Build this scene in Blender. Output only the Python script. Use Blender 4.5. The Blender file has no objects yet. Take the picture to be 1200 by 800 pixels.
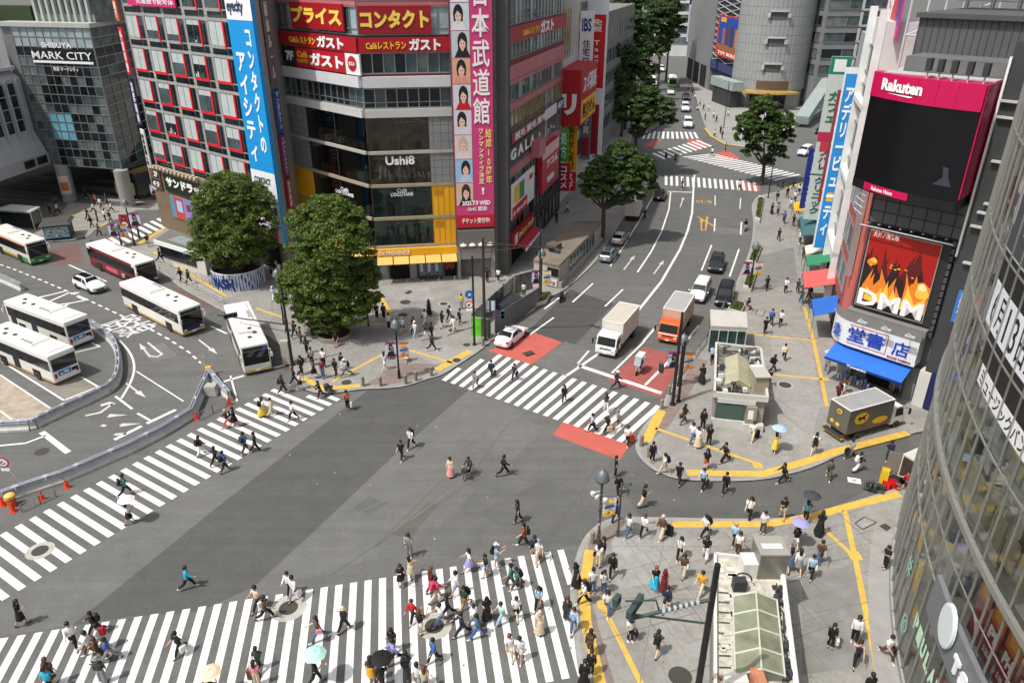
import bpy,bmesh,math,random
import numpy as np
from mathutils import Vector,Matrix,Euler
R=math.radians
random.seed(7)
SC=bpy.context.scene
COL=SC.collection
# ------------------------------------------------------------------ camera, world, sun, exposure
CAM_F,CAM_H=880.0,33.5
CAM_TH=math.atan(438/880.0)
cd=bpy.data.cameras.new('camera');cam=bpy.data.objects.new('camera',cd);COL.objects.link(cam)
cd.sensor_width=36;cd.lens=CAM_F/1200*36;cd.clip_start=.3;cd.clip_end=6000
cam.location=(0,0,CAM_H);cam.rotation_euler=(R(90)-CAM_TH,0,0)
SC.camera=cam
SUN_EL,SUN_AZ=R(60),R(32)
w=bpy.data.worlds.new("World");SC.world=w;w.use_nodes=True
nt=w.node_tree;nt.nodes.clear()
sky=nt.nodes.new('ShaderNodeTexSky');sky.sky_type='NISHITA';sky.sun_disc=False
sky.sun_elevation=SUN_EL;sky.sun_rotation=R(270)-SUN_AZ+R(0)
sky.air_density=1.2;sky.dust_density=4.0;sky.ozone_density=1.0
hs=nt.nodes.new('ShaderNodeHueSaturation');hs.inputs['Saturation'].default_value=.45
bg=nt.nodes.new('ShaderNodeBackground');bg.inputs[1].default_value=.14
wo=nt.nodes.new('ShaderNodeOutputWorld')
nt.links.new(sky.outputs[0],hs.inputs['Color']);nt.links.new(hs.outputs[0],bg.inputs[0]);nt.links.new(bg.outputs[0],wo.inputs[0])
sl=bpy.data.lights.new('sun','SUN');sl.energy=3.5;sl.angle=R(.8);sl.color=(1,.955,.89)
so=bpy.data.objects.new('sun',sl);COL.objects.link(so)
sdir=Vector((math.cos(SUN_AZ)*math.cos(SUN_EL),math.sin(SUN_AZ)*math.cos(SUN_EL),-math.sin(SUN_EL)))
so.rotation_euler=sdir.to_track_quat('-Z','Y').to_euler();so.location=(-60,-40,120)
SC.view_settings.view_transform='Standard';SC.view_settings.look='None'
SC.view_settings.exposure=0.0;SC.view_settings.gamma=1
# ------------------------------------------------------------------ pixel <-> world helpers (photo is 1200 x 800)
cS,cC=math.sin(CAM_TH),math.cos(CAM_TH)
def ray(px,py):
 a=(px-600)/CAM_F;b=-(py-400)/CAM_F
 return Vector((a,cC+b*cS,-cS+b*cC))
def G(px,py,z=0.0):
 d=ray(px,py);t=(z-CAM_H)/d.z
 return Vector((0,0,CAM_H))+d*t
class Plane:
 """vertical plane through two ground points; u along it, n points to the camera side"""
 def __init__(s,A,B,world=False):
  s.O=Vector(A)if world else G(*A);b=Vector(B)if world else G(*B)
  s.L=(b-s.O).length;s.u=(b-s.O).normalized();s.n=Vector((s.u.y,-s.u.x,0))
 def px(s,x,y,d=0.0):
  r=ray(x,y);o=Vector((0,0,CAM_H));t=(s.n.dot(s.O+s.n*d-o))/s.n.dot(r);p=o+r*t
  return(p-s.O).dot(s.u),p.z
 def pt(s,u,z,d=0.0):
  return s.O+s.u*u+s.n*d+Vector((0,0,z))
  # ------------------------------------------------------------------ materials
def lin(c):
 return tuple(((v/255)/12.92 if v<=10.3 else((v/255+.055)/1.055)**2.4)for v in c)
MATS={}
def mat(name,rgb,rough=.7,metal=0.,var=.0,scale=1.5,bump=0.,bscale=20.,spec=None,raw=False,var2=0.,scale2=.15,stretch=None,var3=0.,scale3=5.,streak=None):
 if name in MATS:return MATS[name]
 m=bpy.data.materials.new(name);m.use_nodes=True;t=m.node_tree;N=t.nodes;Lk=t.links
 b=N['Principled BSDF'];col=rgb if raw else lin(rgb)
 b.inputs['Base Color'].default_value=(*col,1);b.inputs['Roughness'].default_value=rough;b.inputs['Metallic'].default_value=metal
 if spec is not None:b.inputs['Specular IOR Level'].default_value=spec
 if var or bump or var2 or var3:
  tc=N.new('ShaderNodeTexCoord');src=tc.outputs['Object']
  if stretch:
   mp=N.new('ShaderNodeMapping');mp.inputs['Scale'].default_value=stretch;Lk.new(src,mp.inputs[0]);src=mp.outputs[0]
  prev=None
  for v,s_ in((var,scale),(var2,scale2),(var3,scale3),(streak[1]if streak else 0,1.)):
   if not v:continue
   vec=src
   if streak and v==streak[1]:mp2=N.new('ShaderNodeMapping');mp2.inputs['Rotation'].default_value=(0,0,-streak[0]);mp2.inputs['Scale'].default_value=(.05,1.3,1);Lk.new(src,mp2.inputs[0]);mp3=mp2;vec=mp2.outputs[0]
   nz=N.new('ShaderNodeTexNoise');nz.inputs['Scale'].default_value=s_;nz.inputs['Detail'].default_value=6;nz.inputs['Roughness'].default_value=.65
   Lk.new(vec,nz.inputs['Vector'])
   mr=N.new('ShaderNodeMapRange');mr.inputs[1].default_value=.25;mr.inputs[2].default_value=.75
   mr.inputs[3].default_value=1-v;mr.inputs[4].default_value=1+v;Lk.new(nz.outputs[0],mr.inputs[0])
   if prev is None:prev=mr.outputs[0]
   else:
    mu=N.new('ShaderNodeMath');mu.operation='MULTIPLY';Lk.new(prev,mu.inputs[0]);Lk.new(mr.outputs[0],mu.inputs[1]);prev=mu.outputs[0]
  if prev is not None:
   vm=N.new('ShaderNodeVectorMath');vm.operation='SCALE';vm.inputs[0].default_value=col;Lk.new(prev,vm.inputs['Scale'])
   Lk.new(vm.outputs[0],b.inputs['Base Color'])
  if bump:
   n2=N.new('ShaderNodeTexNoise');n2.inputs['Scale'].default_value=bscale;n2.inputs['Detail'].default_value=4;Lk.new(src,n2.inputs['Vector'])
   bp=N.new('ShaderNodeBump');bp.inputs['Strength'].default_value=bump;bp.inputs['Distance'].default_value=.02
   Lk.new(n2.outputs[0],bp.inputs['Height']);Lk.new(bp.outputs[0],b.inputs['Normal'])
 MATS[name]=m
 return m
def simple(rgb,rough=.6,metal=0.):
 return mat('col_%02x%02x%02x_%d_%d'%(*[int(v)for v in rgb],int(rough*100),int(metal*100)),rgb,rough,metal,var=.1,scale=3.)
def glass_mat(name,rgb,transp=.0,rough=.05,var=0.,scale=.4,tint=None):
 """window glass: mirror-like coat over a dark body, or see-through with a fresnel mirror"""
 if name in MATS:return MATS[name]
 m=bpy.data.materials.new(name);m.use_nodes=True;t=m.node_tree;N=t.nodes;Lk=t.links
 b=N['Principled BSDF'];b.inputs['Base Color'].default_value=(*lin(rgb),1);b.inputs['Roughness'].default_value=rough
 b.inputs['IOR'].default_value=1.5
 if var:
  tc=N.new('ShaderNodeTexCoord');nz=N.new('ShaderNodeTexNoise');nz.inputs['Scale'].default_value=scale;nz.inputs['Detail'].default_value=3
  Lk.new(tc.outputs['Object'],nz.inputs['Vector'])
  mr=N.new('ShaderNodeMapRange');mr.inputs[1].default_value=.3;mr.inputs[2].default_value=.7;mr.inputs[3].default_value=1-var;mr.inputs[4].default_value=1+var*1.6
  Lk.new(nz.outputs[0],mr.inputs[0])
  vm=N.new('ShaderNodeVectorMath');vm.operation='SCALE';vm.inputs[0].default_value=lin(rgb);Lk.new(mr.outputs[0],vm.inputs['Scale']);Lk.new(vm.outputs[0],b.inputs['Base Color'])
 if transp:
  tr=N.new('ShaderNodeBsdfTransparent');tr.inputs[0].default_value=(*(tint or(.82,.86,.86)),1)
  fr=N.new('ShaderNodeFresnel');fr.inputs[0].default_value=1.5
  gl=N.new('ShaderNodeBsdfGlossy');gl.inputs['Roughness'].default_value=.02;gl.inputs[0].default_value=(.9,.93,.93,1)
  mx0=N.new('ShaderNodeMixShader');mx0.inputs[0].default_value=1-transp
  Lk.new(tr.outputs[0],mx0.inputs[1]);Lk.new(b.outputs[0],mx0.inputs[2])
  mx=N.new('ShaderNodeMixShader');Lk.new(fr.outputs[0],mx.inputs[0]);Lk.new(mx0.outputs[0],mx.inputs[1]);Lk.new(gl.outputs[0],mx.inputs[2])
  Lk.new(mx.outputs[0],N['Material Output'].inputs[0])
 MATS[name]=m
 return m
 # ------------------------------------------------------------------ objects
LOC={}
def tag(o,label=None,cat=None,group=None,kind=None):
 if label:o['label']=label
 if cat:o['category']=cat
 if group:o['group']=group
 if kind:o['kind']=kind
 return o
def thing(name,loc,label,cat,group=None,rz=0.):
 o=bpy.data.objects.new(name,None);COL.objects.link(o);o.empty_display_size=.3
 o.location=loc;o.rotation_euler=(0,0,rz);LOC[o.name]=Vector(loc)
 return tag(o,label,cat,group)
class MB:
 """collects geometry in world (or local) coordinates and links it as ONE mesh object"""
 def __init__(s):s.v=[];s.f=[];s.m=[]
 def add(s,vs,fs,mi=0):
  k=len(s.v);s.v+=[tuple(p)for p in vs];s.f+=[[i+k for i in f]for f in fs];s.m+=[mi]*len(fs);return s
 def box(s,c,size,mi=0,X=None,Y=None,Z=None,taper=1.,tapy=None):
  X=X or Vector((1,0,0));Y=Y or Vector((0,1,0));Z=Z or Vector((0,0,1));c=Vector(c);tapy=taper if tapy is None else tapy
  a,b,h=size[0]/2,size[1]/2,size[2]/2;vs=[]
  for dz in(-1,1):
   kx=1 if dz<0 else taper;ky=1 if dz<0 else tapy
   for dx,dy in((-1,-1),(1,-1),(1,1),(-1,1)):vs.append(c+X*a*dx*kx+Y*b*dy*ky+Z*h*dz)
  return s.add(vs,[[3,2,1,0],[4,5,6,7],[0,1,5,4],[1,2,6,5],[2,3,7,6],[3,0,4,7]],mi)
 def quad(s,a,b,c,d,mi=0):return s.add([a,b,c,d],[[0,1,2,3]],mi)
 def poly(s,pts,mi=0):return s.add(pts,[list(range(len(pts)))],mi)
 def prism(s,pts,z0,z1,mi=0,mside=None):
  n=len(pts);a=sum(pts[i][0]*pts[(i+1)%n][1]-pts[(i+1)%n][0]*pts[i][1]for i in range(n))
  if a<0:pts=pts[::-1]
  vs=[(p[0],p[1],z0)for p in pts]+[(p[0],p[1],z1)for p in pts]
  s.add(vs,[list(range(n,2*n))],mi);s.add(vs,[list(range(n))[::-1]],mi)
  s.add(vs,[[i,(i+1)%n,n+(i+1)%n,n+i]for i in range(n)],mi if mside is None else mside);return s
 def tube(s,pts,rad,n=8,mi=0,cap=True):
  pts=[Vector(p)for p in pts];rad=rad if isinstance(rad,(list,tuple))else[rad]*len(pts);vs=[];k=len(pts)
  for i,p in enumerate(pts):
   d=(pts[min(i+1,k-1)]-pts[max(i-1,0)]).normalized();up=Vector((0,0,1))if abs(d.z)<.95 else Vector((1,0,0))
   a=d.cross(up).normalized();b=d.cross(a)
   for j in range(n):
    t=2*math.pi*j/n;vs.append(p+(a*math.cos(t)+b*math.sin(t))*rad[i])
  fs=[[i*n+j,i*n+(j+1)%n,(i+1)*n+(j+1)%n,(i+1)*n+j]for i in range(k-1)for j in range(n)]
  if cap:fs+=[list(range(n))[::-1],[(k-1)*n+j for j in range(n)]]
  return s.add(vs,fs,mi)
 def lathe(s,c,prof,n=14,mi=0,sx=1.,sy=1.,X=None,Y=None,Z=None):
  X=X or Vector((1,0,0));Y=Y or Vector((0,1,0));Z=Z or Vector((0,0,1));c=Vector(c);vs=[];k=len(prof)
  for r,z in prof:
   for j in range(n):
    t=2*math.pi*j/n;vs.append(c+X*r*sx*math.cos(t)+Y*r*sy*math.sin(t)+Z*z)
  fs=[[i*n+j,i*n+(j+1)%n,(i+1)*n+(j+1)%n,(i+1)*n+j]for i in range(k-1)for j in range(n)]
  if prof[0][0]>1e-4:fs.append(list(range(n))[::-1])
  if prof[-1][0]>1e-4:fs.append([(k-1)*n+j for j in range(n)])
  return s.add(vs,fs,mi)
 def pbox(s,pl,u0,u1,z0,z1,d0,d1,mi=0):
  return s.box(pl.pt((u0+u1)/2,(z0+z1)/2,(d0+d1)/2),(abs(u1-u0),abs(d1-d0),abs(z1-z0)),mi,X=pl.u,Y=-pl.n)
 def data(s,name,mats,off=None,smooth=False,bevel=0.):
  me=bpy.data.meshes.new(name);off=off or Vector((0,0,0))
  me.from_pydata([(p[0]-off[0],p[1]-off[1],p[2]-off[2])for p in s.v],[],s.f)
  mats=mats if isinstance(mats,(list,tuple))else[mats]
  for m in mats:me.materials.append(m)
  me.polygons.foreach_set('material_index',s.m)
  if smooth:me.polygons.foreach_set('use_smooth',[True]*len(s.f))
  me.update()
  if bevel:
   bm=bmesh.new();bm.from_mesh(me);bmesh.ops.remove_doubles(bm,verts=bm.verts,dist=1e-4)
   ed=[e for e in bm.edges if len(e.link_faces)==2 and e.calc_face_angle(0)>.6]
   bmesh.ops.bevel(bm,geom=ed,offset=bevel,segments=2,affect='EDGES',profile=.6,clamp_overlap=True);bm.to_mesh(me);bm.free()
  return me
 def build(s,name,mats,parent=None,smooth=False,bevel=0.,loc=None):
  off=LOC.get(parent.name)if parent is not None else(Vector(loc)if loc is not None else None)
  me=s.data(name,mats,off,smooth,bevel)
  o=bpy.data.objects.new(name,me);COL.objects.link(o)
  if parent is not None:o.parent=parent;LOC[o.name]=off or Vector((0,0,0))
  else:
   if off is not None:o.location=off
   LOC[o.name]=off or Vector((0,0,0))
  return o
def children(o):return[c for c in bpy.data.objects if c.parent==o]
KIDS={}
def copy_tree(o,parent=None):
 c=o.copy();COL.objects.link(c);c.parent=parent
 if o.name not in KIDS:KIDS[o.name]=list(o.children)
 for ch in KIDS[o.name]:copy_tree(ch,c)
 return c
 # text turned into mesh, fitted into a width x height box given by origin (lower left), U, V, N
TXT={}
def text_mesh(body,bold=.0,vert=False,ext=.02,spacing=1.):
 key=(body,bold,vert)
 if key in TXT:return TXT[key]
 c=bpy.data.curves.new('lettering','FONT');c.body='\n'.join(body)if vert else body
 if any(ord(ch)>0x4dff for ch in body):bold=min(bold,.012)
 c.align_x='CENTER' if vert else 'LEFT';c.offset=bold;c.resolution_u=2;c.space_line=1.02;c.space_character=spacing
 o=bpy.data.objects.new('lettering',c);COL.objects.link(o)
 dg=bpy.context.evaluated_depsgraph_get();m=o.evaluated_get(dg).to_mesh()
 v=[tuple(x.co)for x in m.vertices];f=[list(p.vertices)for p in m.polygons]
 bpy.data.objects.remove(o);bpy.data.curves.remove(c)
 if v:
  x0=min(p[0]for p in v);x1=max(p[0]for p in v);y0=min(p[1]for p in v);y1=max(p[1]for p in v)
  v=[((p[0]-x0)/max(x1-x0,1e-4),(p[1]-y0)/max(y1-y0,1e-4))for p in v]
 TXT[key]=(v,f)
 return v,f
def put_text(mb,body,O,U,V,N,wd,ht,mi=0,bold=.02,vert=False,thick=.04,slant=0.):
 v,f=text_mesh(body,bold,vert)
 if not v:return
 O=Vector(O)
 front=[O+U*(p[0]*wd+slant*p[1]*ht)+V*p[1]*ht+N*thick for p in v]
 mb.add(front,f,mi)
 k=len(mb.v)-len(front)
 ec={}
 for q in f:
  for i in range(len(q)):
   a,b=q[i],q[(i+1)%len(q)];ec.setdefault((min(a,b),max(a,b)),[]).append((a,b))
 back=[p-N*thick for p in front];fs=[];n=len(front)
 for e,l in ec.items():
  if len(l)==1:a,b=l[0];fs.append([b,a,a+n,b+n])
 if thick>.006:mb.add(front+back,fs,mi)
WHITE=simple((240,240,240),.5);BLACK=simple((18,18,20),.5);DKGREY=simple((52,54,57),.6);MIDGREY=simple((110,112,114),.6)
LTGREY=simple((180,182,183),.6);RED=simple((196,22,40),.5);YELLOW=simple((238,190,40),.5);METAL=simple((165,168,172),.35,.8)
NAVY=simple((24,36,84),.5);BLUE=simple((20,120,210),.5)
def sign(name,pl,lt,rb,col,texts,label,d=.3,thick=.18,cat='sign',group=None,parent=None,z=None,u=None,border=None,back=None,pictures=()):
 """flat sign board on a vertical plane from photo pixels of its left-top and right-bottom corners"""
 if u is None:
  u0,z1=pl.px(*lt,d);u1,z0=pl.px(*rb,d)
 else:(u0,u1),(z0,z1)=u,z
 if u1<u0:u0,u1=u1,u0
 W,Hh=u1-u0,z1-z0
 root=thing(name,pl.pt((u0+u1)/2,z0,d),label,cat,group)if parent is None else parent
 mb=MB();mb.pbox(pl,u0,u1,z0,z1,d-thick,d)
 mb.build('panel',back or simple(col,.45),root)
 if border:
  t,bc=border;b=MB()
  b.pbox(pl,u0,u1,z1-t,z1,d+.002,d+.03);b.pbox(pl,u0,u1,z0,z0+t,d+.002,d+.03)
  b.pbox(pl,u0,u0+t,z0+t,z1-t,d+.002,d+.03);b.pbox(pl,u1-t,u1,z0+t,z1-t,d+.002,d+.03)
  b.build('border',simple(bc,.45),root)
 for i,(x0,y0,x1,y1,c)in enumerate(pictures):
  b=MB();b.pbox(pl,u0+W*x0,u0+W*x1,z0+Hh*y0,z0+Hh*y1,d+.003+.003*i,d+.012+.003*i);b.build('printed_field',simple(c,.5),root)
 bycol={}
 for tx in texts:
  body,tc,x0,y0,x1,y1=tx[:6];vert=len(tx)>6 and tx[6];bold=tx[7]if len(tx)>7 else .025
  bycol.setdefault(tuple(tc),[]).append((body,x0,y0,x1,y1,vert,bold))
 for tc,l in bycol.items():
  b=MB()
  for body,x0,y0,x1,y1,vert,bold in l:
   put_text(b,body,pl.pt(u0+W*x0,z0+Hh*y0,d+.02),pl.u,Vector((0,0,1)),pl.n,W*(x1-x0),Hh*(y1-y0),0,bold,vert)
  if b.v:b.build('lettering',simple(tc,.5),root)
 return root
 # ================================================================== GROUND
ASPH=mat('asphalt',(.121,.121,.114),.9,var=.14,scale=.55,var2=.13,scale2=.07,bump=.25,bscale=30,raw=True,var3=.16,scale3=4.5,streak=(R(52),.135))
def asph(name,k,tint=(1,1,1)):
 return mat(name,(.121*k*tint[0],.121*k*tint[1],.114*k*tint[2]),.9,var=.12,scale=.7,var2=.1,scale2=.12,bump=.25,bscale=30,raw=True,var3=.15,scale3=5.,streak=(R(52),.125))
ASPH_D=asph('asphalt_dark',.70);ASPH_L=asph('asphalt_light',1.25);ASPH_M=asph('asphalt_grey',1.12);ASPH_N=asph('asphalt_new',.56)
PAVE=mat('pavement_stone',(.268,.260,.238),.85,var=.2,scale=.5,var2=.14,scale2=.11,bump=.2,bscale=8,raw=True,var3=.17,scale3=3.2)
PAVE_L=mat('pavement_light',(.30,.295,.275),.85,var=.12,scale=.6,var2=.08,scale2=.15,bump=.15,bscale=8,raw=True,var3=.17,scale3=3.2)
PAVE_B=mat('pavement_brick',(.215,.17,.15),.85,var=.25,scale=2.5,var2=.15,scale2=.3,raw=True)
KERB=mat('kerb_granite',(.31,.30,.28),.8,var=.2,scale=1.2,raw=True)
PAINT=mat('road_paint',(.74,.74,.72),.7,var=.17,scale=.5,var2=.16,scale2=5.,raw=True,var3=.12,scale3=16)
PAINT_W=mat('road_paint_worn',(.55,.55,.53),.75,var=.28,scale=2.2,var2=.22,scale2=9.,raw=True)
OCHRE=mat('tactile_yellow',(.62,.40,.07),.8,var=.2,scale=1.5,var2=.12,scale2=8,raw=True)
REDP=mat('red_paving',(.47,.105,.082),.8,var=.14,scale=1.0,raw=True)
REDP_D=mat('red_paving_worn',(.31,.085,.074),.85,var=.2,scale=1.0,raw=True)
BUSRED=mat('bus_lane_red',(.155,.09,.08),.88,var=.18,scale=1.2,raw=True)
TAN=mat('bus_bay_concrete',(.36,.305,.24),.9,var=.3,scale=.35,var2=.15,scale2=1.4,raw=True)
IRON=mat('manhole_iron',(.07,.062,.055),.7,.3,var=.2,scale=4,raw=True)
ORANGEP=mat('orange_paint',(.62,.33,.09),.75,var=.2,scale=3,raw=True)
UPZ=Vector((0,0,1))
def gp(px,z=0.):return[G(x,y,z)for x,y in px]
g=MB();g.quad((-2500,-600,0),(2500,-600,0),(2500,4500,0),(-2500,4500,0));tag(g.build('ground',ASPH),kind='structure')
def struct(name,mb,m):return tag(mb.build(name,m),kind='structure')
PZ=[0]
def patch(name,px,m,z=.004,label=None):
 PZ[0]+=1;z+=.00015*(PZ[0]%21)
 mb=MB();pts=gp(px)
 n=len(pts);a=sum(pts[i].x*pts[(i+1)%n].y-pts[(i+1)%n].x*pts[i].y for i in range(n))
 if a<0:pts=pts[::-1]
 mb.poly([(p.x,p.y,z)for p in pts]);return struct(name,mb,m)
def ribbon(mb,pts,wd,z,mi=0,cap=False):
 """flat strip of constant width along ground points, mitred"""
 pts=[Vector((p[0],p[1],0))for p in pts];k=len(pts);L=[];Rr=[]
 for i in range(k):
  d0=(pts[i]-pts[i-1]).normalized()if i else(pts[1]-pts[0]).normalized()
  d1=(pts[i+1]-pts[i]).normalized()if i<k-1 else d0
  d=(d0+d1).normalized();nrm=Vector((-d.y,d.x,0));sc=1/max(.5,d.dot(d1))
  L.append(pts[i]+nrm*wd/2*sc+UPZ*z);Rr.append(pts[i]-nrm*wd/2*sc+UPZ*z)
 for i in range(k-1):mb.quad(Rr[i],Rr[i+1],L[i+1],L[i],mi)
def line(mb,px,wd,z=.008):ribbon(mb,gp(px),wd,z)
def dashes(mb,px,wd,on,off,z=.008):
 P_=gp(px);acc=0
 for a,b in zip(P_[:-1],P_[1:]):
  L=(b-a).length;d=(b-a)/L;t=-acc
  while t<L:
   s0,s1=max(t,0),min(t+on,L)
   if s1>s0:ribbon(mb,[a+d*s0,a+d*s1],wd,z)
   t+=on+off
  acc=(L-(t-on-off))%(on+off)if L>0 else acc
def smooth_px(px,n=5):
 """Catmull-Rom through pixel points"""
 out=[];k=len(px)
 for i in range(k-1):
  p0,p1,p2,p3=px[max(i-1,0)],px[i],px[i+1],px[min(i+2,k-1)]
  for j in range(n):
   t=j/n
   out.append(tuple(.5*(2*p1[c]+(p2[c]-p0[c])*t+(2*p0[c]-5*p1[c]+4*p2[c]-p3[c])*t*t+(3*p1[c]-p0[c]-3*p2[c]+p3[c])*t**3)for c in(0,1)))
 return out+[px[-1]]
 # --- asphalt patches of different age
patch('road_patch',[(85,732),(247,600),(405,477),(432,456),(478,453),(520,441),(549,457),(460,535),(392,600),(300,685),(235,716),(150,722)],ASPH_D)
patch('road_patch',[(549,457),(612,483),(560,545),(470,640),(390,672),(300,685),(392,600),(460,535)],ASPH_M)
patch('road_patch',[(432,456),(405,477),(247,600),(85,732),(0,745),(0,708),(110,640),(300,527),(400,470)],ASPH_M)
patch('road_patch',[(612,395),(668,339),(720,356),(666,412)],ASPH_N)
patch('road_patch',[(625,426),(662,400),(700,411),(664,441)],ASPH_M)
patch('road_patch',[(752,360),(776,339),(815,345),(800,400),(766,386),(740,372)],ASPH_M)
patch('road_patch',[(836,266),(878,269),(878,276),(836,274)],ASPH_L)
patch('road_patch',[(745,272),(751,251),(768,253),(761,273)],ASPH_L)
patch('road_patch',[(166,411),(191,401),(209,416),(180,425)],ASPH_L)
patch('road_patch',[(440,640),(520,560),(560,572),(478,652)],asph('asphalt_old',1.06));patch('road_patch',[(461,625),(503,587),(514,592),(478,632)],asph('asphalt_brown',.84,(1.08,1,.9)));patch('road_patch',[(413,596),(433,581),(455,589),(433,604)],asph('asphalt_cut',.92));patch('road_patch',[(600,486),(640,500),(600,540),(566,524)],asph('asphalt_rough',1.16))
patch('road_patch',[(640,560),(715,590),(690,640),(620,640),(560,600)],asph('asphalt_mid',.9))
patch('road_patch',[(760,548),(800,562),(900,560),(985,531),(1062,508),(1072,545),(970,598),(900,607),(750,606),(720,560)],asph('asphalt_lane',.82),z=.0045)
# --- pavements: raised slabs with granite kerbs
def pavement(name,kerb_px,rest_px,m=PAVE,h=.12):
 kerb=gp(kerb_px,h);mb=MB();poly=[(p.x,p.y)for p in kerb]+[(p.x,p.y)for p in gp(rest_px,h)]
 mb.prism(poly,-.4,h);struct(name,mb,m)
 k=MB();a=[Vector((p.x,p.y,0))for p in kerb]
 ribbon(k,a,.3,h+.004);struct('kerb',k,KERB)
KL=smooth_px([(100,277),(135,291),(190,318),(212,336),(262,364),(300,384),(330,404),(343,432),(353,452),(380,460),(422,455),(450,454),(475,451),(500,443),(517,438),(535,427),(552,416),(566,406),(600,378),(633,353),(663,337),(698,305),(713,281),(732,252),(748,232),(757,217),(757,205),(742,190),(738,170),(745,140)],3)
pavement('pavement_station_side',KL,[(735,90),(560,90),(300,150),(100,215),(60,262)])
KR=smooth_px([(1085,503),(1062,508),(987,530),(950,546),(900,559),(850,562),(800,560),(775,553),(757,541),(747,525),(752,505),(775,477),(790,450),(812,418),(838,385),(857,348),(868,322),(880,292),(884,262),(882,242),(890,230),(915,224),(945,212)],3)
pavement('pavement_bookshop_side',KR,[(975,150),(1200,150),(1200,470)])
KC=smooth_px([(686,815),(680,780),(675,740),(671,690),(677,655),(686,632),(700,617),(720,608),(750,607),(900,609),(950,602),(1000,589),(1055,572)],3)
pavement('pavement_record_shop_side',KC,[(1150,545),(1300,700),(1300,1100),(670,1100)])
KI=[(40,284),(57,283),(86,281),(104,275),(112,266),(100,258),(60,255),(0,262),(-60,275),(-60,292),(0,285)]
pavement('pavement_island',KI,[(-60,290)],h=.135)
pavement('pavement_far_side',smooth_px([(812,96),(818,120),(826,145),(834,158),(850,168),(880,172),(912,160),(930,150)],3),[(960,120),(880,100)],m=PAVE_L)
H_=.12
def pline(mb,px,wd,z=H_+.005):ribbon(mb,gp(px,H_),wd,z)
def ppatch(name,px,m,z=H_+.003):
 PZ[0]+=1;z+=.0003*(PZ[0]%6)
 mb=MB();pts=gp(px,H_);n=len(pts);a=sum(pts[i].x*pts[(i+1)%n].y-pts[(i+1)%n].x*pts[i].y for i in range(n))
 if a<0:pts=pts[::-1]
 mb.poly([(p.x,p.y,z)for p in pts]);struct(name,mb,m)
ppatch('pavement_patch',[(470,425),(520,427),(500,438),(474,447),(450,450),(425,452)],PAVE_B)
ppatch('pavement_patch',[(690,632),(718,612),(735,609),(712,640),(700,660),(692,700),(720,800),(702,812),(684,690)],PAVE_B)
ppatch('pavement_patch',[(756,519),(780,478),(816,420),(830,422),(800,475),(784,500)],PAVE_B)
ppatch('pavement_patch',[(716,622),(790,622),(782,680),(720,690)],PAVE_L)
ppatch('pavement_patch',[(850,700),(1000,660),(1020,780),(940,790),(940,680)],mat('pavement_worn',(.215,.21,.195),.85,var=.18,scale=.8,var2=.1,scale2=.2,raw=True))
ppatch('pavement_patch',[(905,395),(950,400),(962,470),(950,520),(900,520)],PAVE_L)
ppatch('pavement_patch',[(885,300),(930,290),(935,330),(880,345)],mat('pavement_mid',(.2,.195,.18),.85,var=.2,scale=.8,raw=True))
ppatch('pavement_patch',[(445,336),(500,334),(510,352),(452,352)],PAVE_L)
ppatch('pavement_patch',[(480,413),(520,430),(548,412),(520,405)],PAVE_L)
# pavement joints: thin dark lines between paving fields
j=MB()
for px in([(700,640),(845,640)],[(760,690),(830,690)],[(715,700),(835,702)],[(940,720),(1045,700)],[(935,660),(1040,650)],[(800,520),(890,545)],[(905,470),(960,470)],[(450,360),(560,345)],[(470,390),(555,380)],[(885,330),(950,325)],[(1000,640),(1050,630)],[(860,612),(870,645)],[(780,620),(750,800)]):pline(j,px,.03)
struct('paving_joints',j,mat('joint_dark',(.14,.135,.13),.9,raw=True))
ppatch('side_lane',[(104,281),(100,274),(160,246),(200,246),(200,262),(150,291),(135,291)],asph('asphalt_side',.9),H_+.008)
zb=MB();a_,b_,e_=G(118,283,H_),G(190,254,H_),G(128,289,H_)-G(118,283,H_)
for k in range(10):s_=a_+(b_-a_)*(k/9);zb.quad(*[Vector((q.x,q.y,H_+.014))for q in(s_,s_+(b_-a_)/18,s_+(b_-a_)/18+e_*1.5,s_+e_*1.5)])
struct('crosswalk_markings',zb,PAINT)
# paving courses: faint dark grout lines across each pavement, and grime streaks
def inside(p,poly):
 c=False;k=len(poly)
 for i in range(k):
  a,b=poly[i],poly[i-1]
  if(a[1]>p[1])!=(b[1]>p[1])and p[0]<(b[0]-a[0])*(p[1]-a[1])/(b[1]-a[1])+a[0]:c=not c
 return c
gm=MB();rg=random.Random(12)
for poly_px in(KC+[(1040,640),(1045,700),(1055,800),(1060,830)],KR+[(935,260),(948,340),(960,420),(985,470)],KL[6:44]+[(640,280),(590,335),(450,335),(300,330)]):
 q=[(p.x,p.y)for p in gp(poly_px,H_)];x0=min(a[0]for a in q);x1=max(a[0]for a in q);y0=min(a[1]for a in q);y1=max(a[1]for a in q)
 for k in range(170):
  cx,cy=rg.uniform(x0,x1),rg.uniform(y0,y1);an=rg.choice((.35,.35+math.pi/2))+rg.uniform(-.03,.03);L_=rg.uniform(.6,3.5);d=Vector((math.cos(an),math.sin(an),0))*L_;a=Vector((cx,cy,0))
  if inside(a+d,q)and inside(a-d,q):ribbon(gm,[a-d,a+d],rg.choice((.02,.03,.05)),H_+.006)
struct('paving_joints',gm,mat('joint_faint',(.15,.147,.135),.9,raw=True))
KQ=[(a.x,a.y)for a in gp(KC+[(1040,640),(1055,800)],H_)]
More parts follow.
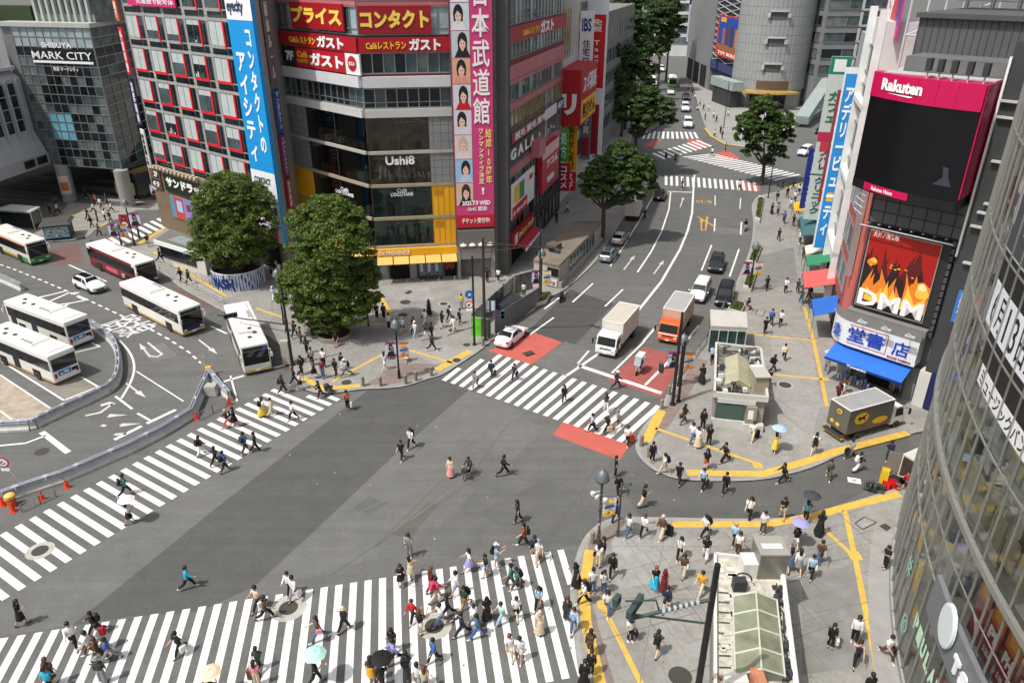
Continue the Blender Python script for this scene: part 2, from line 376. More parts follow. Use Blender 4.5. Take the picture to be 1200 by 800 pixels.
# chewing gum spots and small pale litter on road and pavement
lt=MB();dk_=MB()
for k in range(240):
 g_=G(rg.uniform(0,1040),rg.uniform(430,800));r_=rg.uniform(.02,.06);(lt if k%5==0 else dk_).lathe((g_.x,g_.y,.0128 if k%2 else H_+.007)if k%2 or inside((g_.x,g_.y),KQ)else(g_.x,g_.y,.0128),[(r_,0),(.001,.001)],6)
struct('ground_specks',lt,mat('speck_pale',(.5,.5,.47),.9,raw=True));struct('ground_specks',dk_,mat('speck_dark',(.07,.07,.066),.9,raw=True))
# tactile guide strips
tb=MB()
for px,wd in(([(691,644),(684,690),(687,730),(695,765),(704,802)],.62),([(706,709),(752,802)],.3),([(788,614),(900,613.5),(950,605.5),(988,594.5),(1054,578.5)],.62),
([(990,598),(1002,652),(1032,802)],.34),([(967,621),(999,650)],.3),([(775,481),(757,517)],.8),([(768,501.5),(888,543)],.3),
([(805,553.5),(895,555),(955,537),(980,528.5),(1064,507)],.7),([(943,360),(953,398),(960,430),(969,476)],.33),([(876,391),(953,399)],.3),([(902,438),(967,444.5)],.3),
([(355,443),(380,455),(422,451.5)],.6),([(389,447),(450,414),(470,408)],.3),([(480,410),(530,425)],.3),([(512,433),(551,411)],.8),([(446,349),(457,366)],.5),
([(300,361),(332,372)],.3),([(425,380),(455,380)],.3),([(162,286),(195,265)],.8),([(180,295),(265,347)],.35),([(97,277),(127,261)],.6),([(60,262),(95,250),(130,250)],.3)):
 pline(tb,px,wd)
struct('tactile_paving',tb,OCHRE)
tbd=MB()
for x,y,s_ in((1002,651,.75),(888,545,.7),(967,444,.6),(707,708,.7),(953,399,.6)):
 c_=G(x,y,H_);tbd.box((c_.x,c_.y,H_+.006),(s_,s_,.008))
struct('tactile_field',tbd,OCHRE)
# kerb-side pavement yellow line far side
fk=MB();pline(fk,[(826,150),(834,160),(850,169),(875,172)],.5);pline(fk,[(918,222),(950,210)],.4);struct('tactile_paving',fk,OCHRE)
# --- painted markings
def crosswalk(name,low0,low1,n,up0=None,up1=None,dirpx=None,length=None,duty=.5,skip=(),trim=None):
 """n+1 stripes between the pixel ends of the lower edge; the other ends from an upper edge or a direction"""
 a,b=G(*low0),G(*low1);mb=MB();step=(b-a)/n
 if dirpx:d=(G(*dirpx[1])-G(*dirpx[0])).normalized()*length
 else:c_,d_=G(*up0),G(*up1)
 for i in range(n+1):
  if i in skip:continue
  p=a+step*i;e=(p+d)if dirpx else c_+(d_-c_)*(i/n)
  if trim and i in trim:e=p+(e-p)*trim[i]
  wv=step*duty;mb.quad(p,p+wv,e+wv,e);
 PZ[0]+=1;zc=.009+.0006*(PZ[0]%8);mb.v=[(v[0],v[1],zc)for v in mb.v]
 o=struct(name,mb,PAINT);return o
crosswalk('crosswalk_markings',(398.8,467.5),(-8,710),30,dirpx=((263,542),(212,517)),length=6.2,duty=.48,trim={0:.18,1:.45})
crosswalk('crosswalk_markings',(653,644.5),(-20,751),38,dirpx=((440,674.5),(438,800)),length=9.5,duty=-.49,trim={0:.32})
crosswalk('crosswalk_markings',(517.5,445),(722,516),18,(564,408.5),(769,474.5),duty=.5,trim={0:.38,1:.75})
crosswalk('crosswalk_markings',(779,217),(884,224),16,(779,205.5),(882,213),duty=.5)
crosswalk('crosswalk_markings',(752,163),(816,162.5),11,(756,154),(812,155),duty=.5)
crosswalk('crosswalk_markings',(800,184),(905,211),17,(836,180),(935,204),duty=.5)
crosswalk('crosswalk_markings',(764,180),(815,165),9,(778,187),(832,172),duty=.5)
patch('red_road_field',[(572,411),(627,390),(659,401),(623,427)],REDP,.006)
patch('red_road_field',[(756,406),(800,420),(775,466),(711,445)],REDP_D,.006)
patch('red_road_field',[(660,493.5),(737.5,521),(726.5,539),(647.5,509.5)],REDP,.006)
patch('red_road_field',[(804,163),(820,163),(832,172),(812,176)],REDP,.006);patch('red_road_field',[(835,181),(852,176),(868,186),(852,190)],REDP,.006)
patch('red_road_field',[(764,165),(776,163),(764,172),(752,172)],REDP,.006);patch('red_road_field',[(868,214),(890,216),(890,224),(870,223)],REDP,.0065)
patch('bus_lane_field',[(60,292),(92,286),(99,308),(68,312)],BUSRED,.006);patch('bus_lane_field',[(192,331),(243,352),(250,362),(222,352)],BUSRED,.006)
patch('bus_lane_field',[(320,408),(337,404),(348,432),(333,434)],BUSRED,.006)
patch('bus_bay',[(0,440),(62,480),(26,497),(0,491)],TAN);patch('bus_bay',[(0,424),(2,421),(77,468),(112,453),(90,438),(40,410),(0,405)],mat('bay_brown',(.22,.2,.17),.9,var=.25,scale=.5,raw=True))
ml=MB()
for px,wd in(([(814,205),(813,215),(811,250),(806,270),(797,292),(775,330),(751,360),(715,405),(664,440)],.3),([(786,224),(784,245),(775,272),(763,295),(747,319)],.22),([(780,224.5),(812,225.5)],.4),
([(750,257),(732,287),(715,312)],.18),([(772,219),(750,257)],.15),([(834,287),(822,317)],.2),([(866,292),(855,324)],.2),([(838,256),(837,271)],.2),([(869,260),(868,275)],.2),([(838,229),(838,241)],.15),([(868,232),(867,245)],.15),
([(767,385),(754,400)],.22),([(819,381),(802,402)],.22),([(755,400),(717,437)],.2),([(785,422),(756,451)],.25),([(677.5,428),(775,460.5)],.5),
([(695,332),(671,354)],.2),([(649,372),(621,392)],.2),([(730,339),(709,359)],.2),([(663,343),(638,362)],.22),([(690,411),(677,426)],.2)):line(ml,px,wd)
for px in([(140,399),(150,410),(156,422),(157,435),(152,450),(142,467)],):line(ml,smooth_px(px,4),.2)
for px,wd in(([(160,435),(215,470)],.12),([(0,422),(75,469)],.18),([(75,469),(115,453),(96,442)],.18),([(0,439),(62,480)],.15),([(0,481),(15,492)],.15),([(88,413),(117,406),(108,402)],.15),
([(135,464),(155,479)],.2),([(161,484),(177,493)],.2),([(49,506),(80,530)],.45),([(0,522),(30,519),(54,510)],.2),([(134,515),(166,499)],.35),([(172,496),(206,480)],.35),([(262,447),(286,440)],.3),([(320,431),(336,427)],.3),
([(80,310),(125,330)],.2),([(247,382),(266,391)],.2),([(270,440),(278,470)],.15)):line(ml,px,wd)
struct('road_markings',ml,PAINT)
mw=MB();dashes(mw,[(0,310),(15,315),(50,329),(100,350),(147,372),(175,385),(197,397),(205,402),(222,413),(235,425),(246,437)],.2,.8,.7);struct('road_markings',mw,PAINT)
# arrows, worn triangles and lettering on the road
def arrow(mb,tail,head,wd=.18,hw=.55,hl=1.6):
 a,b=G(*tail),G(*head);d=(b-a).normalized();n_=Vector((-d.y,d.x,0));z=UPZ*.009;m_=b-d*hl
 mb.quad(a-n_*wd/2+z,m_-n_*wd/2+z,m_+n_*wd/2+z,a+n_*wd/2+z);mb.poly([m_-n_*hw/2+z,b+z,m_+n_*hw/2+z])
ar=MB()
for t_,h_ in(((731,316),(744,299)),((766,321),(778,305)),((797,243),(801,231)),((233,398),(255,415)),((148,449),(171,466)),((176,418),(163,402)),((127,487),(150,486)),((140,498),(166,496))):arrow(ar,t_,h_)
line(ar,[(173,401),(190,415),(184,418),(176,417)],.22)
line(ar,[(100,487),(118,483),(132,473)],.25);line(ar,[(118,475),(128,472),(133,474)],.4);line(ar,[(119,498),(124,499)],.3);line(ar,[(134,509),(148,508)],.3)
struct('road_markings',ar,PAINT_W)
def road_text(body,O,along,wd,ht,m,nm='road_lettering',flip=False):
 o_,e_=G(*O),G(*along);U=(e_-o_).normalized();V=Vector((-U.y,U.x,0));mb=MB();put_text(mb,body,Vector((o_.x,o_.y,.009)),U,V,UPZ,wd,ht,0,.0,False,.004);return struct(nm,mb,m)
road_text('路線',(114,382),(150,399),5.2,4.0,PAINT);road_text('バス',(36,350),(84,372),6.0,4.2,PAINT)
road_text('8-20',(833,235),(815,234.6),2.5,1.7,ORANGEP);road_text('X',(830,254),(820,254),1.7,5.0,ORANGEP)
oa=MB();arrow(oa,(822,270),(822,255),.2,.6,2.2);line(oa,[(822,270),(827,270),(828,255)],.2);struct('road_markings',oa,ORANGEP)
# crack-like seams on the crossing
sm=MB()
for px in([(120,725),(380,545)],[(353,520),(385,600)],[(300,560),(420,525)],[(560,545),(600,490)],[(440,640),(520,560)],[(545,600),(700,640)],[(390,672),(560,560)],[(700,545),(640,640)],[(540,528),(560,515)],[(700,400),(760,440)],[(230,470),(190,490)]):line(sm,px,.05,.0075)
struct('road_seams',sm,mat('seam',(.085,.085,.08),.9,raw=True))
sm2=MB()
for px in([(555,528),(600,490),(625,478)],[(480,610),(560,550)],[(420,600),(500,565)]):line(sm2,px,.07,.0075)
struct('road_seams',sm2,mat('seam_light',(.165,.165,.155),.9,raw=True))
# manholes and covers: things of their own
def cover(px,r,label,collar=None,z=0.):
 c_=G(px[0],px[1],z);root=thing('manhole_cover',(c_.x,c_.y,z),label,'manhole','covers set into the road and pavement')
 if collar:
  m_=MB();m_.lathe((c_.x,c_.y,z+.010),[(collar,0),(collar,.006),(r*1.02,.006)],26);m_.build('collar',mat('collar_concrete',(.42,.41,.36),.9,var=.25,scale=1.4,raw=True),root)
 m_=MB();m_.lathe((c_.x,c_.y,z+.010),[(r,0),(r,.012),(r*.9,.012),(r*.86,.008),(.001,.008)],22);m_.build('lid',IRON,root)
cover((338,712),.55,'iron manhole with wide pale collar on the near crosswalk below two people in white',1.05)
cover((509,733),.55,'iron manhole with pale collar in the crowded part of the near crosswalk',1.0)
cover((47,645),.5,'iron manhole with pale collar between the last stripes of the left crosswalk',.85)
cover((797,792),.62,'dark round cover in the pavement left of the flat roofed hut',None,H_)
cover((406,448),.45,'dark round cover near the pushchair at the pavement corner',None,H_);cover((535,422),.4,'dark round cover beside the yellow strip near the white car',None,H_)
cover((547,404),.35,'small dark round cover behind the white car',None,H_);cover((475,354),.6,'dark oval cover on the plaza in front of the yellow shopfront',None,H_)
cover((472,369),.5,'dark round cover by the foot of the large two lobed tree',None,H_);cover((520,356),.45,'pale ringed cover on the plaza near the walking group',.62,H_);cover((530,387),.42,'round cover under the person in cream on the plaza',.5,H_)
cover((920,451),.55,'double ringed cover on the bookshop side pavement',.7,H_);cover((49,529),.5,'dark oval cover in the lane behind the barrier',None)
cover((191,645),.3,'flat grey cover low between stripes',None)if False else None
def slabcover(px4,label,m_,rim=None):
 pts=gp(px4,H_);cx=sum(p.x for p in pts)/4;cy=sum(p.y for p in pts)/4
 root=thing('inspection_slab',(cx,cy,H_),label,'access cover','covers set into the road and pavement')
 mb=MB();mb.prism([(p.x,p.y)for p in pts],H_+.002,H_+.012);mb.build('slab',m_,root)
 if rim:r_=MB();ribbon(r_,pts+[pts[0]],.09,H_+.016);r_.build('rim',rim,root)
slabcover([(1002,613),(1013,605.5),(1027,612),(1011,620)],'pale square access slab with dark rim near the glass corner building',PAVE_L,IRON)
slabcover([(1030,616),(1037,613),(1045,618),(1039,622)],'small dark square grate near the glass corner building',IRON)
slabcover([(885,368),(888,362.5),(897,363.5),(894,370.5)],'pale square slab near the person sitting on the planter',PAVE_L,IRON)
slabcover([(455,415),(465,415),(463,421),(455,421)],'dark rectangular grate beside the striped person at the left corner',IRON)
slabcover([(474,343),(480,340),(484,342),(478,345)],'small dark square grate nearest to the yellow shopfront',IRON)
slabcover([(612,413.5),(622,410.5),(627,413.5),(617,417)],'dark rectangular grate in the red road field',IRON)
# ================================================================== BUILDINGS
def tone(name,rgb,rough=.8,var=.12,scale=.6,metal=0.,var2=.08,scale2=.2,stretch=None):return mat(name,rgb,rough,metal,var=var,scale=scale,var2=var2,scale2=scale2,stretch=stretch)
GL_D=glass_mat('glass_dark',(26,32,36),var=.5,scale=.5);GL_M=glass_mat('glass_mid',(70,84,88),var=.35,scale=.5);GL_L=glass_mat('glass_light',(150,165,168),var=.2,scale=.6,rough=.12)
GL_B=glass_mat('glass_blue',(110,165,185),var=.15,rough=.1);GL_W=glass_mat('glass_warm',(150,120,70),var=.35,scale=.9,rough=.12)
BLIND=mat('window_blind',(186,196,194),.5,var=.12,scale=1.2,spec=.5);GL_G=glass_mat('glass_grey',(98,104,104),var=.35,scale=.7)
FRAME=mat('aluminium_frame',(150,152,152),.4,.5,var=.08,scale=2.);FRAME_D=mat('bronze_frame',(70,70,70),.5,.4)
CONC=tone('concrete_wall',(150,148,142),.85,.14,.5,stretch=(1,1,.25));CONC_D=tone('concrete_dark',(96,95,92),.85)
STONE=tone('stone_cladding',(132,133,132),.6);WALLW=tone('white_wall',(205,204,198),.75,stretch=(1,1,.2));PINKP=tone('pink_spandrel',(190,112,116),.5)
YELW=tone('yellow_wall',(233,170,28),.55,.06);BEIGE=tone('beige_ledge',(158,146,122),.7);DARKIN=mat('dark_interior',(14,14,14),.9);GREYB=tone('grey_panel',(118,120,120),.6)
WARMIN=mat('warm_interior',(96,62,34),.8,var=.7,scale=.6,var2=.4,scale2=1.7)
Zv=Vector((0,0,1))
def arcbox(mb,c,R0,R1,a0,a1,z0,z1,n=8,mi=0):
 """curved slab between two radii (degrees)"""
 vs=[];
 for i in range(n+1):
  a=R(a0+(a1-a0)*i/n);ca,sa=math.cos(a),math.sin(a)
  vs+=[(c[0]+R0*ca,c[1]+R0*sa,z0),(c[0]+R1*ca,c[1]+R1*sa,z0),(c[0]+R1*ca,c[1]+R1*sa,z1),(c[0]+R0*ca,c[1]+R0*sa,z1)]
 fs=[]
 for i in range(n):
  k=4*i
  for q in((1,2),(2,3),(3,0),(0,1)):fs.append([k+q[0],k+q[1],k+4+q[1],k+4+q[0]][::-1])
 fs+=[[0,1,2,3],[4*n+3,4*n+2,4*n+1,4*n]]
 mb.add(vs,fs,mi)
def wallbox(root,pl,u0,u1,z0,z1,depth,m,name='wall'):
 mb=MB();mb.pbox(pl,u0,u1,z0,z1,-depth,0);return mb.build(name,m,root)
def winrow(root,pl,u0,u1,z0,z1,n,panes,fr=FRAME,d=.02,name='window',mull=.09,sub=None,fz=.12,split=0.):
 """one strip of glazing: a part, each pane picks one of the given glasses; frame is a sub-part"""
 mb=MB();W=(u1-u0)/n;mats=list(dict.fromkeys(panes))
 for i in range(n):
  mb.pbox(pl,u0+i*W+.02,u0+(i+1)*W-.02,z0,z1,d-.03,d,mats.index(random.choice(panes)))
 o=mb.build(name,mats,root);f=MB()
 for i in range(n+1):f.pbox(pl,u0+i*W-mull/2,u0+i*W+mull/2,z0,z1,d,d+.10)
 f.pbox(pl,u0-.05,u1+.05,z1,z1+fz,d,d+.14);f.pbox(pl,u0-.05,u1+.05,z0-fz,z0,d,d+.14)
 if split:f.pbox(pl,u0,u1,z0+(z1-z0)*split-.04,z0+(z1-z0)*split+.04,d,d+.08)
 f.build('window_frame',fr,o);return o
def band(root,pl,u0,u1,z0,z1,d,m,name='ledge',d0=-.1):
 mb=MB();mb.pbox(pl,u0,u1,z0,z1,d0,d);return mb.build(name,m,root)
 # ---------------------------------------------------------------- grey office block with red window trims
pg=Plane((200,268),(352,325));gb=thing('office_building',pg.pt(14,0),'grey office block with red L shaped window trims behind the round trees','building')
GW=28.0
m_=MB();m_.prism([(q.x,q.y)for q in(pg.pt(-.4,0),pg.pt(GW,0),pg.pt(GW,0)+Vector((.05,8.6,0)),pg.pt(GW,0)+Vector((-9,22,0)),pg.pt(-.4,0)+Vector((-2,18,0)))],0,38);m_.build('wall',tone('office_grey',(158,158,154),.8,.12,.5,stretch=(1,1,.3)),gb)
jb=MB()
for i in range(9):jb.pbox(pg,-.2+i*1.235*2+.0,-.15+i*1.235*2,4,38,0,.004)
for k in range(9):jb.pbox(pg,-.3,23.6,9.3+3.87*k,9.34+3.87*k,0,.006)
jb.build('panel_joint',DKGREY,gb)
REDT=simple((222,26,44),.45)
for r in range(7):
 zs=10.15+3.87*r
 for c_ in range(5):
  u=-.05+4.75*c_
  mb=MB();k=random.choice((0,1,1,2,0))if r>0 else random.choice((0,1));wp=2.7;hp=2.5
  mb.pbox(pg,u,u+wp,zs,zs+hp,-.02,.015,k);mb.pbox(pg,u+wp+.3,u+4.15,zs-.1,zs+hp,-.02,.012,3)
  mb.pbox(pg,u+.05,u+wp+.35,zs-1.0,zs-.36,-.02,.014,3);mb.pbox(pg,u+wp+.42,u+4.15,zs-1.0,zs-.25,-.02,.014,3)
  bh=random.uniform(.5,1.9)
  if k:mb.pbox(pg,u+.08,u+wp-.06,zs+hp-bh,zs+hp-.05,.016,.03,0)
  if k==2:[mb.pbox(pg,u+.2+.4*q_,u+.5+.4*q_,zs+.05,zs+random.uniform(.3,.8),.016,.026,random.choice((0,1)))for q_ in range(5)]
  w_=mb.build('window',[BLIND,GL_M,GL_D,GL_D],gb)
  t_=MB();t_.pbox(pg,u+wp,u+wp+.32,zs-.3,zs+hp+.05,0,.07)
  if r<4:t_.pbox(pg,u-.05,u+wp,zs-.3,zs,0,.06)
  t_.build('red_trim',REDT,w_)
  f_=MB();f_.pbox(pg,u-.06,u,zs,zs+hp,0,.06);f_.pbox(pg,u,u+wp,zs+hp,zs+hp+.08,0,.06);f_.pbox(pg,u+4.15,u+4.21,zs-.1,zs+hp,0,.06);f_.pbox(pg,u+3.4,u+3.44,zs-.1,zs+hp,.012,.05);f_.pbox(pg,u+wp*.5,u+wp*.5+.04,zs,zs+hp,.015,.05);f_.build('window_frame',FRAME,w_)
  # shop floor of the block
sf=MB();sf.pbox(pg,-1.6,27.5,0,8.9,0,.35);sf.build('shopfront_wall',tone('shop_brown',(118,102,82),.8),gb)
sl_=MB()
for i in range(12):sl_.pbox(pg,.2+i*.95,.6+i*.95,8.9,9.25,.3,.9)
sl_.build('cornice_lamp',simple((206,190,165),.6),gb)
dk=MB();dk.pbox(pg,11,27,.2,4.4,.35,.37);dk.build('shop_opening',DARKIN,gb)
aw=MB();aw.box(pg.pt(23.5,4.7,1.0),(8,1.6,.25),0,X=pg.u,Y=-pg.n);aw.build('pink_awning',simple((206,52,92),.6),gb)
sign('drugstore_sign',pg,None,None,(24,40,26),[('サンドラッグ',(245,245,240),.06,.3,.97,.9,False,.05)],'dark leafy green shop sign half hidden by the first round tree',u=(2.2,13.5),z=(6.1,8.4),d=.6)
sign('shop_board',pg,None,None,(112,92,66),[('2F',(245,245,240),.45,.62,.85,.9),('4F 5F',(245,245,240),.2,.1,.85,.36)],'brown side board with white lettering at the left end of the drugstore',u=(-1.5,1.2),z=(6.0,8.7),d=.6,pictures=((.1,.08,.92,.45,(28,26,26)),(.35,.55,.92,.95,(30,28,28))))
sign('video_board',pg,None,None,(120,140,190),[],'lit picture board in red and blue under the drugstore sign',u=(2.6,9.5),z=(2.4,5.5),d=.5,pictures=((0,0,.16,1,(92,140,170)),(.16,0,.5,1,(196,66,60)),(.24,.35,.44,.85,(150,200,235)),(.5,.1,1,.9,(150,130,190)),(.6,.5,.75,.8,(100,60,80)),(.78,.2,.92,.5,(110,70,80))))
sign('pink_billboard',pg,(146,-14),(206,9.5),(214,30,112),[('先着順で被写体',(245,235,240),.2,.12,.97,.4)],'pink billboard with white lettering at the top of the grey office block',d=.4)
sign('contact_lens_sign',pg,None,None,(18,150,222),[('コンタクトの',(245,248,250),.62,.36,.86,.80,True,.03),('アイシティ',(245,248,250),.14,.32,.5,.72,True,.03),('eyecity',(40,60,90),.06,.845,.7,.895),('CONTACT',(50,60,80),.12,.235,.8,.26),('LENS',(50,60,80),.3,.205,.66,.23),('SPECIALISTS',(50,60,80),.1,.175,.9,.2),
('隠形眼镜',(40,44,52),.12,.115,.9,.15),('专卖店',(40,44,52),.3,.078,.85,.11)],'tall blue and white contact lens sign down the corner of the grey block',u=(23.7,28.4),z=(3.9,33.5),d=.5,thick=.5,
pictures=((0,.83,1,1,(240,243,245)),(0,.0,1,.285,(238,240,242)),(0,.165,1,.172,(20,150,220)),(0,.066,1,.072,(20,150,220)),(.3,.9,.62,.985,(20,140,215)),(.4,.922,.52,.962,(240,243,245)),(.55,.02,.62,.05,(205,40,70)),(.7,.02,.77,.05,(205,40,70)),(.6,.012,.72,.03,(205,60,80))))
# slim signs on the side wall of the block (facing the gap)
ps=Plane(pg.pt(GW,0),pg.pt(GW,0)+Vector((.02,8.4,0)),world=True)
for(u0,u1,z0,z1,c_,txt,tc,lab)in((2.2,4.0,21.5,31,(120,118,120),'献血ルーム',(240,240,240),'grey slim blade sign, topmost above the blue one beside the lens sign'),(2.2,4.0,16.4,21.2,(40,92,170),'マンガカフェ',(235,240,250),'blue slim blade sign under the grey one beside the lens sign'),
(2.2,4.0,11.2,16.2,(128,52,120),'SMARTBARY',(235,210,240),'purple slim blade sign between the blue and red ones beside the lens sign'),(2.2,4.0,7.2,11,(170,26,40),'外貨両替',(250,230,230),'red slim blade sign, lowest of the stack beside the lens sign')):
 sign('blade_sign',ps,None,None,c_,[(txt,tc,.2,.08,.8,.92,True)],lab,u=(u0,u1),z=(z0,z1),d=.35,group='slim signs stacked beside the lens sign')
 # left corner blade signs of the block
pc=Plane(pg.pt(-.5,0),pg.pt(-.5,0)+Vector((-1.9,-.5,0)),world=True);pcn=Plane(pg.pt(-2.2,0,.2),pg.pt(-.6,0,.5),world=True)
for(z0,z1,c_,txt,tc,lab)in((27.4,34,(206,84,36),'クスリ不銀行',(250,240,230),'orange slim blade sign, topmost at the corner of the grey block'),(20.9,26.6,(208,28,48),'外貨両替',(250,235,235),'red slim blade sign at the corner beside the glass mall'),(14.3,20.4,(28,34,70),'加藤眼科',(240,240,245),'dark blue slim blade sign with white squares at the corner of the grey block'),(5.6,13.8,(236,236,236),'内科産婦人科心療内科',(24,24,28),'white slim clinic blade sign with black lettering, lowest at the corner')):
 sign('blade_sign',pcn,None,None,c_,[(txt,tc,.18,.05,.82,.93,True)],lab,u=(0,1.45),z=(z0,z1),d=.1,group='slim signs at the corner of the grey block')
 # ---------------------------------------------------------------- glass mall with the white name sign
pm=Plane((70,234),(151,241));mu0,mzb=pm.px(62,192);mu1,_=pm.px(143,199);mzt=pm.px(105,33)[1];mzb=(mzb+pm.px(143,199)[1])/2
mc=thing('glass_mall',pm.pt((mu0+mu1)/2,0),'dark glass fronted mall with white name sign standing on round columns','building')
pmr=Plane(pm.pt(mu1,0),pm.pt(mu1,0)+Vector((-.03,1.117,0)).normalized()*30,world=True)
cw=MB();cw.prism([(q.x,q.y)for q in(pm.pt(mu0-3,0,-.12),pm.pt(mu1,0,-.12)+Vector((-.12,0,0)),pmr.pt(28,0,-.12),pm.pt(mu0-3,0,-28))],mzb,mzt);cw.build('wall',GREYB,mc)
def curtain(root,pl,u0,u1,z0,z1,nu,nz,pick,name='glazing',fr=FRAME):
 mats=[GL_D,GL_M,GL_L,GL_B,GL_G];mb=MB();W=(u1-u0)/nu;Hh=(z1-z0)/nz
 for i in range(nu):
  for k in range(nz):mb.pbox(pl,u0+i*W+.03,u0+(i+1)*W-.03,z0+k*Hh+.03,z0+(k+1)*Hh-.03,-.06,0,pick(i,k))
 o=mb.build(name,mats,root);f=MB()
 for i in range(nu+1):f.pbox(pl,u0+i*W-.05,u0+i*W+.05,z0,z1,-.05,.09)
 for k in range(nz+1):f.pbox(pl,u0,u1,z0+k*Hh-.06,z0+k*Hh+.06,-.05,.07)
 f.build('glazing_frame',fr,o);return o
def pickm(i,k):
 if k>=13:return 2
 if 3<=k<=5 and 2<=i<=4:return 3
 if i in(0,1,9)and k<12:return random.choice((4,1,4))
 return random.choice((0,0,0,1,0,0,4))
curtain(mc,pm,mu0-1,mu1,mzb,mzt,10,15,pickm)
curtain(mc,pmr,0,26,mzb,mzt,9,15,lambda i,k:random.choice((0,0,0,0,1))if k<13 else 4)
r_=MB();r_.prism([(q.x,q.y)for q in(pm.pt(mu0-3,0,.35),pm.pt(mu1,0,.35)+Vector((.35,0,0)),pmr.pt(28,0,.35),pm.pt(mu0-3,0,-28))],mzt,mzt+.6);r_.build('roof_ledge',tone('ledge_grey',(176,178,174)),mc)
up=MB();up.pbox(pm,mu0+2.0,mu1-.6,mzt+.55,mzt+12,-20,-2.2);up.build('upper_floor',GL_G,mc)
fin=MB()
for i in range(9):fin.pbox(pm,mu0+2.2+i*1.15,mu0+2.6+i*1.15,mzt+.55,mzt+12,-2.2,-1.7)
fin.pbox(pm,mu0+2.0,mu1-.6,mzt+.55,mzt+1.6,-2.2,-2.1);fin.build('vertical_fin',tone('fin_grey',(172,176,172)),mc)
hb=MB();hb.pbox(pm,mu0-8,mu0+1.2,mzt+.3,mzt+2.6,-5,-2.2);hb.build('roof_planter',tone('hedge_dark',(46,58,32),.9,.4,3.),mc)
for q in((83,235),(151,242)):
 p=G(*q);m_=MB();m_.lathe((p.x,p.y,0),[(1.15,0),(1.1,.3),(1.05,.3),(1.05,mzb)],20);m_.build('column',tone('column_grey',(150,150,146)),mc,smooth=False)
mn=sign('mall_name_sign',pm,None,None,(20,22,24),[],'white lettering of the mall name on the dark glass front',u=pm.px(40,50,.3)[:1]+pm.px(108,50,.3)[:1],z=(0,.01),d=.3)if False else None
ms=thing('mall_sign',pm.pt(mu0+4,mzt-8,.2),'white raised lettering and underline on the dark glass mall front','sign')
tm=MB();uA,zA=pm.px(39,72,.25);uB,zB=pm.px(109,74,.25)
zline=(zA+zB)/2
put_text(tm,'MARK CITY',pm.pt(uA,zline+.35,.15),pm.u,Zv,pm.n,uB-uA,1.05,0,.005);put_text(tm,'SHIBUYA',pm.pt(uA+(uB-uA)*.2,zline+1.9,.15),pm.u,Zv,pm.n,(uB-uA)*.5,.75,0,.015)
put_text(tm,'渋谷 マークシティ',pm.pt(uA+(uB-uA)*.3,zline-1.3,.15),pm.u,Zv,pm.n,(uB-uA)*.42,.6,0,.02);tm.build('lettering',WHITE,ms)
um=MB();um.pbox(pm,uA,uB,zline-.2,zline+.12,.1,.24);um.build('underline',WHITE,ms)
bkm=MB();bkm.pbox(pm,uA+.2,uB+.3,zline-.3,zline+1.75,.06,.1);bkm.build('backing',simple((30,36,40),.3),ms)
# dark passage under the mall
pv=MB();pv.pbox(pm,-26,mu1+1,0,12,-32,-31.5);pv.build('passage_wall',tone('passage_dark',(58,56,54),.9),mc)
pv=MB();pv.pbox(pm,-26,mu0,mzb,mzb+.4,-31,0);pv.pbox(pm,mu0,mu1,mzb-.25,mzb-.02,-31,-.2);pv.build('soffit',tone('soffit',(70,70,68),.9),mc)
kb=MB()
for i,(uu,dd_,hh)in enumerate(((6.5,-13,3),(9.5,-9,2.5),(3,-20,2.8))):kb.pbox(pm,uu,uu+2.5,0,hh,dd_-2,dd_)
kb.build('passage_booth',tone('booth_wood',(110,86,60)),mc)
fs_=MB()
for i in range(7):fs_.pbox(pm,-16,mu1+4,.125,.13,-4.5*i-1.2,-4.5*i+1.0)
tag(fs_.build('passage_floor_bands',tone('floor_band',(84,82,79),.9)),kind='structure')
pst=thing('column_poster',G(80,215,1.5),'pale poster wrapped on the left round column under the mall','poster');m_=MB();p=G(83,235);arcbox(m_,(p.x,p.y),1.0,1.12,235,325,1.3,4.2,10,0);arcbox(m_,(p.x,p.y),1.0,1.14,250,312,1.9,3.2,8,1);m_.build('sheet',[simple((214,196,176)),simple((196,110,60))],pst)
# round glass kiosk under the right corner of the mall
ck=thing('corner_shop',G(162,232),'small glass corner shop with yellow posters behind the right round column','shop');m_=MB();p=G(163,231);m_.lathe((p.x,p.y,0),[(3.0,0),(3.0,4.6)],18);m_.build('glass_wall',GL_D,ck);m_=MB();m_.lathe((p.x,p.y,0),[(3.25,4.6),(3.3,5.1),(3.0,5.2)],18);m_.lathe((p.x,p.y,0),[(3.05,.0),(3.15,.35),(3.0,.4)],18);m_.build('rim',tone('rim_olive',(120,108,60)),ck)
m_=MB()
for k in range(4):a=R(215+k*22);m_.box((p.x+3.05*math.cos(a),p.y+3.05*math.sin(a),2.1),(.06,.9,1.9),0,X=Vector((math.cos(a),math.sin(a),0)),Y=Vector((-math.sin(a),math.cos(a),0)))
m_.build('poster',simple((190,186,110)),ck)
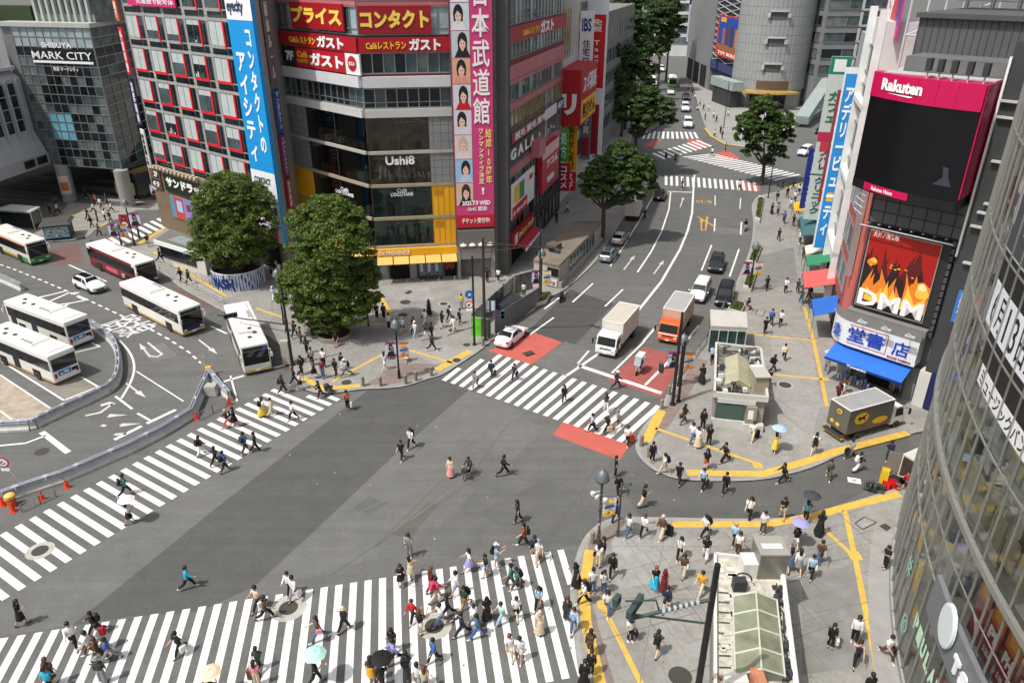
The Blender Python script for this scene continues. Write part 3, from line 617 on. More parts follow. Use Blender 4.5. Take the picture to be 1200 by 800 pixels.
# pale overpass wing on the far left
pO=pm.pt(mu0-.3,0);pwl=Plane(pO-Vector((.13,1.117,0)).normalized()*40,pO,world=True);zf0=pwl.px(58,192)[1];zf1=pwl.px(56,178)[1]
ow=thing('station_overpass',pwl.pt(35,0),'pale panelled overpass wing with tall dark windows at the left edge','building')
OWM=tone('overpass_panel',(172,174,178),.5,.06)
b_=MB();b_.pbox(pwl,0,40,zf0,zf1,-30,0);b_.build('fascia',OWM,ow)
b_=MB();u_=pwl.px(36,180)[0]
prof=[(0.0,zf1),(-1.2,zf1+3.2),(-1.2,zf1+11),(-2.5,zf1+12.2),(-30,zf1+12.2),(-30,zf1)]
n=len(prof);vs=[pwl.pt(0,z,d)for d,z in prof]+[pwl.pt(39.8,z,d)for d,z in prof]
b_.add(vs,[[i,(i+1)%n,n+(i+1)%n,n+i]for i in range(n)]+[list(range(n))[::-1],list(range(n,2*n))]);b_.build('wall',OWM,ow)
b_=MB()
for i in range(7):
 for k in range(4):b_.pbox(pwl,36.2-i*2.3,38.1-i*2.3,zf1+3.6+k*1.75,zf1+5.2+k*1.75,-1.22,-1.17)
b_.build('window',GL_D,ow)
b_=MB()
for i in range(8):b_.pbox(pwl,38.2-i*2.3,38.55-i*2.3,zf1+1.5,zf1+11,-1.3,-.7)
b_.build('pier',OWM,ow)
b_=MB();b_.pbox(pwl,0,39.9,zf1+12.2,zf1+12.7,-30,-1.6)
for k in range(3):b_.pbox(pwl,0,39.7,zf1+13.2+k*1.5,zf1+14.5+k*1.5,-30,-3.4-k*.3)
b_.build('upper_panel',tone('overpass_light',(196,198,202),.5,.05),ow)
t_=MB()
for i,(uu,s_)in enumerate(((34.5,'渋谷駅'),(37.3,'東急線'))):
 t_.pbox(pwl,uu-.2,uu+2.1,zf0+.3,zf1-.3,.01,.06,0);put_text(t_,s_,pwl.pt(uu,zf0+.5,.09),pwl.u,Zv,pwl.n,1.8,max(.4,zf1-zf0-.9),1,.02)
t_.build('station_sign',[simple((60,62,66)),simple((20,20,22))],ow)
b_=MB()
for k in range(3):b_.lathe(pwl.pt(12+11*k,0,-7),[(1.0,0),(1.0,zf0)],14)
b_.build('column',tone('col_dark',(110,108,104)),ow)
# ---------------------------------------------------------------- corner block: cafes, red restaurant bands, yellow shop
pL=Plane((360,294),(444.5,329));pR=Plane((444.5,329),(536,324));cl_=thing('corner_building',pR.pt(0,0),'corner block with red restaurant bands, cafe windows and yellow shopfront','building')
UL0,UL1,UR1=0.0,pL.L,pR.L
CORE=tone('corner_core',(120,118,114),.8)
core=MB()
pts=[pL.pt(0,0,-.25),pL.pt(UL1,0,-.25),pR.pt(UR1,0,-.25),Vector((-1.9,84.6,0)),Vector((6.4,113,0)),Vector((-20,128,0)),Vector((-36,112,0))]
core.prism([(p.x,p.y)for p in pts],0,38);core.build('wall',CORE,cl_)
for pl,U0,U1,nn in((pL,UL0,UL1,13),(pR,0,UR1,8)):
 winrow(cl_,pl,U0,U1,30.6,33.2,nn//2,[GL_M,GL_G]);band(cl_,pl,U0,U1,33.4,38,.12,PINKP,'pink_spandrel')
 band(cl_,pl,U0,U1,30.0,30.48,.12,PINKP,'pink_spandrel')
 winrow(cl_,pl,U0,U1,27.3,29.85,nn,[GL_G,GL_L,GL_M],split=.2);
 winrow(cl_,pl,U0,U1,23.5,25.4,nn,[GL_D,GL_M,GL_G],mull=.12);band(cl_,pl,U0,U1,23.15,23.38,.06,simple((120,22,34)),'red_sill')
 band(cl_,pl,U0,U1,22.05,23.15,.55,tone('white_band',(205,207,210),.5,.05),'white_band')
 winrow(cl_,pl,U0,U1,19.95,21.85,nn,[GL_D,GL_D,GL_D,GL_M],mull=.12,split=.28)
 band(cl_,pl,U0,U1,18.95,19.8,.45,tone('white_ledge',(190,190,186),.6,.08),'white_ledge')
 # recessed cafe floors: glass with something warm inside
INT=glass_mat('cafe_glass',(20,24,24),transp=.82,tint=(.72,.76,.74))
def lit(m,k):
 b=m.node_tree.nodes['Principled BSDF'];l=b.inputs['Base Color'].links
 if l:m.node_tree.links.new(l[0].from_socket,b.inputs['Emission Color'])
 b.inputs['Emission Strength'].default_value=k;return m
INTD=mat('cafe_interior_glow',(104,80,62),.8,var=.85,scale=.9,var2=.5,scale2=.35)
uLs=pL.px(364,160)[0];uRs=pR.px(503,160)[0]
lit(INTD,.35);lit(mat('cafe_teal_glow',(62,84,80),.6,var=.8,scale=.7),.3)  # room panels given a faint glow of their own to imitate lit rooms
for zi,(z0,z1)in enumerate(((15.35,18.85),(11.65,14.95),(7.85,11.25),(4.45,7.45))):
 mb=MB();mb.pbox(pL,uLs,UL1,z0,z1,-.02,.18);mb.pbox(pR,0,uRs,z0,z1,-.02,.18)
 o=mb.build('cafe_window',INT if zi<2 else INT,cl_)
 it=MB();it.pbox(pL,uLs,UL1,z0,z1,-.22,-.04);it.pbox(pR,0,uRs,z0,z1,-.22,-.04);it.build('room_behind',[INTD,INTD,mat('cafe_teal_glow',(62,84,80),.6,var=.8,scale=.7),mat('cafe_teal_glow',(34,48,46),.6)][zi],o)
 f_=MB()
 for pl,us in((pL,[uLs,uLs+(UL1-uLs)*.5]),(pR,[0,uRs*.5,uRs])):
  for u_ in us:f_.pbox(pl,u_-.05,u_+.05,z0,z1,.18,.26)
 f_.build('window_frame',FRAME_D,o)
 fu=MB()
 for k in range(16):
  pl=pL if k%2 else pR;a,b_e=(uLs+.5,UL1-.6)if k%2 else(.4,uRs-.6);u_=random.uniform(a,b_e);hgt=random.uniform(.5,1.3)
  fu.pbox(pl,u_,u_+random.uniform(.3,.8),z0+.1,z0+.1+hgt,.0,.12,random.randrange(3))
 for k in range(5):pl=pL if k%2 else pR;u_=random.uniform(.8,6);fu.pbox(pl,u_,u_+random.uniform(.6,2.5),z1-.5,z1-.42,.0,.1,3)
 fu.build('furniture',[simple((120,66,34)),simple((70,54,44)),simple((150,140,128)),simple((220,214,190))],o)
 band(cl_,pL,0,UL1,z0-.35,z0-.02,.4,BEIGE if zi else tone('ledge_l',(170,168,160)),'ledge');band(cl_,pR,0,UR1,z0-.35,z0-.02,.4,BEIGE if zi else tone('ledge_l',(170,168,160)),'ledge')
for(z0,z1)in((15.35,18.9),(11.65,15.0)):
 for pl,a,b_e in((pL,0,uLs),(pR,uRs,UR1)):
  band(cl_,pl,a,b_e,z0,z1,.3,STONE,'stone_pier')
  s_=MB()
  for k in range(3):s_.pbox(pl,a+(b_e-a)*(k+.5)/3-.02,a+(b_e-a)*(k+.5)/3+.02,z0,z1,.3,.304)
  for k in range(4):s_.pbox(pl,a,b_e,z0+(z1-z0)*k/4,z0+(z1-z0)*k/4+.03,.3,.306)
  s_.build('stone_joint',DKGREY,cl_)
for(z0,z1)in((7.85,11.28),(4.45,7.48)):
 for pl,a,b_e in((pL,0,uLs),(pR,uRs,UR1)):
  band(cl_,pl,a,b_e,z0,z1,.34,YELW,'yellow_panel');s_=MB()
  for k in range(4):s_.pbox(pl,a+(b_e-a)*k/4-.03,a+(b_e-a)*k/4+.03,z0,z1,.34,.37)
  for k in range(5):s_.pbox(pl,a+.2,a+(b_e-a)*.5,z1-.35-k*.16,z1-.30-k*.16,.34,.38)
  s_.build('louvre',tone('yellow_shade',(196,138,18)),cl_)
  # yellow shop fascia, awnings, ground floor
for pl,a,b_e in((pL,3,UL1),(pR,0,UR1)):band(cl_,pl,a,b_e,3.25,4.1,.75,YELW,'yellow_fascia')
nl=MB();put_text(nl,"L'OCCITANE",pL.pt(UL1-5.2,3.45,.8),pL.u,Zv,pL.n,4.9,.55,0,.03);put_text(nl,'EN PROVENCE',pR.pt(.2,3.45,.8),pR.u,Zv,pR.n,3.6,.5,0,.02);nl.build('shop_lettering',WHITE,cl_)
aw=MB()
for i in range(5):
 a=UR1*i/5;aw.box(pR.pt(a+.9,2.95,1.35),(1.75,1.5,.07),0,X=pR.u,Y=(-pR.n*.94+Zv*.34).normalized(),Z=(Zv*.94+pR.n*.34).normalized())
for i in range(6):aw.box(pL.pt(UL1-1-i*1.9,2.95,1.35),(1.8,1.5,.07),0,X=pL.u,Y=(-pL.n*.94+Zv*.34).normalized(),Z=(Zv*.94+pL.n*.34).normalized())
aw.build('awning',tone('awning_cream',(214,176,96),.7),cl_)
gf=MB();gf.pbox(pR,.2,1.2,.1,2.8,0,.05,0);gf.pbox(pR,1.4,3.6,.1,2.8,-.02,.03,1);gf.pbox(pR,3.7,4.5,.1,2.9,0,.3,2);gf.pbox(pR,4.8,7.6,.3,2.4,0,.05,3);gf.pbox(pR,7.9,9.2,.2,2.6,0,.06,1);gf.pbox(pL,2,UL1-.1,.1,2.8,0,.04,0)
gf.build('shop_window',[GL_G,DARKIN,CONC,mat('window_display',(120,130,140),.4,var=.8,scale=1.4),GL_D],cl_)
dsp=MB()
for k in range(6):dsp.pbox(pR,4.95+k*.45,5.25+k*.45,.9,1.9,.06,.12,k%2)
for k in range(8):dsp.pbox(pR,4.8+k*.35,5.02+k*.35,.12,.4,.5,.75,2)
for k in range(4):dsp.pbox(pR,8.0+.28*k,8.2+.28*k,1.0+.2*(k%2),2.2,.07,.1,3)
dsp.build('window_display',[simple((210,214,222)),simple((90,110,150)),simple((46,50,40)),simple((170,60,50))],cl_)
CR=(170,18,34)
def fascia_sign(pl,u0,u1,z0,z1,label,texts,d=.5,col=CR):return sign('restaurant_sign',pl,None,None,col,texts,label,u=(u0,u1),z=(z0,z1),d=d,thick=.35,group='red restaurant fascia signs')
YT,WT=(250,206,60),(248,248,245)
fascia_sign(pL,0,UL1+.1,25.55,27.0,'red restaurant band with yellow and white lettering on the left face of the corner',[('Caféレストラン',YT,.18,.22,.52,.72),('ガスト',WT,.54,.1,.86,.92,False,.05)])
fascia_sign(pR,-.1,UR1,25.55,27.0,'red restaurant band with yellow and white lettering beside the pink idol banner',[('Caféレストラン',YT,.08,.22,.52,.72),('ガスト',WT,.55,.1,.9,.92,False,.05)])
uP0,uP1=pL.px(341,20,.4)[0],pL.px(402,20,.4)[0]
sign('contact_board',pL,None,None,(164,20,34),[('プライス',(250,216,90),.03,.2,.97,.85,False,.05)],'upper red board with large gold lettering on the left face',u=(uP0,uP1),z=(27.5,30.1),d=.45)
uP0,uP1=pR.px(419,20,.4)[0],pR.px(505,20,.4)[0]
sign('contact_board',pR,None,None,(150,18,32),[('コンタクト',(250,216,90),.03,.2,.97,.85,False,.05)],'upper red board with large gold lettering on the right face',u=(uP0,uP1),z=(27.35,30.0),d=.45)
uQ=[pL.px(x,70,.4)[0]for x in(334,347,404,421)]
sign('floor_number_sign',pL,None,None,(36,34,34),[('7F',WT,.15,.25,.85,.8,False,.05)],'small black board with white floor number left of the red boards',u=(uQ[0],uQ[1]-.1),z=(23.4,25.3),d=.4)
sign('restaurant_board',pL,None,None,(186,24,40),[('Café',YT,.04,.5,.26,.82),('ガスト',WT,.3,.16,.97,.82,False,.05),('レストラン',YT,.04,.22,.27,.42)],'red restaurant board below the red band on the left face',u=(uQ[1],uQ[2]),z=(23.35,25.4),d=.4)
dr=sign('round_logo_board',pL,None,None,(236,236,234),[('ガスト',(186,24,40),.3,.3,.7,.45,False,.04)],'white board with red disc at the bend of the corner',u=(uQ[2]+.1,uQ[3]),z=(23.3,25.4),d=.42)
m_=MB();um_=(uQ[2]+uQ[3])/2;m_.lathe(pL.pt(um_,24.4,.43),[(.78,0),(.78,.02),(.001,.02)],22,X=pL.u,Y=Zv,Z=pL.n);m_.build('red_disc',simple((186,24,40)),dr)
m_=MB();put_text(m_,'ガスト',pL.pt(um_-.55,24.2,.46),pL.u,Zv,pL.n,1.1,.42,0,.04);m_.build('lettering',WHITE,dr)
sg=thing('cafe_sign',pR.pt(3,13,.3),'white script lettering on the dark windows of the steak floor','sign');m_=MB();a0,b0=pR.px(452,193,.3);a1,_=pR.px(486,190,.3);put_text(m_,'Ushi8',pR.pt(a0,b0-.1,.22),pR.u,Zv,pR.n,a1-a0,1.0,0,.03);m_.build('lettering',WHITE,sg);m_=MB();put_text(m_,'渋谷焼肉',pR.pt(a0+.3,b0+1.0,.22),pR.u,Zv,pR.n,(a1-a0)*.8,.5,0,.02);m_.build('small_lettering',simple((190,90,70)),sg)
for pl,x0,x1,y,lb in((pL,393,413,222,'white cafe lettering on the left face above the large tree'),(pR,458,484,227,'white cafe lettering on the right face beside the yellow panels')):
 sg=thing('cafe_sign',pl.pt(3,10,.3),lb,'sign','white cafe lettering');m_=MB();a0,b0=pl.px(x0,y,.3);a1,_=pl.px(x1,y,.3);put_text(m_,"L'OCCITANE",pl.pt(a0,b0-.35,.22),pl.u,Zv,pl.n,a1-a0,.42,0,.02);put_text(m_,'Café',pl.pt(a0+(a1-a0)*.28,b0+.12,.22),pl.u,Zv,pl.n,(a1-a0)*.45,.4,0,.02);m_.build('lettering',WHITE,sg)
 # pink idol banner tower
pT=Plane((537.6,326),(579,324));tw=thing('banner_tower',pT.pt(2,0),'slim dark tower carrying the tall pink banner at the street corner','building')
b_=MB();b_.pbox(pT,-.15,4.35,4.2,38,-3,.6);b_.build('wall',tone('tower_dark',(74,72,70)),tw)
b_=MB();b_.pbox(pT,0,4.3,4.0,6.2,0,.95);b_.build('grey_box',tone('tower_box',(110,106,102)),tw)
b_=MB();b_.pbox(pT,-.1,.25,0,4.2,-2,.7);b_.pbox(pT,3.9,4.35,0,4.2,-2,.7);b_.build('pier',CONC,tw);b_=MB();b_.pbox(pT,.25,3.9,2.6,4.2,-1.5,.55);b_.build('lintel',tone('lintel_pale',(176,172,164)),tw)
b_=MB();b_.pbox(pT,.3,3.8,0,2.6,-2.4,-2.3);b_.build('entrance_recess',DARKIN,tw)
b_=MB()
for k in range(4):c_=pT.pt(.6+1.05*k,4.55,1.3);b_.lathe((c_.x,c_.y,c_.z),[(.12,.22),(.4,.06),(.42,0),(.001,.02)],12);b_.tube([pT.pt(.6+1.05*k,4.75,.6),c_+Zv*.2],.04,6)
b_.build('spot_lamp',simple((206,202,190)),tw)
bn=sign('idol_banner',pT,None,None,(206,66,124),[('日本武道館',WT,.50,.44,.93,.98,True,.04),('結成10周年',(250,226,120),.80,.19,.95,.42,True,.02),('ワンマンライブ決定',(250,240,190),.62,.19,.75,.42,True,.02),('!',WT,.68,.145,.75,.175),('2025.7.9 WED',(250,240,245),.16,.098,.9,.118,False,.04),('18:45 開演!',(250,240,245),.3,.072,.82,.092,False,.04),('チケット受付中!',WT,.14,.018,.88,.042,False,.04)],
'tall pink banner with white calligraphy and a column of eight portraits',u=(-.05,4.3),z=(6.55,33),d=.75,pictures=((0,0,1,.055,(196,22,48)),),cat='banner')
PORT=[((214,216,214),(24,22,24),(232,236,236)),((206,220,226),(26,22,24),(228,228,230)),((200,206,206),(30,26,28),(28,28,32)),((226,170,140),(36,26,24),(226,150,130)),((212,214,214),(30,24,24),(200,24,44)),((216,212,218),(40,28,30),(222,214,226)),((214,208,206),(210,178,160),(226,214,212)),((150,196,226),(36,26,26),(190,206,230)),((214,190,160),(66,44,34),(30,32,44))]
ph=(33-9.2)/9
for i,(bgc,hc,dc)in enumerate(PORT):
 z1=32.9-i*ph;z0=z1-ph+.06;u0,u1=.02,1.92;uc=.97+random.uniform(-.2,.2);fr=random.uniform(.2,.6)
 m_=MB();m_.pbox(pT,u0,u1,z0,z1,.76,.775,0)
 def disc(cx,cz,rx,rz,d,mi):m_.lathe(pT.pt(cx,cz,d),[(1,0),(.001,.003)],14,mi,sx=rx,sy=rz,X=pT.u,Y=Zv,Z=pT.n)
 disc(uc,z0+ph*.58,.52,ph*.36,.782,1);m_.pbox(pT,uc-.5+.1*fr,uc+.5-.1*fr,z0+ph*(.1+.5*fr),z0+ph*.55,.777,.783,1)
 m_.poly([pT.pt(uc-.85,z0+.02,.788),pT.pt(uc+.85,z0+.02,.788),pT.pt(uc+.45,z0+ph*.32,.788),pT.pt(uc,z0+ph*.36,.788),pT.pt(uc-.45,z0+ph*.32,.788)],2)
 disc(uc,z0+ph*.52,.33,ph*.23,.792,3);m_.pbox(pT,uc-.12,uc+.12,z0+ph*.25,z0+ph*.4,.788,.794,3)
 m_.poly([pT.pt(uc-.36,z0+ph*(.5+.1*fr),.8),pT.pt(uc-.2+.4*fr,z0+ph*(.68+.1*fr),.8),pT.pt(uc+.36,z0+ph*(.58-.1*fr),.8),pT.pt(uc+.3,z0+ph*.8,.8),pT.pt(uc-.3,z0+ph*.8,.8)],1)
 for s_ in(-1,1):disc(uc+s_*.13,z0+ph*.52,.055,ph*.022,.8,4)
 disc(uc,z0+ph*.39,.07,ph*.018,.8,5)
 m_.build('portrait',[simple(bgc),simple(hc),simple(dc),simple((236,196,176)),simple((30,24,26)),simple((190,70,80))],bn)
 # ---------------------------------------------------------------- street side of the corner block
pS=Plane((588,326),(655,243));ss=thing('street_facade',pS.pt(15,0),'long street side of the corner block with pink bands and shop signs','building')
U0,U1=1.0,30.3
wallbox(ss,pS,U0,U1,0,38,1.5,CORE)
b_=MB();b_.pbox(pS,.9,2.0,0,38,-1,.5);b_.build('corner_pier',tone('pier_dark',(84,84,84)),ss)
zz=[(31.2,33.6),(28.0,30.8),(24.5,26.0),(19.9,21.7),(16.6,18.9),(12.6,15.2),(9.0,11.3)]
for i,(z0,z1)in enumerate(zz):winrow(ss,pS,2.1,U1-.2,z0,z1,17,[GL_G,GL_L,GL_M,GL_M]if i!=4 else[GL_W,GL_W,GL_L],mull=.14,split=.25 if i<3 else 0)
for z0,z1,m_ in((33.7,38,PINKP),(22.2,23.8,PINKP),(23.9,24.35,simple((120,22,34))),(19.0,19.7,PINKP),(21.85,22.15,PINKP),(15.4,16.4,tone('pier_dark',(84,84,84))),(11.5,12.4,PINKP)):band(ss,pS,2.0,U1,z0,z1,.2,m_,'spandrel')
fascia_sign(pS,2.0,U1,26.15,27.75,'red restaurant band along the street side high above the pharmacy',[('Caféレストラン',YT,.18,.25,.46,.7),('ガスト',WT,.47,.05,.72,.95,False,.05)])
sign('shop_board',pS,None,None,(60,58,62),[('脱毛 脱毛 脱毛',WT,.05,.2,.6,.8,False,.04),('4F',(200,220,250),.85,.2,.98,.85)],'dark board with white and red patches on the street side fourth floor',u=(2.2,29.5),z=(15.35,16.75),d=.6,pictures=((.0,.1,.17,.9,(150,30,46)),(.2,.1,.36,.9,(150,30,46)),(.39,.1,.55,.9,(150,30,46)),(.58,.0,.83,1,(226,224,226))))
sign('window_letters',pS,None,None,(40,46,50),[('G A L A',WT,.04,.2,.9,.85,False,.05)],'large white letters in the windows below the dark board',u=(2.4,15.5),z=(12.9,14.9),d=.25)
sign('loan_sign',pS,(636,176),(654,208),(196,30,52),[('アコム',WT,.25,.5,.9,.68,False,.04)],'red and white loan shop sign near the end of the street side',d=.9,thick=.8,pictures=((0,.75,1,1,(232,190,196)),(.3,.15,.7,.28,(240,240,240))))
b_=MB();a0,b0=pS.px(629,185,1.0);b_.pbox(pS,a0,a0+3.0,b0,b0+2.0,.25,1.4);b_.build('pink_box',PINKP,ss)
sign('round_logo_sign',pS,None,None,(240,240,238),[('ドラッグ',WT,.05,.08,.62,.2,False,.04)],'white, green and red pharmacy board at the near end of the street side',u=(2.2,12.5),z=(6.6,10.8),d=.7,pictures=((0,0,.66,.34,(196,24,44)),(.06,.4,.3,.9,(236,200,80)),(.3,.4,.52,.9,(60,150,96)),(.68,.5,.98,.98,(244,244,244)),(.74,.7,.92,.86,(206,30,60))))
winrow(ss,pS,2.2,11.5,3.6,6.2,5,[GL_D,GL_M]);band(ss,pS,2.2,11.5,6.2,6.6,.3,simple((176,22,38)),'red_band')
lu=MB();lu.pbox(pS,12.6,29.8,0,9.0,0,.35);lu.build('dark_shopfront',tone('charcoal_front',(40,44,50),.6),ss)
winrow(ss,pS,13.2,29.2,4.8,7.0,9,[GL_D,GL_M,GL_D],FRAME_D,d=.38);winrow(ss,pS,13.2,29.2,.6,3.4,7,[GL_D,GL_D,GL_M],FRAME_D,d=.38)
sg=thing('cosmetics_sign',pS.pt(22,7.4,.5),'white capital letters on the charcoal shopfront','sign');m_=MB();a0,b0=pS.px(632,226,.45);a1,b1=pS.px(650,214,.45);put_text(m_,'LUSH',pS.pt(a0,7.25,.42),pS.u,Zv,pS.n,a1-a0,1.35,0,.05);m_.build('lettering',WHITE,sg)
sign('pharmacy_sign',pS,None,None,(150,18,34),[('クイントラック',(250,220,120),.2,.25,.95,.75,False,.04)],'dark red lower pharmacy sign above the striped awning',u=(2.1,11.6),z=(3.3,4.9),d=1.0,thick=.6,pictures=((.02,.1,.16,.9,(220,214,214)),))
b_=MB();b_.box(pS.pt(7.6,2.9,1.3),(8.0,1.5,.1),0,X=pS.u,Y=(-pS.n*.93+Zv*.36).normalized(),Z=(Zv*.93+pS.n*.36).normalized());b_.box(pS.pt(7.6,2.55,2.05),(8.0,.12,.3),1,X=pS.u,Y=-pS.n);b_.build('awning',[simple((176,24,40)),WHITE],ss)
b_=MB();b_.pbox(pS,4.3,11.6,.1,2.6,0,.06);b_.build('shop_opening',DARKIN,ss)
# ---------------------------------------------------------------- pharmacy building and sign boxes further up the street
p2=Plane(pS.pt(30.6,0,-.3),pS.pt(62,0,-.3),world=True)
ph_=thing('pharmacy_building',p2.pt(6,0),'pale narrow building with red and yellow pharmacy sign boxes','building');wallbox(ph_,p2,0,12.5,0,21,14,WALLW)
for k in range(4):winrow(ph_,p2,2.5,11.5,3.6+4.1*k,5.8+4.1*k,5,[GL_D,GL_M])
sx=thing('pharmacy_sign_box',p2.pt(3,12,2),'big red sign box with yellow lower half on the pharmacy roofline','sign')
zA_,zB_=12.6,20.4
m_=MB();m_.pbox(p2,-.2,12.2,zA_,zB_,.02,3.2);m_.build('box',simple((176,20,34)),sx)
m_=MB();m_.pbox(p2,.5,12.0,zA_+.3,zA_+3.4,3.2,3.25);m_.build('yellow_field',simple((236,176,34)),sx)
m_=MB();put_text(m_,'スギ薬局',p2.pt(1.5,zA_+4.3,3.22),p2.u,Zv,p2.n,10,2.6,0,.04);put_text(m_,'処方せん',p2.pt(1.2,zA_+.7,3.27),p2.u,Zv,p2.n,10,2.3,1,.04);m_.build('lettering',[WHITE,simple((40,36,30))],sx)
pe=Plane(p2.pt(-.22,0,.02),p2.pt(-.22,0,3.2),world=True)
m_=MB();put_text(m_,'リ',pe.pt(.4,zA_+1.5,.03),pe.u,Zv,pe.n,2.2,3.0,0,.06);m_.build('end_lettering',WHITE,sx)
pb2=Plane(p2.pt(-.3,0,0.1),p2.pt(-.3,0,3),world=True)
for(u0,u1,z0,z1,dd_,c_,txt,tc,lab)in((.1,1.6,7.4,12.2,.2,(60,170,60),'処方',WT,'green blade sign left of the yellow prescription sign'),(.1,1.9,2.9,7.1,.2,(190,26,50),'コスメ',WT,'dark red blade sign under the green one')):
 sign('blade_sign',pb2,None,None,c_,[(txt,tc,.2,.1,.8,.9,True,.03)],lab,u=(u0,u1),z=(z0,z1),d=dd_,group='blade signs on the pharmacy')
pb3=Plane(p2.pt(4.2,0,0.1),p2.pt(4.2,0,3),world=True)
sign('blade_sign',pb3,None,None,(238,172,30),[('処方せん受付',(40,36,30),.2,.04,.8,.96,True,.03)],'yellow prescription blade sign with black lettering on the pharmacy',u=(.1,2.0),z=(5.0,12),d=.2,group='blade signs on the pharmacy')
sign('blade_sign',pb3,None,None,(206,26,40),[('スギ',WT,.2,.1,.8,.9,True,.04)],'red blade sign below the yellow prescription sign',u=(.1,2.0),z=(1.8,4.8),d=.2,group='blade signs on the pharmacy')
bw=thing('white_tower_block',p2.pt(20,0),'white plain walled block with rust coloured scaffold and sign column','building');wallbox(bw,p2,1.0,13,21,40,14,WALLW,'setback_wall')if False else None
m_=MB();m_.pbox(p2,.3,12.5,20.4,40,-12,-2.6);m_.pbox(p2,12.5,30,0,40,-14,0);m_.build('wall',WALLW,bw)
m_=MB();m_.pbox(p2,8.2,9.8,28.5,31,-2.6,-2.55);m_.build('window',GL_D,bw)
for k in range(7):winrow(bw,p2,13.2,29.2,5+4.2*k,7.6+4.2*k,8,[GL_M,GL_D,GL_G])
sc=MB()
for k in range(3):
 for i in range(5):sc.tube([p2.pt(3.5+i*1.6,20.4,-.8-k),p2.pt(3.5+i*1.6,28,-.8-k)],.09,5)
for z_ in(22.5,25,27.6):
 for k in range(2):sc.tube([p2.pt(-.2,z_,-.8-1.2*k),p2.pt(10.5,z_,-.8-1.2*k)],.09,5)
for i in range(4):sc.tube([p2.pt(3.5+i*1.6,21,-.8),p2.pt(5.1+i*1.6,27.5,-.8)],.07,5);sc.tube([p2.pt(5.1+i*1.6,21,-1.8),p2.pt(3.5+i*1.6,27.5,-1.8)],.07,5)
sc.build('scaffold',tone('scaffold_rust',(170,146,112),.8),bw)
# tall blade columns
def blade(plane_u,d0,d1,z0,z1,c_,texts,lab,pictures=(),base=p2,grp='tall sign columns on the left side of the street'):
 q=Plane(base.pt(plane_u,0,d0),base.pt(plane_u,0,d1),world=True);return sign('sign_column',q,None,None,c_,texts,lab,u=(0,d1-d0),z=(z0,z1),d=.25,thick=.5,pictures=pictures,group=grp)
blade(12.8,.2,2.3,13,27.5,(226,228,232),[('IBS',(30,50,120),.15,.8,.85,.93),('住宅ローン',(30,40,90),.25,.3,.8,.72,True,.02)],'white sign column with blue lettering beside the scaffold',pictures=((0,.0,1,.25,(36,60,140)),(.05,.28,.95,.3,(40,70,150))))
blade(16.5,.2,1.9,4.0,16.5,(120,120,124),[('カラオケ館',WT,.25,.35,.8,.9,True,.02)],'grey sign column beside the red and white tax free one',pictures=((.1,.05,.9,.3,(150,40,60)),))
blade(18.2,.2,3.6,3.0,36,(228,230,232),[('免税 TaxFree',WT,.3,.40,.74,.70,True,.03),('BA',(120,130,150),.3,.85,.7,.93),('東急百貨',(150,30,40),.25,.08,.75,.27,True,.03)],'tall white sign column with a red tax free panel',pictures=((.08,.38,.92,.72,(206,24,36)),(.2,.05,.8,.3,(170,24,36))))
fill=thing('street_block',p2.pt(45,0),'grey shop block mostly hidden behind the street trees','building');m_=MB();m_.pbox(p2,30.3,80,0,26,-14,-.4);m_.build('wall',tone('block_grey',(120,118,112)),fill)
for k in range(5):winrow(fill,p2,31,79,4+4.2*k,6.6+4.2*k,20,[GL_M,GL_D,GL_G],d=-.36)
# ---------------------------------------------------------------- round tower at the head of the street
TC=(69.5,214.0);TR=9.6
rt=thing('round_tower',(TC[0],TC[1],0),'grey tiled round shopping tower at the head of the street','building')
TILE=tone('tower_tile',(152,154,154),.5,.10,.9)
m_=MB();m_.lathe((TC[0],TC[1],0),[(TR-.5,0),(TR-.5,4.6),(TR,4.6),(TR,46)],48);m_.build('wall',TILE,rt)
m_=MB()
for k in range(19):arcbox(m_,TC,TR,TR+.012,180,360,4.8+2.2*k,4.9+2.2*k,26)
for i in range(28):arcbox(m_,TC,TR,TR+.014,180+6.5*i,180.5+6.5*i,4.6,46,1)
m_.build('tile_joint',tone('tile_joint',(120,122,122)),rt)
for k in range(3):
 a=256-k*.5;z=9.2+6.2*k;m_=MB();arcbox(m_,TC,TR-.1,TR+.03,a-12,a+12,z,z+1.9,8,0);arcbox(m_,TC,TR,TR+.7,a-16,a-12,z+.6,z+1.6,2,1);arcbox(m_,TC,TR,TR+.7,a+12,a+16,z+.6,z+1.6,2,1);arcbox(m_,TC,TR,TR+.5,a-13,a+13,z+1.9,z+2.3,8,1);m_.build('window_slot',[tone('slot_dark',(84,86,88)),tone('slot_pale',(176,178,178))],rt)
m_=MB();arcbox(m_,TC,TR,TR+.2,226,286,29.5,42,12,0);bo=m_.build('billboard',mat('billboard_sky',(186,200,214),.5),rt)
m_=MB();arcbox(m_,TC,TR+.2,TR+.26,228,246,29.5,33,6,0);arcbox(m_,TC,TR+.2,TR+.28,246,262,29.5,32.5,6,1);arcbox(m_,TC,TR+.2,TR+.30,264,278,29.5,33,6,2);m_.build('billboard_figure',[simple((40,54,60)),simple((226,216,208)),simple((214,186,168))],bo)
m_=MB();arcbox(m_,TC,TR-1.5,TR+3.2,218,292,4.1,4.6,16);m_.build('entrance_canopy',mat('gilt_canopy',(196,160,84),.5,.3,var=.5,scale=1.8),rt)
m_=MB();arcbox(m_,TC,TR-1.2,TR+.1,235,284,5.0,7.0,10);m_.build('entrance_recess',tone('recess_brown',(96,78,60)),rt);m_=MB();arcbox(m_,TC,TR-.6,TR-.45,225,285,.1,4.1,10);m_.build('entrance_glass',GL_D,rt)
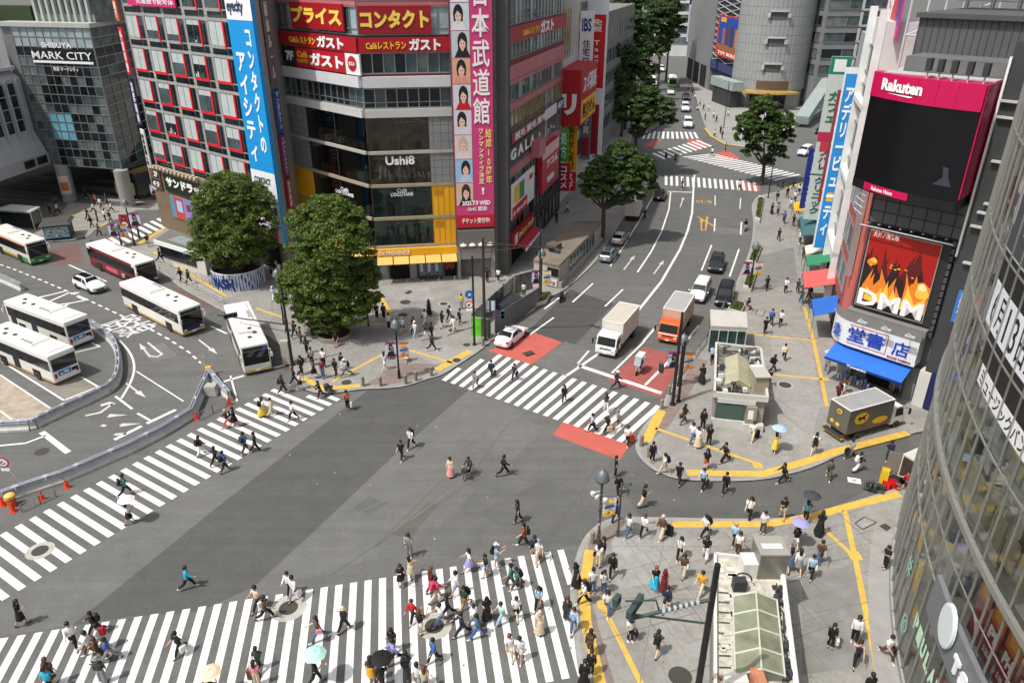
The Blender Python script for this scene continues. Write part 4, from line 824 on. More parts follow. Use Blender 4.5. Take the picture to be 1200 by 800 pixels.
# flat wing and lattice panel of the tower
pWg=Plane((802,90),(829,106));wg=thing('tower_wing',pWg.pt(8,0),'tall blank grey wing left of the round tower','building');m_=MB();m_.pbox(pWg,0,pWg.L,0,46,-20,0);m_.build('wall',tone('wing_grey',(128,130,130),.6,.1,.4),wg)
m_=MB()
for k in range(3):m_.pbox(pWg,3+k*9,10+k*9,.3,6.5,0,.1)
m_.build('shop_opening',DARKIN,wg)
b0=pWg.pt(pWg.L,0);pLt=Plane(b0,Vector((TC[0]-TR+1.0,TC[1]-1.5,0)),world=True)
m_=MB();m_.pbox(pLt,0,pLt.L,0,46,-6,-.6);m_.build('link_wall',tone('link_dark',(62,66,72)),wg)
m_=MB();L_=pLt.L
for k in range(22):
 z=9+k*1.7
 for i in range(2):
  s=i*L_/2;m_.tube([pLt.pt(s,z,-.3),pLt.pt(s+L_/2,z+1.7,-.3)],.13,4);m_.tube([pLt.pt(s+L_/2,z,-.3),pLt.pt(s,z+1.7,-.3)],.13,4)
m_.build('lattice',tone('lattice_pale',(170,172,172)),wg)
m_=MB();m_.pbox(pLt,.2,L_-.2,6.8,9,-.5,.2);m_.build('blue_window_band',glass_mat('glass_navy',(28,44,100)),wg)
wp=sign('tower_poster',pLt,(843,17),(864,73),(206,52,40),[('TOY BOLL',WT,.12,.05,.9,.13)],'tall poster in blue with red border beside the round tower',d=.6,thick=.3,cat='poster',pictures=((.06,.16,.97,.97,(36,76,160)),(.06,.16,.97,.3,(150,100,66)),(.12,.84,.36,.95,(226,170,60)),(.25,.3,.35,.7,(176,96,70)),(.42,.32,.52,.75,(90,60,60)),(.58,.28,.72,.76,(70,56,70)),(.78,.3,.88,.72,(190,120,90))))
fb=thing('escalator_canopy',G(840,125),'pale green covered stair at the foot of the round tower, left side','stair','covered stairs at the round tower');m_=MB();a,b=G(836,118),G(862,128)
m_.box((a+b)/2+Zv*5.6,((b-a).length,3,2.2),0,X=(b-a).normalized(),Y=Zv.cross((b-a).normalized()));m_.build('canopy',tone('mint',(146,158,154)),fb)
m_=MB();m_.box((a+b)/2+Zv*2.2,((b-a).length*.8,2.4,4.4),0,X=(b-a).normalized(),Y=Zv.cross((b-a).normalized()));m_.build('wall',DKGREY,fb)
fb=thing('escalator_canopy',G(950,140),'long pale green stair sloping down right of the round tower','stair','covered stairs at the round tower');m_=MB();a,b=G(938,150),G(965,128);X_=(Vector((b.x,b.y,7))-Vector((a.x,a.y,1.5))).normalized();m_.box((a+b)/2+Zv*4.4,((b-a).length,3,1.8),0,X=X_,Y=Zv.cross(X_).normalized(),Z=X_.cross(Zv.cross(X_).normalized()));m_.build('canopy',tone('mint',(146,158,154)),fb)
# ---------------------------------------------------------------- far blocks
def block(name,px,w_,d_,h,rz,label,m,floors=None,glass=(GL_M,GL_D,GL_G),z0f=4,nf=6,nw=7,off=0.):
 c_=G(*px);u=Vector((math.cos(rz),math.sin(rz),0));A=c_-u*w_/2;pl=Plane(A,A+u*w_,world=True)
 r_=thing(name,c_,label,'building');wallbox(r_,pl,0,w_,0,h,d_,m)
 if nf:
  st=(h-z0f)/nf
  for k in range(nf):winrow(r_,pl,.6,w_-.6,z0f+st*k+.8,z0f+st*k+st-.9,nw,list(glass),d=.05)
  ps_=Plane(pl.pt(w_,0),pl.pt(w_,0)+Vector((-u.y,u.x,0))*d_,world=True);ps2=Plane(pl.pt(0,0,-d_),pl.pt(0,0),world=True)
  for q in(ps_,ps2):
   for k in range(nf):winrow(r_,q,.8,d_-.8,z0f+st*k+.8,z0f+st*k+st-.9,5,list(glass),d=.05)
 return r_,pl
block('dark_glass_tower',(955,115),20,14,60,.0,'dark glass tower right behind the round tower',tone('ink_blue',(26,34,48),.35),nf=0)
r_,pl=block('stair_tower_block',(985,128),17,16,62,.05,'grey block with open stair decks behind the right hand shop row',tone('stair_grey',(128,130,130),.7),nf=14,nw=3,z0f=8)
m_=MB()
for k in range(14):m_.pbox(pl,9,16.5,9+3.7*k,9.5+3.7*k,0,1.2);m_.pbox(pl,9,9.3,9+3.7*k,12.4+3.7*k,.2,1.1)
m_.build('stair_deck',tone('deck_pale',(176,178,178)),r_)
block('street_office',(796,66),34,30,34,-.35,'white office row far up the street left of the grey wing',tone('office_white',(196,198,200)),nf=7,nw=9)
q=Plane(G(802,84)+Vector((0,0,0)),G(808,84),world=True);sign('sign_column',q,None,None,(30,44,110),[('ファイアン',WT,.3,.55,.75,.95,True)],'slim navy and white sign column left of the grey wing',u=(-.5,2.2),z=(10,34),d=.3,pictures=((0,.0,1,.5,(226,226,230)),(.2,.05,.8,.45,(170,40,60))),group='tall sign columns far up the street')
for i,(px,w_,d_,h,rz,c_)in enumerate((((720,60),60,30,36,.3,(150,148,144)),((660,40),80,40,40,.2,(128,126,122)),((770,40),70,30,42,.1,(160,162,160)),((850,44),60,40,46,.0,(140,140,140)))):
 block('distant_block',px,w_,d_,h,rz,['pale distant block behind the left street trees','wide grey distant block, leftmost beyond the trees','tall pale distant block at the end of the street','distant grey block behind the round tower'][i],tone('far_%d'%i,c_),nf=8,nw=10)
 # ---------------------------------------------------------------- shop row on the right pavement
pK=Plane((982,442),(1057,469))
rO=G(984,440);rdir=(G(950,245)-G(984,440)).normalized();pRow=Plane(rO+rdir*55,rO,world=True)
def ru(s):return 55-s
ROW=[(7.5,15.5,24,(176,84,76),'red fronted shop building next to the bookshop'),(15.5,24,29,(206,208,206),'white framed glass fronted shop building with blue vertical banner'),(24,34,27,(158,164,160),'pale green fronted shop building with many blade signs'),(34,45,22,(120,122,124),'grey shop building in the middle of the right row'),(45,56,19,(150,146,140),'last shop building of the right row by the far crossing')]
for i,(s0,s1,h,c_,lb)in enumerate(ROW):
 r_=thing('shop_building',pRow.pt(ru((s0+s1)/2),0),lb,'building','shop buildings along the right pavement');wallbox(r_,pRow,ru(s1)+.05,ru(s0)-.05,0,h,16,tone('row_%d'%i,c_))
 for k in range(int((h-4.5)/3.8)):winrow(r_,pRow,ru(s1)+.5,ru(s0)-.5,5+3.8*k,7.4+3.8*k,4,[GL_M,GL_G,GL_L,GL_D])
 m_=MB();m_.pbox(pRow,ru(s1)+.4,ru(s0)-.4,.1,3.4,0,.05);m_.build('shop_opening',mat('shop_inside',(60,52,46),.8,var=.8,scale=1.2),r_)
 if i==1:
  m_=MB()
  for uu in(ru(s1)+.2,ru(s0)-.4):m_.pbox(pRow,uu,uu+.4,0,h+1,0,.7)
  for k in range(3):m_.pbox(pRow,ru(s1)+.2,ru(s0),6+7.5*k,6.5+7.5*k,0,.7)
  m_.build('white_frame',tone('frame_white',(226,228,226)),r_)
AWN=[((938,258),(961,273),(236,172,28),'yellow awning, farthest of the right pavement shops'),((945,282),(966,318),(62,104,108),'long teal awning beyond the white one'),((952,322),(972,336),(206,204,196),'small off white awning over the right pavement'),((956,336),(974,349),(48,132,92),'small green awning between white and coral ones'),((946,352),(976,371),(222,92,88),'coral red awning over the right pavement'),((960,378),(983,400),(40,98,190),'blue side awning next to the bookshop corner')]
for i,(a,b,c_,lb)in enumerate(AWN):
 p0=G(a[0]+12,a[1]+30);s=max(4.0,min(54,(p0-rO).dot(rdir)));ln=[4.5,8.5,3.2,3.2,4.8,4.2][i];s=[45.5,36.2,26.5,22.5,16.2,8.6][i]
 r_=thing('awning',pRow.pt(ru(s),2.7,1),lb,'awning','awnings along the right pavement');m_=MB();dp=[3.2,2.6,2.4,2.4,3.0,2.4][i]
 A_=pRow.pt(ru(s)-ln/2,3.7,0.05);B_=pRow.pt(ru(s)+ln/2,3.7,.05);C_=pRow.pt(ru(s)+ln/2,2.9,dp);D_=pRow.pt(ru(s)-ln/2,2.9,dp);t_=Zv*.06
 m_.add([A_,B_,C_,D_,A_-t_,B_-t_,C_-t_,D_-t_],[[0,1,2,3][::-1],[4,5,6,7],[0,1,5,4],[1,2,6,5],[2,3,7,6],[3,0,4,7]]);m_.build('cloth',tone('awn_%d'%i,c_,.75,.06),r_)
 m_=MB();v_=Zv*-.28;m_.quad(D_,C_,C_+v_,D_+v_);m_.quad(C_,D_,D_+v_,C_+v_);m_.build('valance',tone('awn_%d'%i,c_),r_)
 m_=MB();m_.tube([D_,D_-Zv*2.6],.03,6);m_.tube([C_,C_-Zv*2.6],.03,6);m_.build('post',METAL,r_)
def rblade(s,d0,d1,z0,z1,c_,texts,lab,pictures=(),cat='sign'):
 q=Plane(pRow.pt(ru(s),0,d1),pRow.pt(ru(s),0,d0),world=True);return sign('blade_sign',q,None,None,c_,texts,lab,u=(0,d1-d0),z=(z0,z1),d=.15,thick=.3,pictures=pictures,group='blade signs along the right pavement',cat=cat)
rblade(44,.5,2.6,3.2,11.5,(30,52,130),[('MIZUNO',WT,.3,.52,.72,.94,True),('千代田店',WT,.3,.08,.72,.4,True)],'navy vertical blade sign with white lettering over the right pavement')
rblade(36,.3,2.5,4.0,24,(196,206,200),[('カフェ',(30,110,80),.2,.62,.8,.8,True),('ノバレ',(40,60,60),.25,.33,.75,.45,True),('クリニック',(40,90,90),.25,.04,.75,.28,True)],'tall pale green blade sign of stacked panels over the right pavement',pictures=((0,.9,1,1,(24,130,98)),(.2,.915,.8,.985,(230,236,230)),(0,.5,1,.56,(190,40,80)),(.2,.44,.8,.5,(196,60,70)),(0,.29,1,.3,(60,110,100))))
rblade(24.5,.2,1.9,4.0,24,(226,230,232),[('アデリービューティ',WT,.25,.08,.8,.9,True,.03)],'tall blue and white blade sign nearest to the white framed front',pictures=((0.1,.0,.9,.97,(36,140,214)),(.3,.28,.7,.33,(236,190,60))))
rblade(30,.3,1.7,8,21,(150,60,70),[('居酒屋',WT,.2,.1,.8,.9,True)],'dark red narrow blade sign between the pale green and blue ones')
# roof billboard of the row
pBb=Plane(pRow.pt(ru(24),0,-1.0),pRow.pt(ru(14),0,-1.0),world=True)
sign('roof_billboard',pBb,None,None,(196,70,140),[('バスザ',WT,.08,.1,.5,.3,False,.04)],'pink rooftop billboard on white scaffold above the right shop row',u=(0,9.5),z=(27.5,40),d=.2,pictures=((.1,.35,.45,1,(226,150,180)),(.5,.0,.75,1,(206,80,70)),(.78,.1,1,.8,(120,70,150))))
sc=MB()
for k in range(4):
 for i in range(6):a=pBb.pt(10+0*i,24,-.5-i*1.4);sc.tube([a,a+Zv*13],.09,5)
 for z_ in range(5):a=pBb.pt(10,25+z_*3,-.5);b=pBb.pt(10,25+z_*3,-7.5);sc.tube([a,b],.08,5);sc.tube([a,b+Zv*3],.06,4)
 break
scf=thing('billboard_scaffold',pBb.pt(10,24,-4),'white steel scaffold carrying the pink rooftop billboard','scaffold');sc.build('truss',tone('scaf_white',(206,208,212)),scf)
# ---------------------------------------------------------------- bookshop building with the big dark screen
bk_=thing('bookshop_building',pK.pt(3,0),'dark clad bookshop building with a big curved video screen','building')
CLAD=tone('clad_dark',(62,64,66),.55,.08,.8);CLADM=tone('clad_mid',(104,106,106),.6,.1,.8)
UE=13.5
m_=MB();m_.pbox(pK,-.4,UE,4.0,27.5,-18,-.6);m_.pbox(pK,-.4,UE,0,4.0,-18,-.9);m_.build('wall',CLADM,bk_)
m_=MB();uw=pK.px(1129,275)[0];m_.pbox(pK,uw,UE+3,0,29,-10,.15);m_.build('dark_side_panel',CLAD,bk_)
m_=MB();m_.pbox(pK,uw-.1,uw+.06,13.5,28,.15,.32);m_.build('white_edge_rail',WHITE,bk_)
m_=MB()
for q in((1155,250),(1163,240),(1147,266),(1138,309),(1172,190),(1183,119),(1179,138)):a,z=pK.px(q[0],q[1],.3);m_.pbox(pK,a-.55,a+.55,z-.07,z+.07,.15,.5)
m_.build('bracket',tone('bracket_pale',(190,190,184)),bk_)
# curved screen: an arc of panels in front of the wall
def arcpts(u0,u1,z,bulge,d0,n=14,lift=0):
 out=[]
 for i in range(n+1):
  t=i/n;d=d0+bulge*(1-(2*t-.9)**2/(1.1**2));out.append((u0+(u1-u0)*t,d))
 return out
dS=2.6
us0=pK.px(1022,78,1.0)[0];us1=pK.px(1158,100,dS)[0];zt1=pK.px(1158,100,dS)[1];zt0=pK.px(1150,132,dS)[1];zb0=pK.px(1124,238,dS)[1]
def screenstrip(mb,z0,z1,push,mi=0,u0=None,u1=None,n=20):
 ra=[]
 for i in range(n+1):
  t=i/n;u=us0+(us1-us0)*t;d=.2+(dS-.2)*(1-(1-t)**2.6)+push
  if u0 is not None and(t<u0 or t>u1):continue
  ra.append((u,d))
 vs=[pK.pt(u,z0,d)for u,d in ra]+[pK.pt(u,z1,d)for u,d in ra];k=len(ra)
 mb.add(vs,[[i,i+1,k+i+1,k+i]for i in range(k-1)],mi)
 mb.add([pK.pt(ra[0][0],z1,-.5)]+[pK.pt(u,z1,d)for u,d in ra]+[pK.pt(ra[-1][0],z1,-.5)],[list(range(k+2))],mi);mb.add([pK.pt(ra[0][0],z0,-.5)]+[pK.pt(u,z0,d)for u,d in ra]+[pK.pt(ra[-1][0],z0,-.5)],[list(range(k+2))[::-1]],mi)
 mb.quad(pK.pt(ra[-1][0],z0,ra[-1][1]),pK.pt(ra[-1][0],z0,-.5),pK.pt(ra[-1][0],z1,-.5),pK.pt(ra[-1][0],z1,ra[-1][1]),mi);mb.quad(pK.pt(ra[0][0],z0,-.5),pK.pt(ra[0][0],z0,ra[0][1]),pK.pt(ra[0][0],z1,ra[0][1]),pK.pt(ra[0][0],z1,-.5),mi)
vsn=thing('video_screen',pK.pt(2,zb0,1.5),'big curved black video screen framed in crimson','screen')
MAG=mat('crimson_panel',(196,8,82),.4,var=.05,scale=.6)
m_=MB();screenstrip(m_,zb0,zt0,0);m_.build('display',mat('screen_black',(7,10,15),.3,var=.15,scale=.6),vsn)
m_=MB();screenstrip(m_,zt0+.02,zt1,.12);m_.build('crimson_header',MAG,vsn)
m_=MB();m_.pbox(pK,us1+.02,us1+.1,zb0+.2,zt1,-.5,dS-.05);m_.build('crimson_cheek',MAG,vsn)
m_=MB();screenstrip(m_,zb0-.75,zb0-.02,.05);m_.build('lower_rim',simple((16,16,18),.5),vsn)
m_=MB();screenstrip(m_,zb0-.62,zb0-.08,.12,0,.14,.62);m_.build('crimson_footer',MAG,vsn)
def screentext(mb,body,t0,t1,z0,z1,push,bold=.03):
 v,f=text_mesh(body,bold);vs=[]
 for p in v:
  t=t0+(t1-t0)*p[0];u=us0+(us1-us0)*t;d=.2+(dS-.2)*(1-(1-t)**2.6)+push;vs.append(pK.pt(u,z0+(z1-z0)*p[1],d))
 mb.add(vs,f)
m_=MB();hh=zt1-zt0;screentext(m_,'Rakuten',.12,.52,zt0+hh*.34,zt0+hh*.82,.2,.05);screentext(m_,'Rakuten Vision',.24,.46,zb0-.5,zb0-.18,.18,.03)
tA=[(.19,.26),(.42,.20),(.45,.26)];vs=[]
for t,k in tA:u=us0+(us1-us0)*t;vs.append(pK.pt(u,zt0+hh*k,.2+(dS-.2)*(1-(1-t)**2.6)+.2))
m_.poly(vs);m_.build('lettering',WHITE,vsn)
m_=MB()
for t in(.3,.47,.64,.8):
 u=us0+(us1-us0)*t;d=.2+(dS-.2)*(1-(1-t)**2.6)+.13;m_.pbox(pK,u-.015,u+.015,zt0,zt1,d-.05,d+.01)
m_.build('panel_joint',simple((150,4,62)),vsn)
m_=MB()
for t in(.50,.60,.71,.83,.95):u=us0+(us1-us0)*t;d=dS*(1-(1-t)**2.6)-.3;m_.pbox(pK,u-.18,u+.18,zt1+.5,zt1+1.35,d-.4,d+.1,0);m_.pbox(pK,u-.05,u+.05,zt1,zt1+.5,d-.2,d-.1,1)
m_.pbox(pK,us0+1,us1,zt1+.02,zt1+.1,-.5,1.0,1);m_.build('floodlight',[DKGREY,LTGREY],vsn)
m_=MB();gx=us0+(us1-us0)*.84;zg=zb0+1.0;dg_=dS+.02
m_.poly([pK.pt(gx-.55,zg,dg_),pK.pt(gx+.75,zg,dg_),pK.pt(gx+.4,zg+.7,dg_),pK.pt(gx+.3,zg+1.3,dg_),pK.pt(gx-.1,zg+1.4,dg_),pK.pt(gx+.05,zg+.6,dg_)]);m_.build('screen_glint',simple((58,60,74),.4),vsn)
# dark grid band under the screen, billboard, curved shop sign
zg0,zg1=14.7,zb0-.7
m_=MB();m_.pbox(pK,-.4,uw-.1,zg0,zg1,-.5,.0);m_.build('grid_panel',tone('grid_dark',(84,86,86),.5),bk_)
m_=MB()
for i in range(8):m_.pbox(pK,-.3+i*1.05,-.25+i*1.05,zg0,zg1,0,.05)
for k in range(4):m_.pbox(pK,-.4,uw-.1,zg0+k*.95,zg0+.05+k*.95,0,.055)
m_.build('grid_line',BLACK,bk_)
ad0=pK.px(1021,268,.15);ad1=pK.px(1081,379,.15)
m_=MB();m_.pbox(pK,ad0[0]-.2,ad1[0]+.6,ad1[1]-.25,ad0[1]+.3,-.4,.1);m_.build('billboard_frame',simple((40,42,44)),bk_)
bd=sign('bookshop_billboard',pK,None,None,(170,26,20),[('炎炎ノ消防隊',(240,210,200),.06,.92,.42,.985,False,.02)],'square red and black billboard with flames and big white letters',u=(ad0[0],ad1[0]),z=(ad1[1],ad0[1]),d=.2,cat='billboard',pictures=((0,0,1,.16,(22,18,18)),),border=(.07,(150,150,148)))
U_,Z_=ad0[0],ad1[1];WW,HH=ad1[0]-ad0[0],ad0[1]-ad1[1];fl=MB();rnd=random.Random(5)
def blob(cx,cz,r,mi,d,sq=1.):
 pts=[pK.pt(U_+WW*cx+r*math.cos(t)*(.8+.4*rnd.random()),Z_+HH*cz+r*sq*math.sin(t)*(.8+.4*rnd.random()),d)for t in[2*math.pi*i/14 for i in range(14)]];fl.poly(pts,mi)
def tongue(cx,b,w_,h,mi,d,sw):
 L_=[(0,-.5),(.2,-.56),(.45,-.42),(.7,-.2),(1,0),(.72,.12),(.5,.34),(.22,.52),(0,.5)]
 fl.poly([pK.pt(U_+WW*min(.985,max(.015,cx+w_*x+sw*t*t)),Z_+HH*min(.9,b+h*t),d)for t,x in L_],mi)
for k in range(34):
 t=(k*.618)%1;lay=k//9;tongue(.04+.92*t,.1,rnd.uniform(.16,.3)*(1-.12*lay),rnd.uniform(.45,.8)*(1-.2*lay),(4,3,0,1)[lay],.206+.0012*k,rnd.uniform(-.1,.1))
for i,(cx,cz,r,mi)in enumerate(((.86,.40,.8,0),(.9,.36,.55,1),(.88,.44,.35,2),(.12,.6,.4,0),(.14,.63,.25,1))):
 blob(cx,cz,min(r,WW*min(cx,1-cx)*1.1),mi,.25+.002*i,.8)
for i in range(9):blob(rnd.uniform(.08,.95),rnd.uniform(.45,.88),.12,1,.262,.5)
fl.build('flame_print',[simple((236,130,36)),simple((248,196,70)),simple((252,232,160)),simple((36,22,22)),simple((90,18,16))],bd)
m_=MB();put_text(m_,'DMM',pK.pt(U_+WW*.03,Z_+HH*.03,.27),pK.u,Zv,pK.n,WW*.94,HH*.21,0,.035);m_.build('big_lettering',WHITE,bd)
m_=MB()
for i in range(14):m_.pbox(pK,ad1[0]+.55,uw-.25,6.3+i*.6,6.75+i*.6,-.5,.05)
m_.build('louvre_strip',tone('louvre_dark',(76,78,78)),bk_)
m_=MB()
for i in range(8):a=-.1+i*.85;m_.tube([pK.pt(a,14.6,0),pK.pt(a+.15,14.9,1.1)],.05,5)
m_.tube([pK.pt(-.6,14.55,.9),pK.pt(6.6,14.55,1.0)],.06,5)
for k in range(4):m_.tube([pK.pt(-1.6,15.6+k*.5,.3),pK.pt(-.6,15.4+k*.5,1.0)],.05,5)
m_.build('light_rail',LTGREY,bk_)
zs0,zs1=3.75,6.1
def curved(mb,u0,u1,z0,z1,d,mi=0,r=2.4,n=10):
 ra=[(u0-r*math.sin(R(90)*(1-i/n))+0,d-r*(1-math.cos(R(90)*(1-i/n))))for i in range(n)]+[(u0,d),(u1,d)]
 vs=[pK.pt(u,z0,dd_)for u,dd_ in ra]+[pK.pt(u,z1,dd_)for u,dd_ in ra];k=len(ra);mb.add(vs,[[i,i+1,k+i+1,k+i]for i in range(k-1)],mi)
bs=thing('bookshop_sign',pK.pt(2,zs0,.8),'white curved shop sign with big blue characters over the blue awning','sign')
m_=MB();curved(m_,0.6,6.0,zs0,zs1,.9);m_.pbox(pK,6.0,6.12,zs0,zs1,-.5,.9);m_.add([pK.pt(.6,zs1,.9),pK.pt(6.1,zs1,.9),pK.pt(6.1,zs1,-.6),pK.pt(-1.8,zs1,-.6),pK.pt(-1.2,zs1,.0)],[[0,1,2,3,4]]);m_.build('panel',mat('sign_white',(226,228,230),.5,var=.05),bs)
m_=MB();put_text(m_,'堂書',pK.pt(.35,zs0+.55,.93),pK.u,Zv,pK.n,3.1,1.35,0,.04);put_text(m_,'店',pK.pt(4.15,zs0+.55,.93),pK.u,Zv,pK.n,1.35,1.3,0,.05);m_.build('lettering',simple((28,66,180)),bs)
m_=MB();put_text(m_,'盛',pK.pt(-1.1,zs0+.6,.45),(pK.u*.8+pK.n*.6).normalized(),Zv,(pK.n*.8-pK.u*.6).normalized(),.9,1.2,0,.04);m_.build('corner_lettering',simple((60,90,190)),bs)
m_=MB()
for a,b_,c_,d_ in((-.6,3.7,zs1-.36,zs1-.3),(-.6,3.7,zs0+.28,zs0+.34)):m_.pbox(pK,max(a,.4),b_,c_,d_,.9,.92)
m_.pbox(pK,3.64,3.7,zs0+.34,zs1-.36,.9,.92);put_text(m_,'BOOKS TAISEIDO',pK.pt(3.9,zs0+.16,.92),pK.u,Zv,pK.n,1.9,.18,0,.02);m_.build('red_outline',simple((176,30,50)),bs)
m_=MB();m_.pbox(pK,-.3,6.3,6.15,7.0,-.5,.7);curved(m_,.6,6.2,6.15,6.9,1.0);m_.build('sign_canopy',tone('canopy_grey',(128,128,124)),bk_)
m_=MB()
for u_ in(1.3,3.3,5.2):m_.tube([pK.pt(u_,6.5,.9),pK.pt(u_+.1,6.9,1.8),pK.pt(u_+.6,6.7,1.8)],.05,5);m_.pbox(pK,u_-.1,u_+.7,6.6,6.72,1.6,1.9)
m_.build('sign_lamp',LTGREY,bk_)
ba=thing('awning',pK.pt(3,3,1.2),'wide bright blue awning over the bookshop entrance','awning');A_,B_,C_,D_=pK.pt(-.7,3.65,.0),pK.pt(5.9,3.65,0),pK.pt(5.9,2.75,2.3),pK.pt(-.7,2.75,2.3);m_=MB();t_=Zv*.05
m_.add([A_,B_,C_,D_,A_-t_,B_-t_,C_-t_,D_-t_],[[3,2,1,0],[4,5,6,7],[0,1,5,4],[1,2,6,5],[2,3,7,6],[3,0,4,7]]);m_.build('cloth',tone('awn_book',(34,104,206),.7,.05),ba)
m_=MB();v_=Zv*-.22;m_.quad(D_,C_,C_+v_,D_+v_);m_.quad(C_,D_,D_+v_,C_+v_);put_text(m_,'Taiseido',D_+pK.u*2.0+v_+pK.n*.01,pK.u,Zv,pK.n,1.7,.2,1,.02);m_.build('valance',[tone('awn_book2',(30,80,170),.7),WHITE],ba)
m_=MB();m_.pbox(pK,-.5,.8,.1,2.9,-.8,-.5,0);m_.pbox(pK,.9,2.1,.5,2.5,-.85,-.6,1);m_.pbox(pK,4.2,5.4,.4,2.6,-.85,-.6,1);m_.pbox(pK,2.1,4.2,.1,2.8,-.88,-.86,2);m_.pbox(pK,5.5,6.3,0,3.2,-.8,-.2,3);m_.pbox(pK,6.5,7.4,0,3.4,-.8,.3,4);m_.pbox(pK,7.5,8.6,0,3.6,-.8,.4,5)
m_.build('shopfront',[CONC,mat('book_display',(120,116,110),.6,var=.8,scale=1.8),DARKIN,GREYB,WALLW,NAVY],bk_)
m_=MB()
for k in range(10):m_.pbox(pK,.0+.3*k,.2+.3*k,.13,.55+.2*(k%3),.1,.4,k%3)
m_.build('book_rack',[simple((200,206,214)),simple((150,150,160)),simple((90,120,170))],bk_)
# red and salmon flank of the bookshop building
m_=MB();pRf=Plane(pRow.pt(ru(7.3),0),pRow.pt(ru(0),0),world=True)
m_.pbox(pRf,0,5.3,0,24,-.4,.02,0);m_.pbox(pRf,5.3,6.9,3,22,-.4,.06,1);m_.build('red_flank',[tone('salmon',(214,112,100),.6),tone('flank_red',(176,30,36),.5)],bk_)
m_=MB();m_.pbox(pRf,2,2.6,8,21,.1,.6,0);m_.pbox(pRf,.4,1.0,10,18,.1,.4,0);m_.build('vertical_plate',tone('plate_grey',(150,140,140)),bk_)
# roof block, top right beams, narrow blue sign
m_=MB();q0=pK.px(1062,96,-4);q1=pK.px(1190,25,-4);m_.pbox(pK,q0[0],q1[0]+1,26,q1[1],-16,-4);m_.build('roof_block',tone('roof_block',(86,88,90),.6,.06,.7),bk_)
m_=MB()
for i in range(26):u_=q0[0]+.5*i;m_.pbox(pK,u_,u_+.08,26,q1[1],-4,-3.94)
m_.pbox(pK,q0[0]-.2,q1[0]+1.2,q1[1],q1[1]+.35,-16,-3.6);m_.build('roof_block_rib',tone('roof_rib',(78,80,82)),bk_)
rb=thing('roof_steelwork',pK.pt(8,33,-9),'white and grey steel beams on top of the bookshop roof','roof frame');m_=MB()
for k in range(5):m_.pbox(pK,q0[0]-1,q1[0]+8,q1[1]+.9+.9*k,q1[1]+1.2+.9*k,-14+k,-13.6+k)
for i in range(9):u_=q0[0]+2*i;m_.pbox(pK,u_,u_+.25,q1[1]+.3,q1[1]+5,-13.8,-13.4)
m_.build('beam',tone('beam_pale',(176,178,178)),rb)
sign('blue_wall_sign',pK,(1124,340),(1131,381),(56,120,200),[('大成堂書店ビル',WT,.2,.05,.8,.95,True)],'small blue vertical sign on the dark panel beside the glass corner building',d=1.2,thick=.15)
nb=thing('neighbour_block',pK.pt(16,0,-6),'dark plain block between the bookshop and the glass corner building','building');m_=MB();m_.pbox(pK,UE+.2,UE+14,0,34,-20,-2);m_.build('wall',tone('neigh_dark',(78,80,82)),nb);
# tall white inflatable-looking duct figure of pipes by the side entrance
ds=thing('pipe_duct',pK.pt(8.9,0,1.0),'white bent exhaust duct with black bands beside the navy shopfront','duct');a=G(1098,495);m_=MB();m_.tube([a+Zv*.1,a+Zv*3.6+Vector((.1,.1,0)),a+Zv*5.6+Vector((.5,.3,0)),a+Zv*6.4+Vector((1.5,0.2,0))],[.34,.34,.42,.42],12);m_.build('tube',WHITE,ds);m_=MB()
for z_ in(3.0,3.5,4.0):m_.lathe(a+Vector((.1,.08,z_)),[(.4,0),(.42,.12),(.4,.14)],12)
m_.build('band',BLACK,ds)
# ---------------------------------------------------------------- curved glass corner building
TSC=(68.5,13.5);TSR=50.0
def cpt(th,z,d=0.):return Vector((TSC[0]+(TSR+d)*math.cos(R(th)),TSC[1]+(TSR+d)*math.sin(R(th)),z))
def cpl(th0,th1,d=0.):return Plane(cpt(th0,0,d),cpt(th1,0,d),world=True)
def cylhit(px,py,d=0.):
 r=ray(px,py);Rr=TSR+d;ox,oy=-TSC[0],-TSC[1];a=r.x**2+r.y**2;b=2*(ox*r.x+oy*r.y);c=ox*ox+oy*oy-Rr*Rr;t=(-b-math.sqrt(max(0,b*b-4*a*c)))/2/a
 p=Vector((0,0,CAM_H))+r*t;return math.degrees(math.atan2(p.y-TSC[1],p.x-TSC[0])),p.z
tb_=thing('glass_corner_building',cpt(155,0),'curved glass fronted record and cafe building at the right edge','building')
TA0,TA1,STEP=120.0,190.0,1.55
NT=int((TA1-TA0)/STEP)
TG=glass_mat('facade_glass',(40,46,48),transp=.97,tint=(.92,.95,.94))
m_=MB();FLO=[0.15,7.0,11.4,15.2,18.6,22.1,26.4,30.8,36.6]
for z0,z1 in zip(FLO[:-1],FLO[1:]):
 for i in range(NT):m_.quad(cpt(TA0+i*STEP,z0),cpt(TA0+(i+1)*STEP,z0),cpt(TA0+(i+1)*STEP,z1),cpt(TA0+i*STEP,z1))
m_.v=m_.v;m_.build('glazing',TG,tb_)
MUL=mat('mullion_metal',(158,158,152),.4,.5,var=.08)
m_=MB()
for i in range(NT+1):
 q=cpl(TA0+i*STEP-.05,TA0+i*STEP+.05);m_.box(cpt(TA0+i*STEP,18.4,.04),(.03,.10,36.6),0,X=q.u,Y=q.n)
m_.build('mullion',MUL,tb_)
m_=MB()
for z in FLO:arcbox(m_,TSC,TSR-.02,TSR+.06,TA0,TA1,z-.04,z+.04,44,0)
for z in(9.2,):arcbox(m_,TSC,TSR-.01,TSR+.04,TA0,TA1,z-.02,z+.02,44,0)
arcbox(m_,TSC,TSR-.02,TSR+.22,TA0,TA1,11.2,11.5,44,0)
m_.build('transom',MUL,tb_)
m_=MB()
for z in FLO[1:]:arcbox(m_,TSC,20,TSR-.35,TA0,TA1,z-.35,z-.05,44,0)
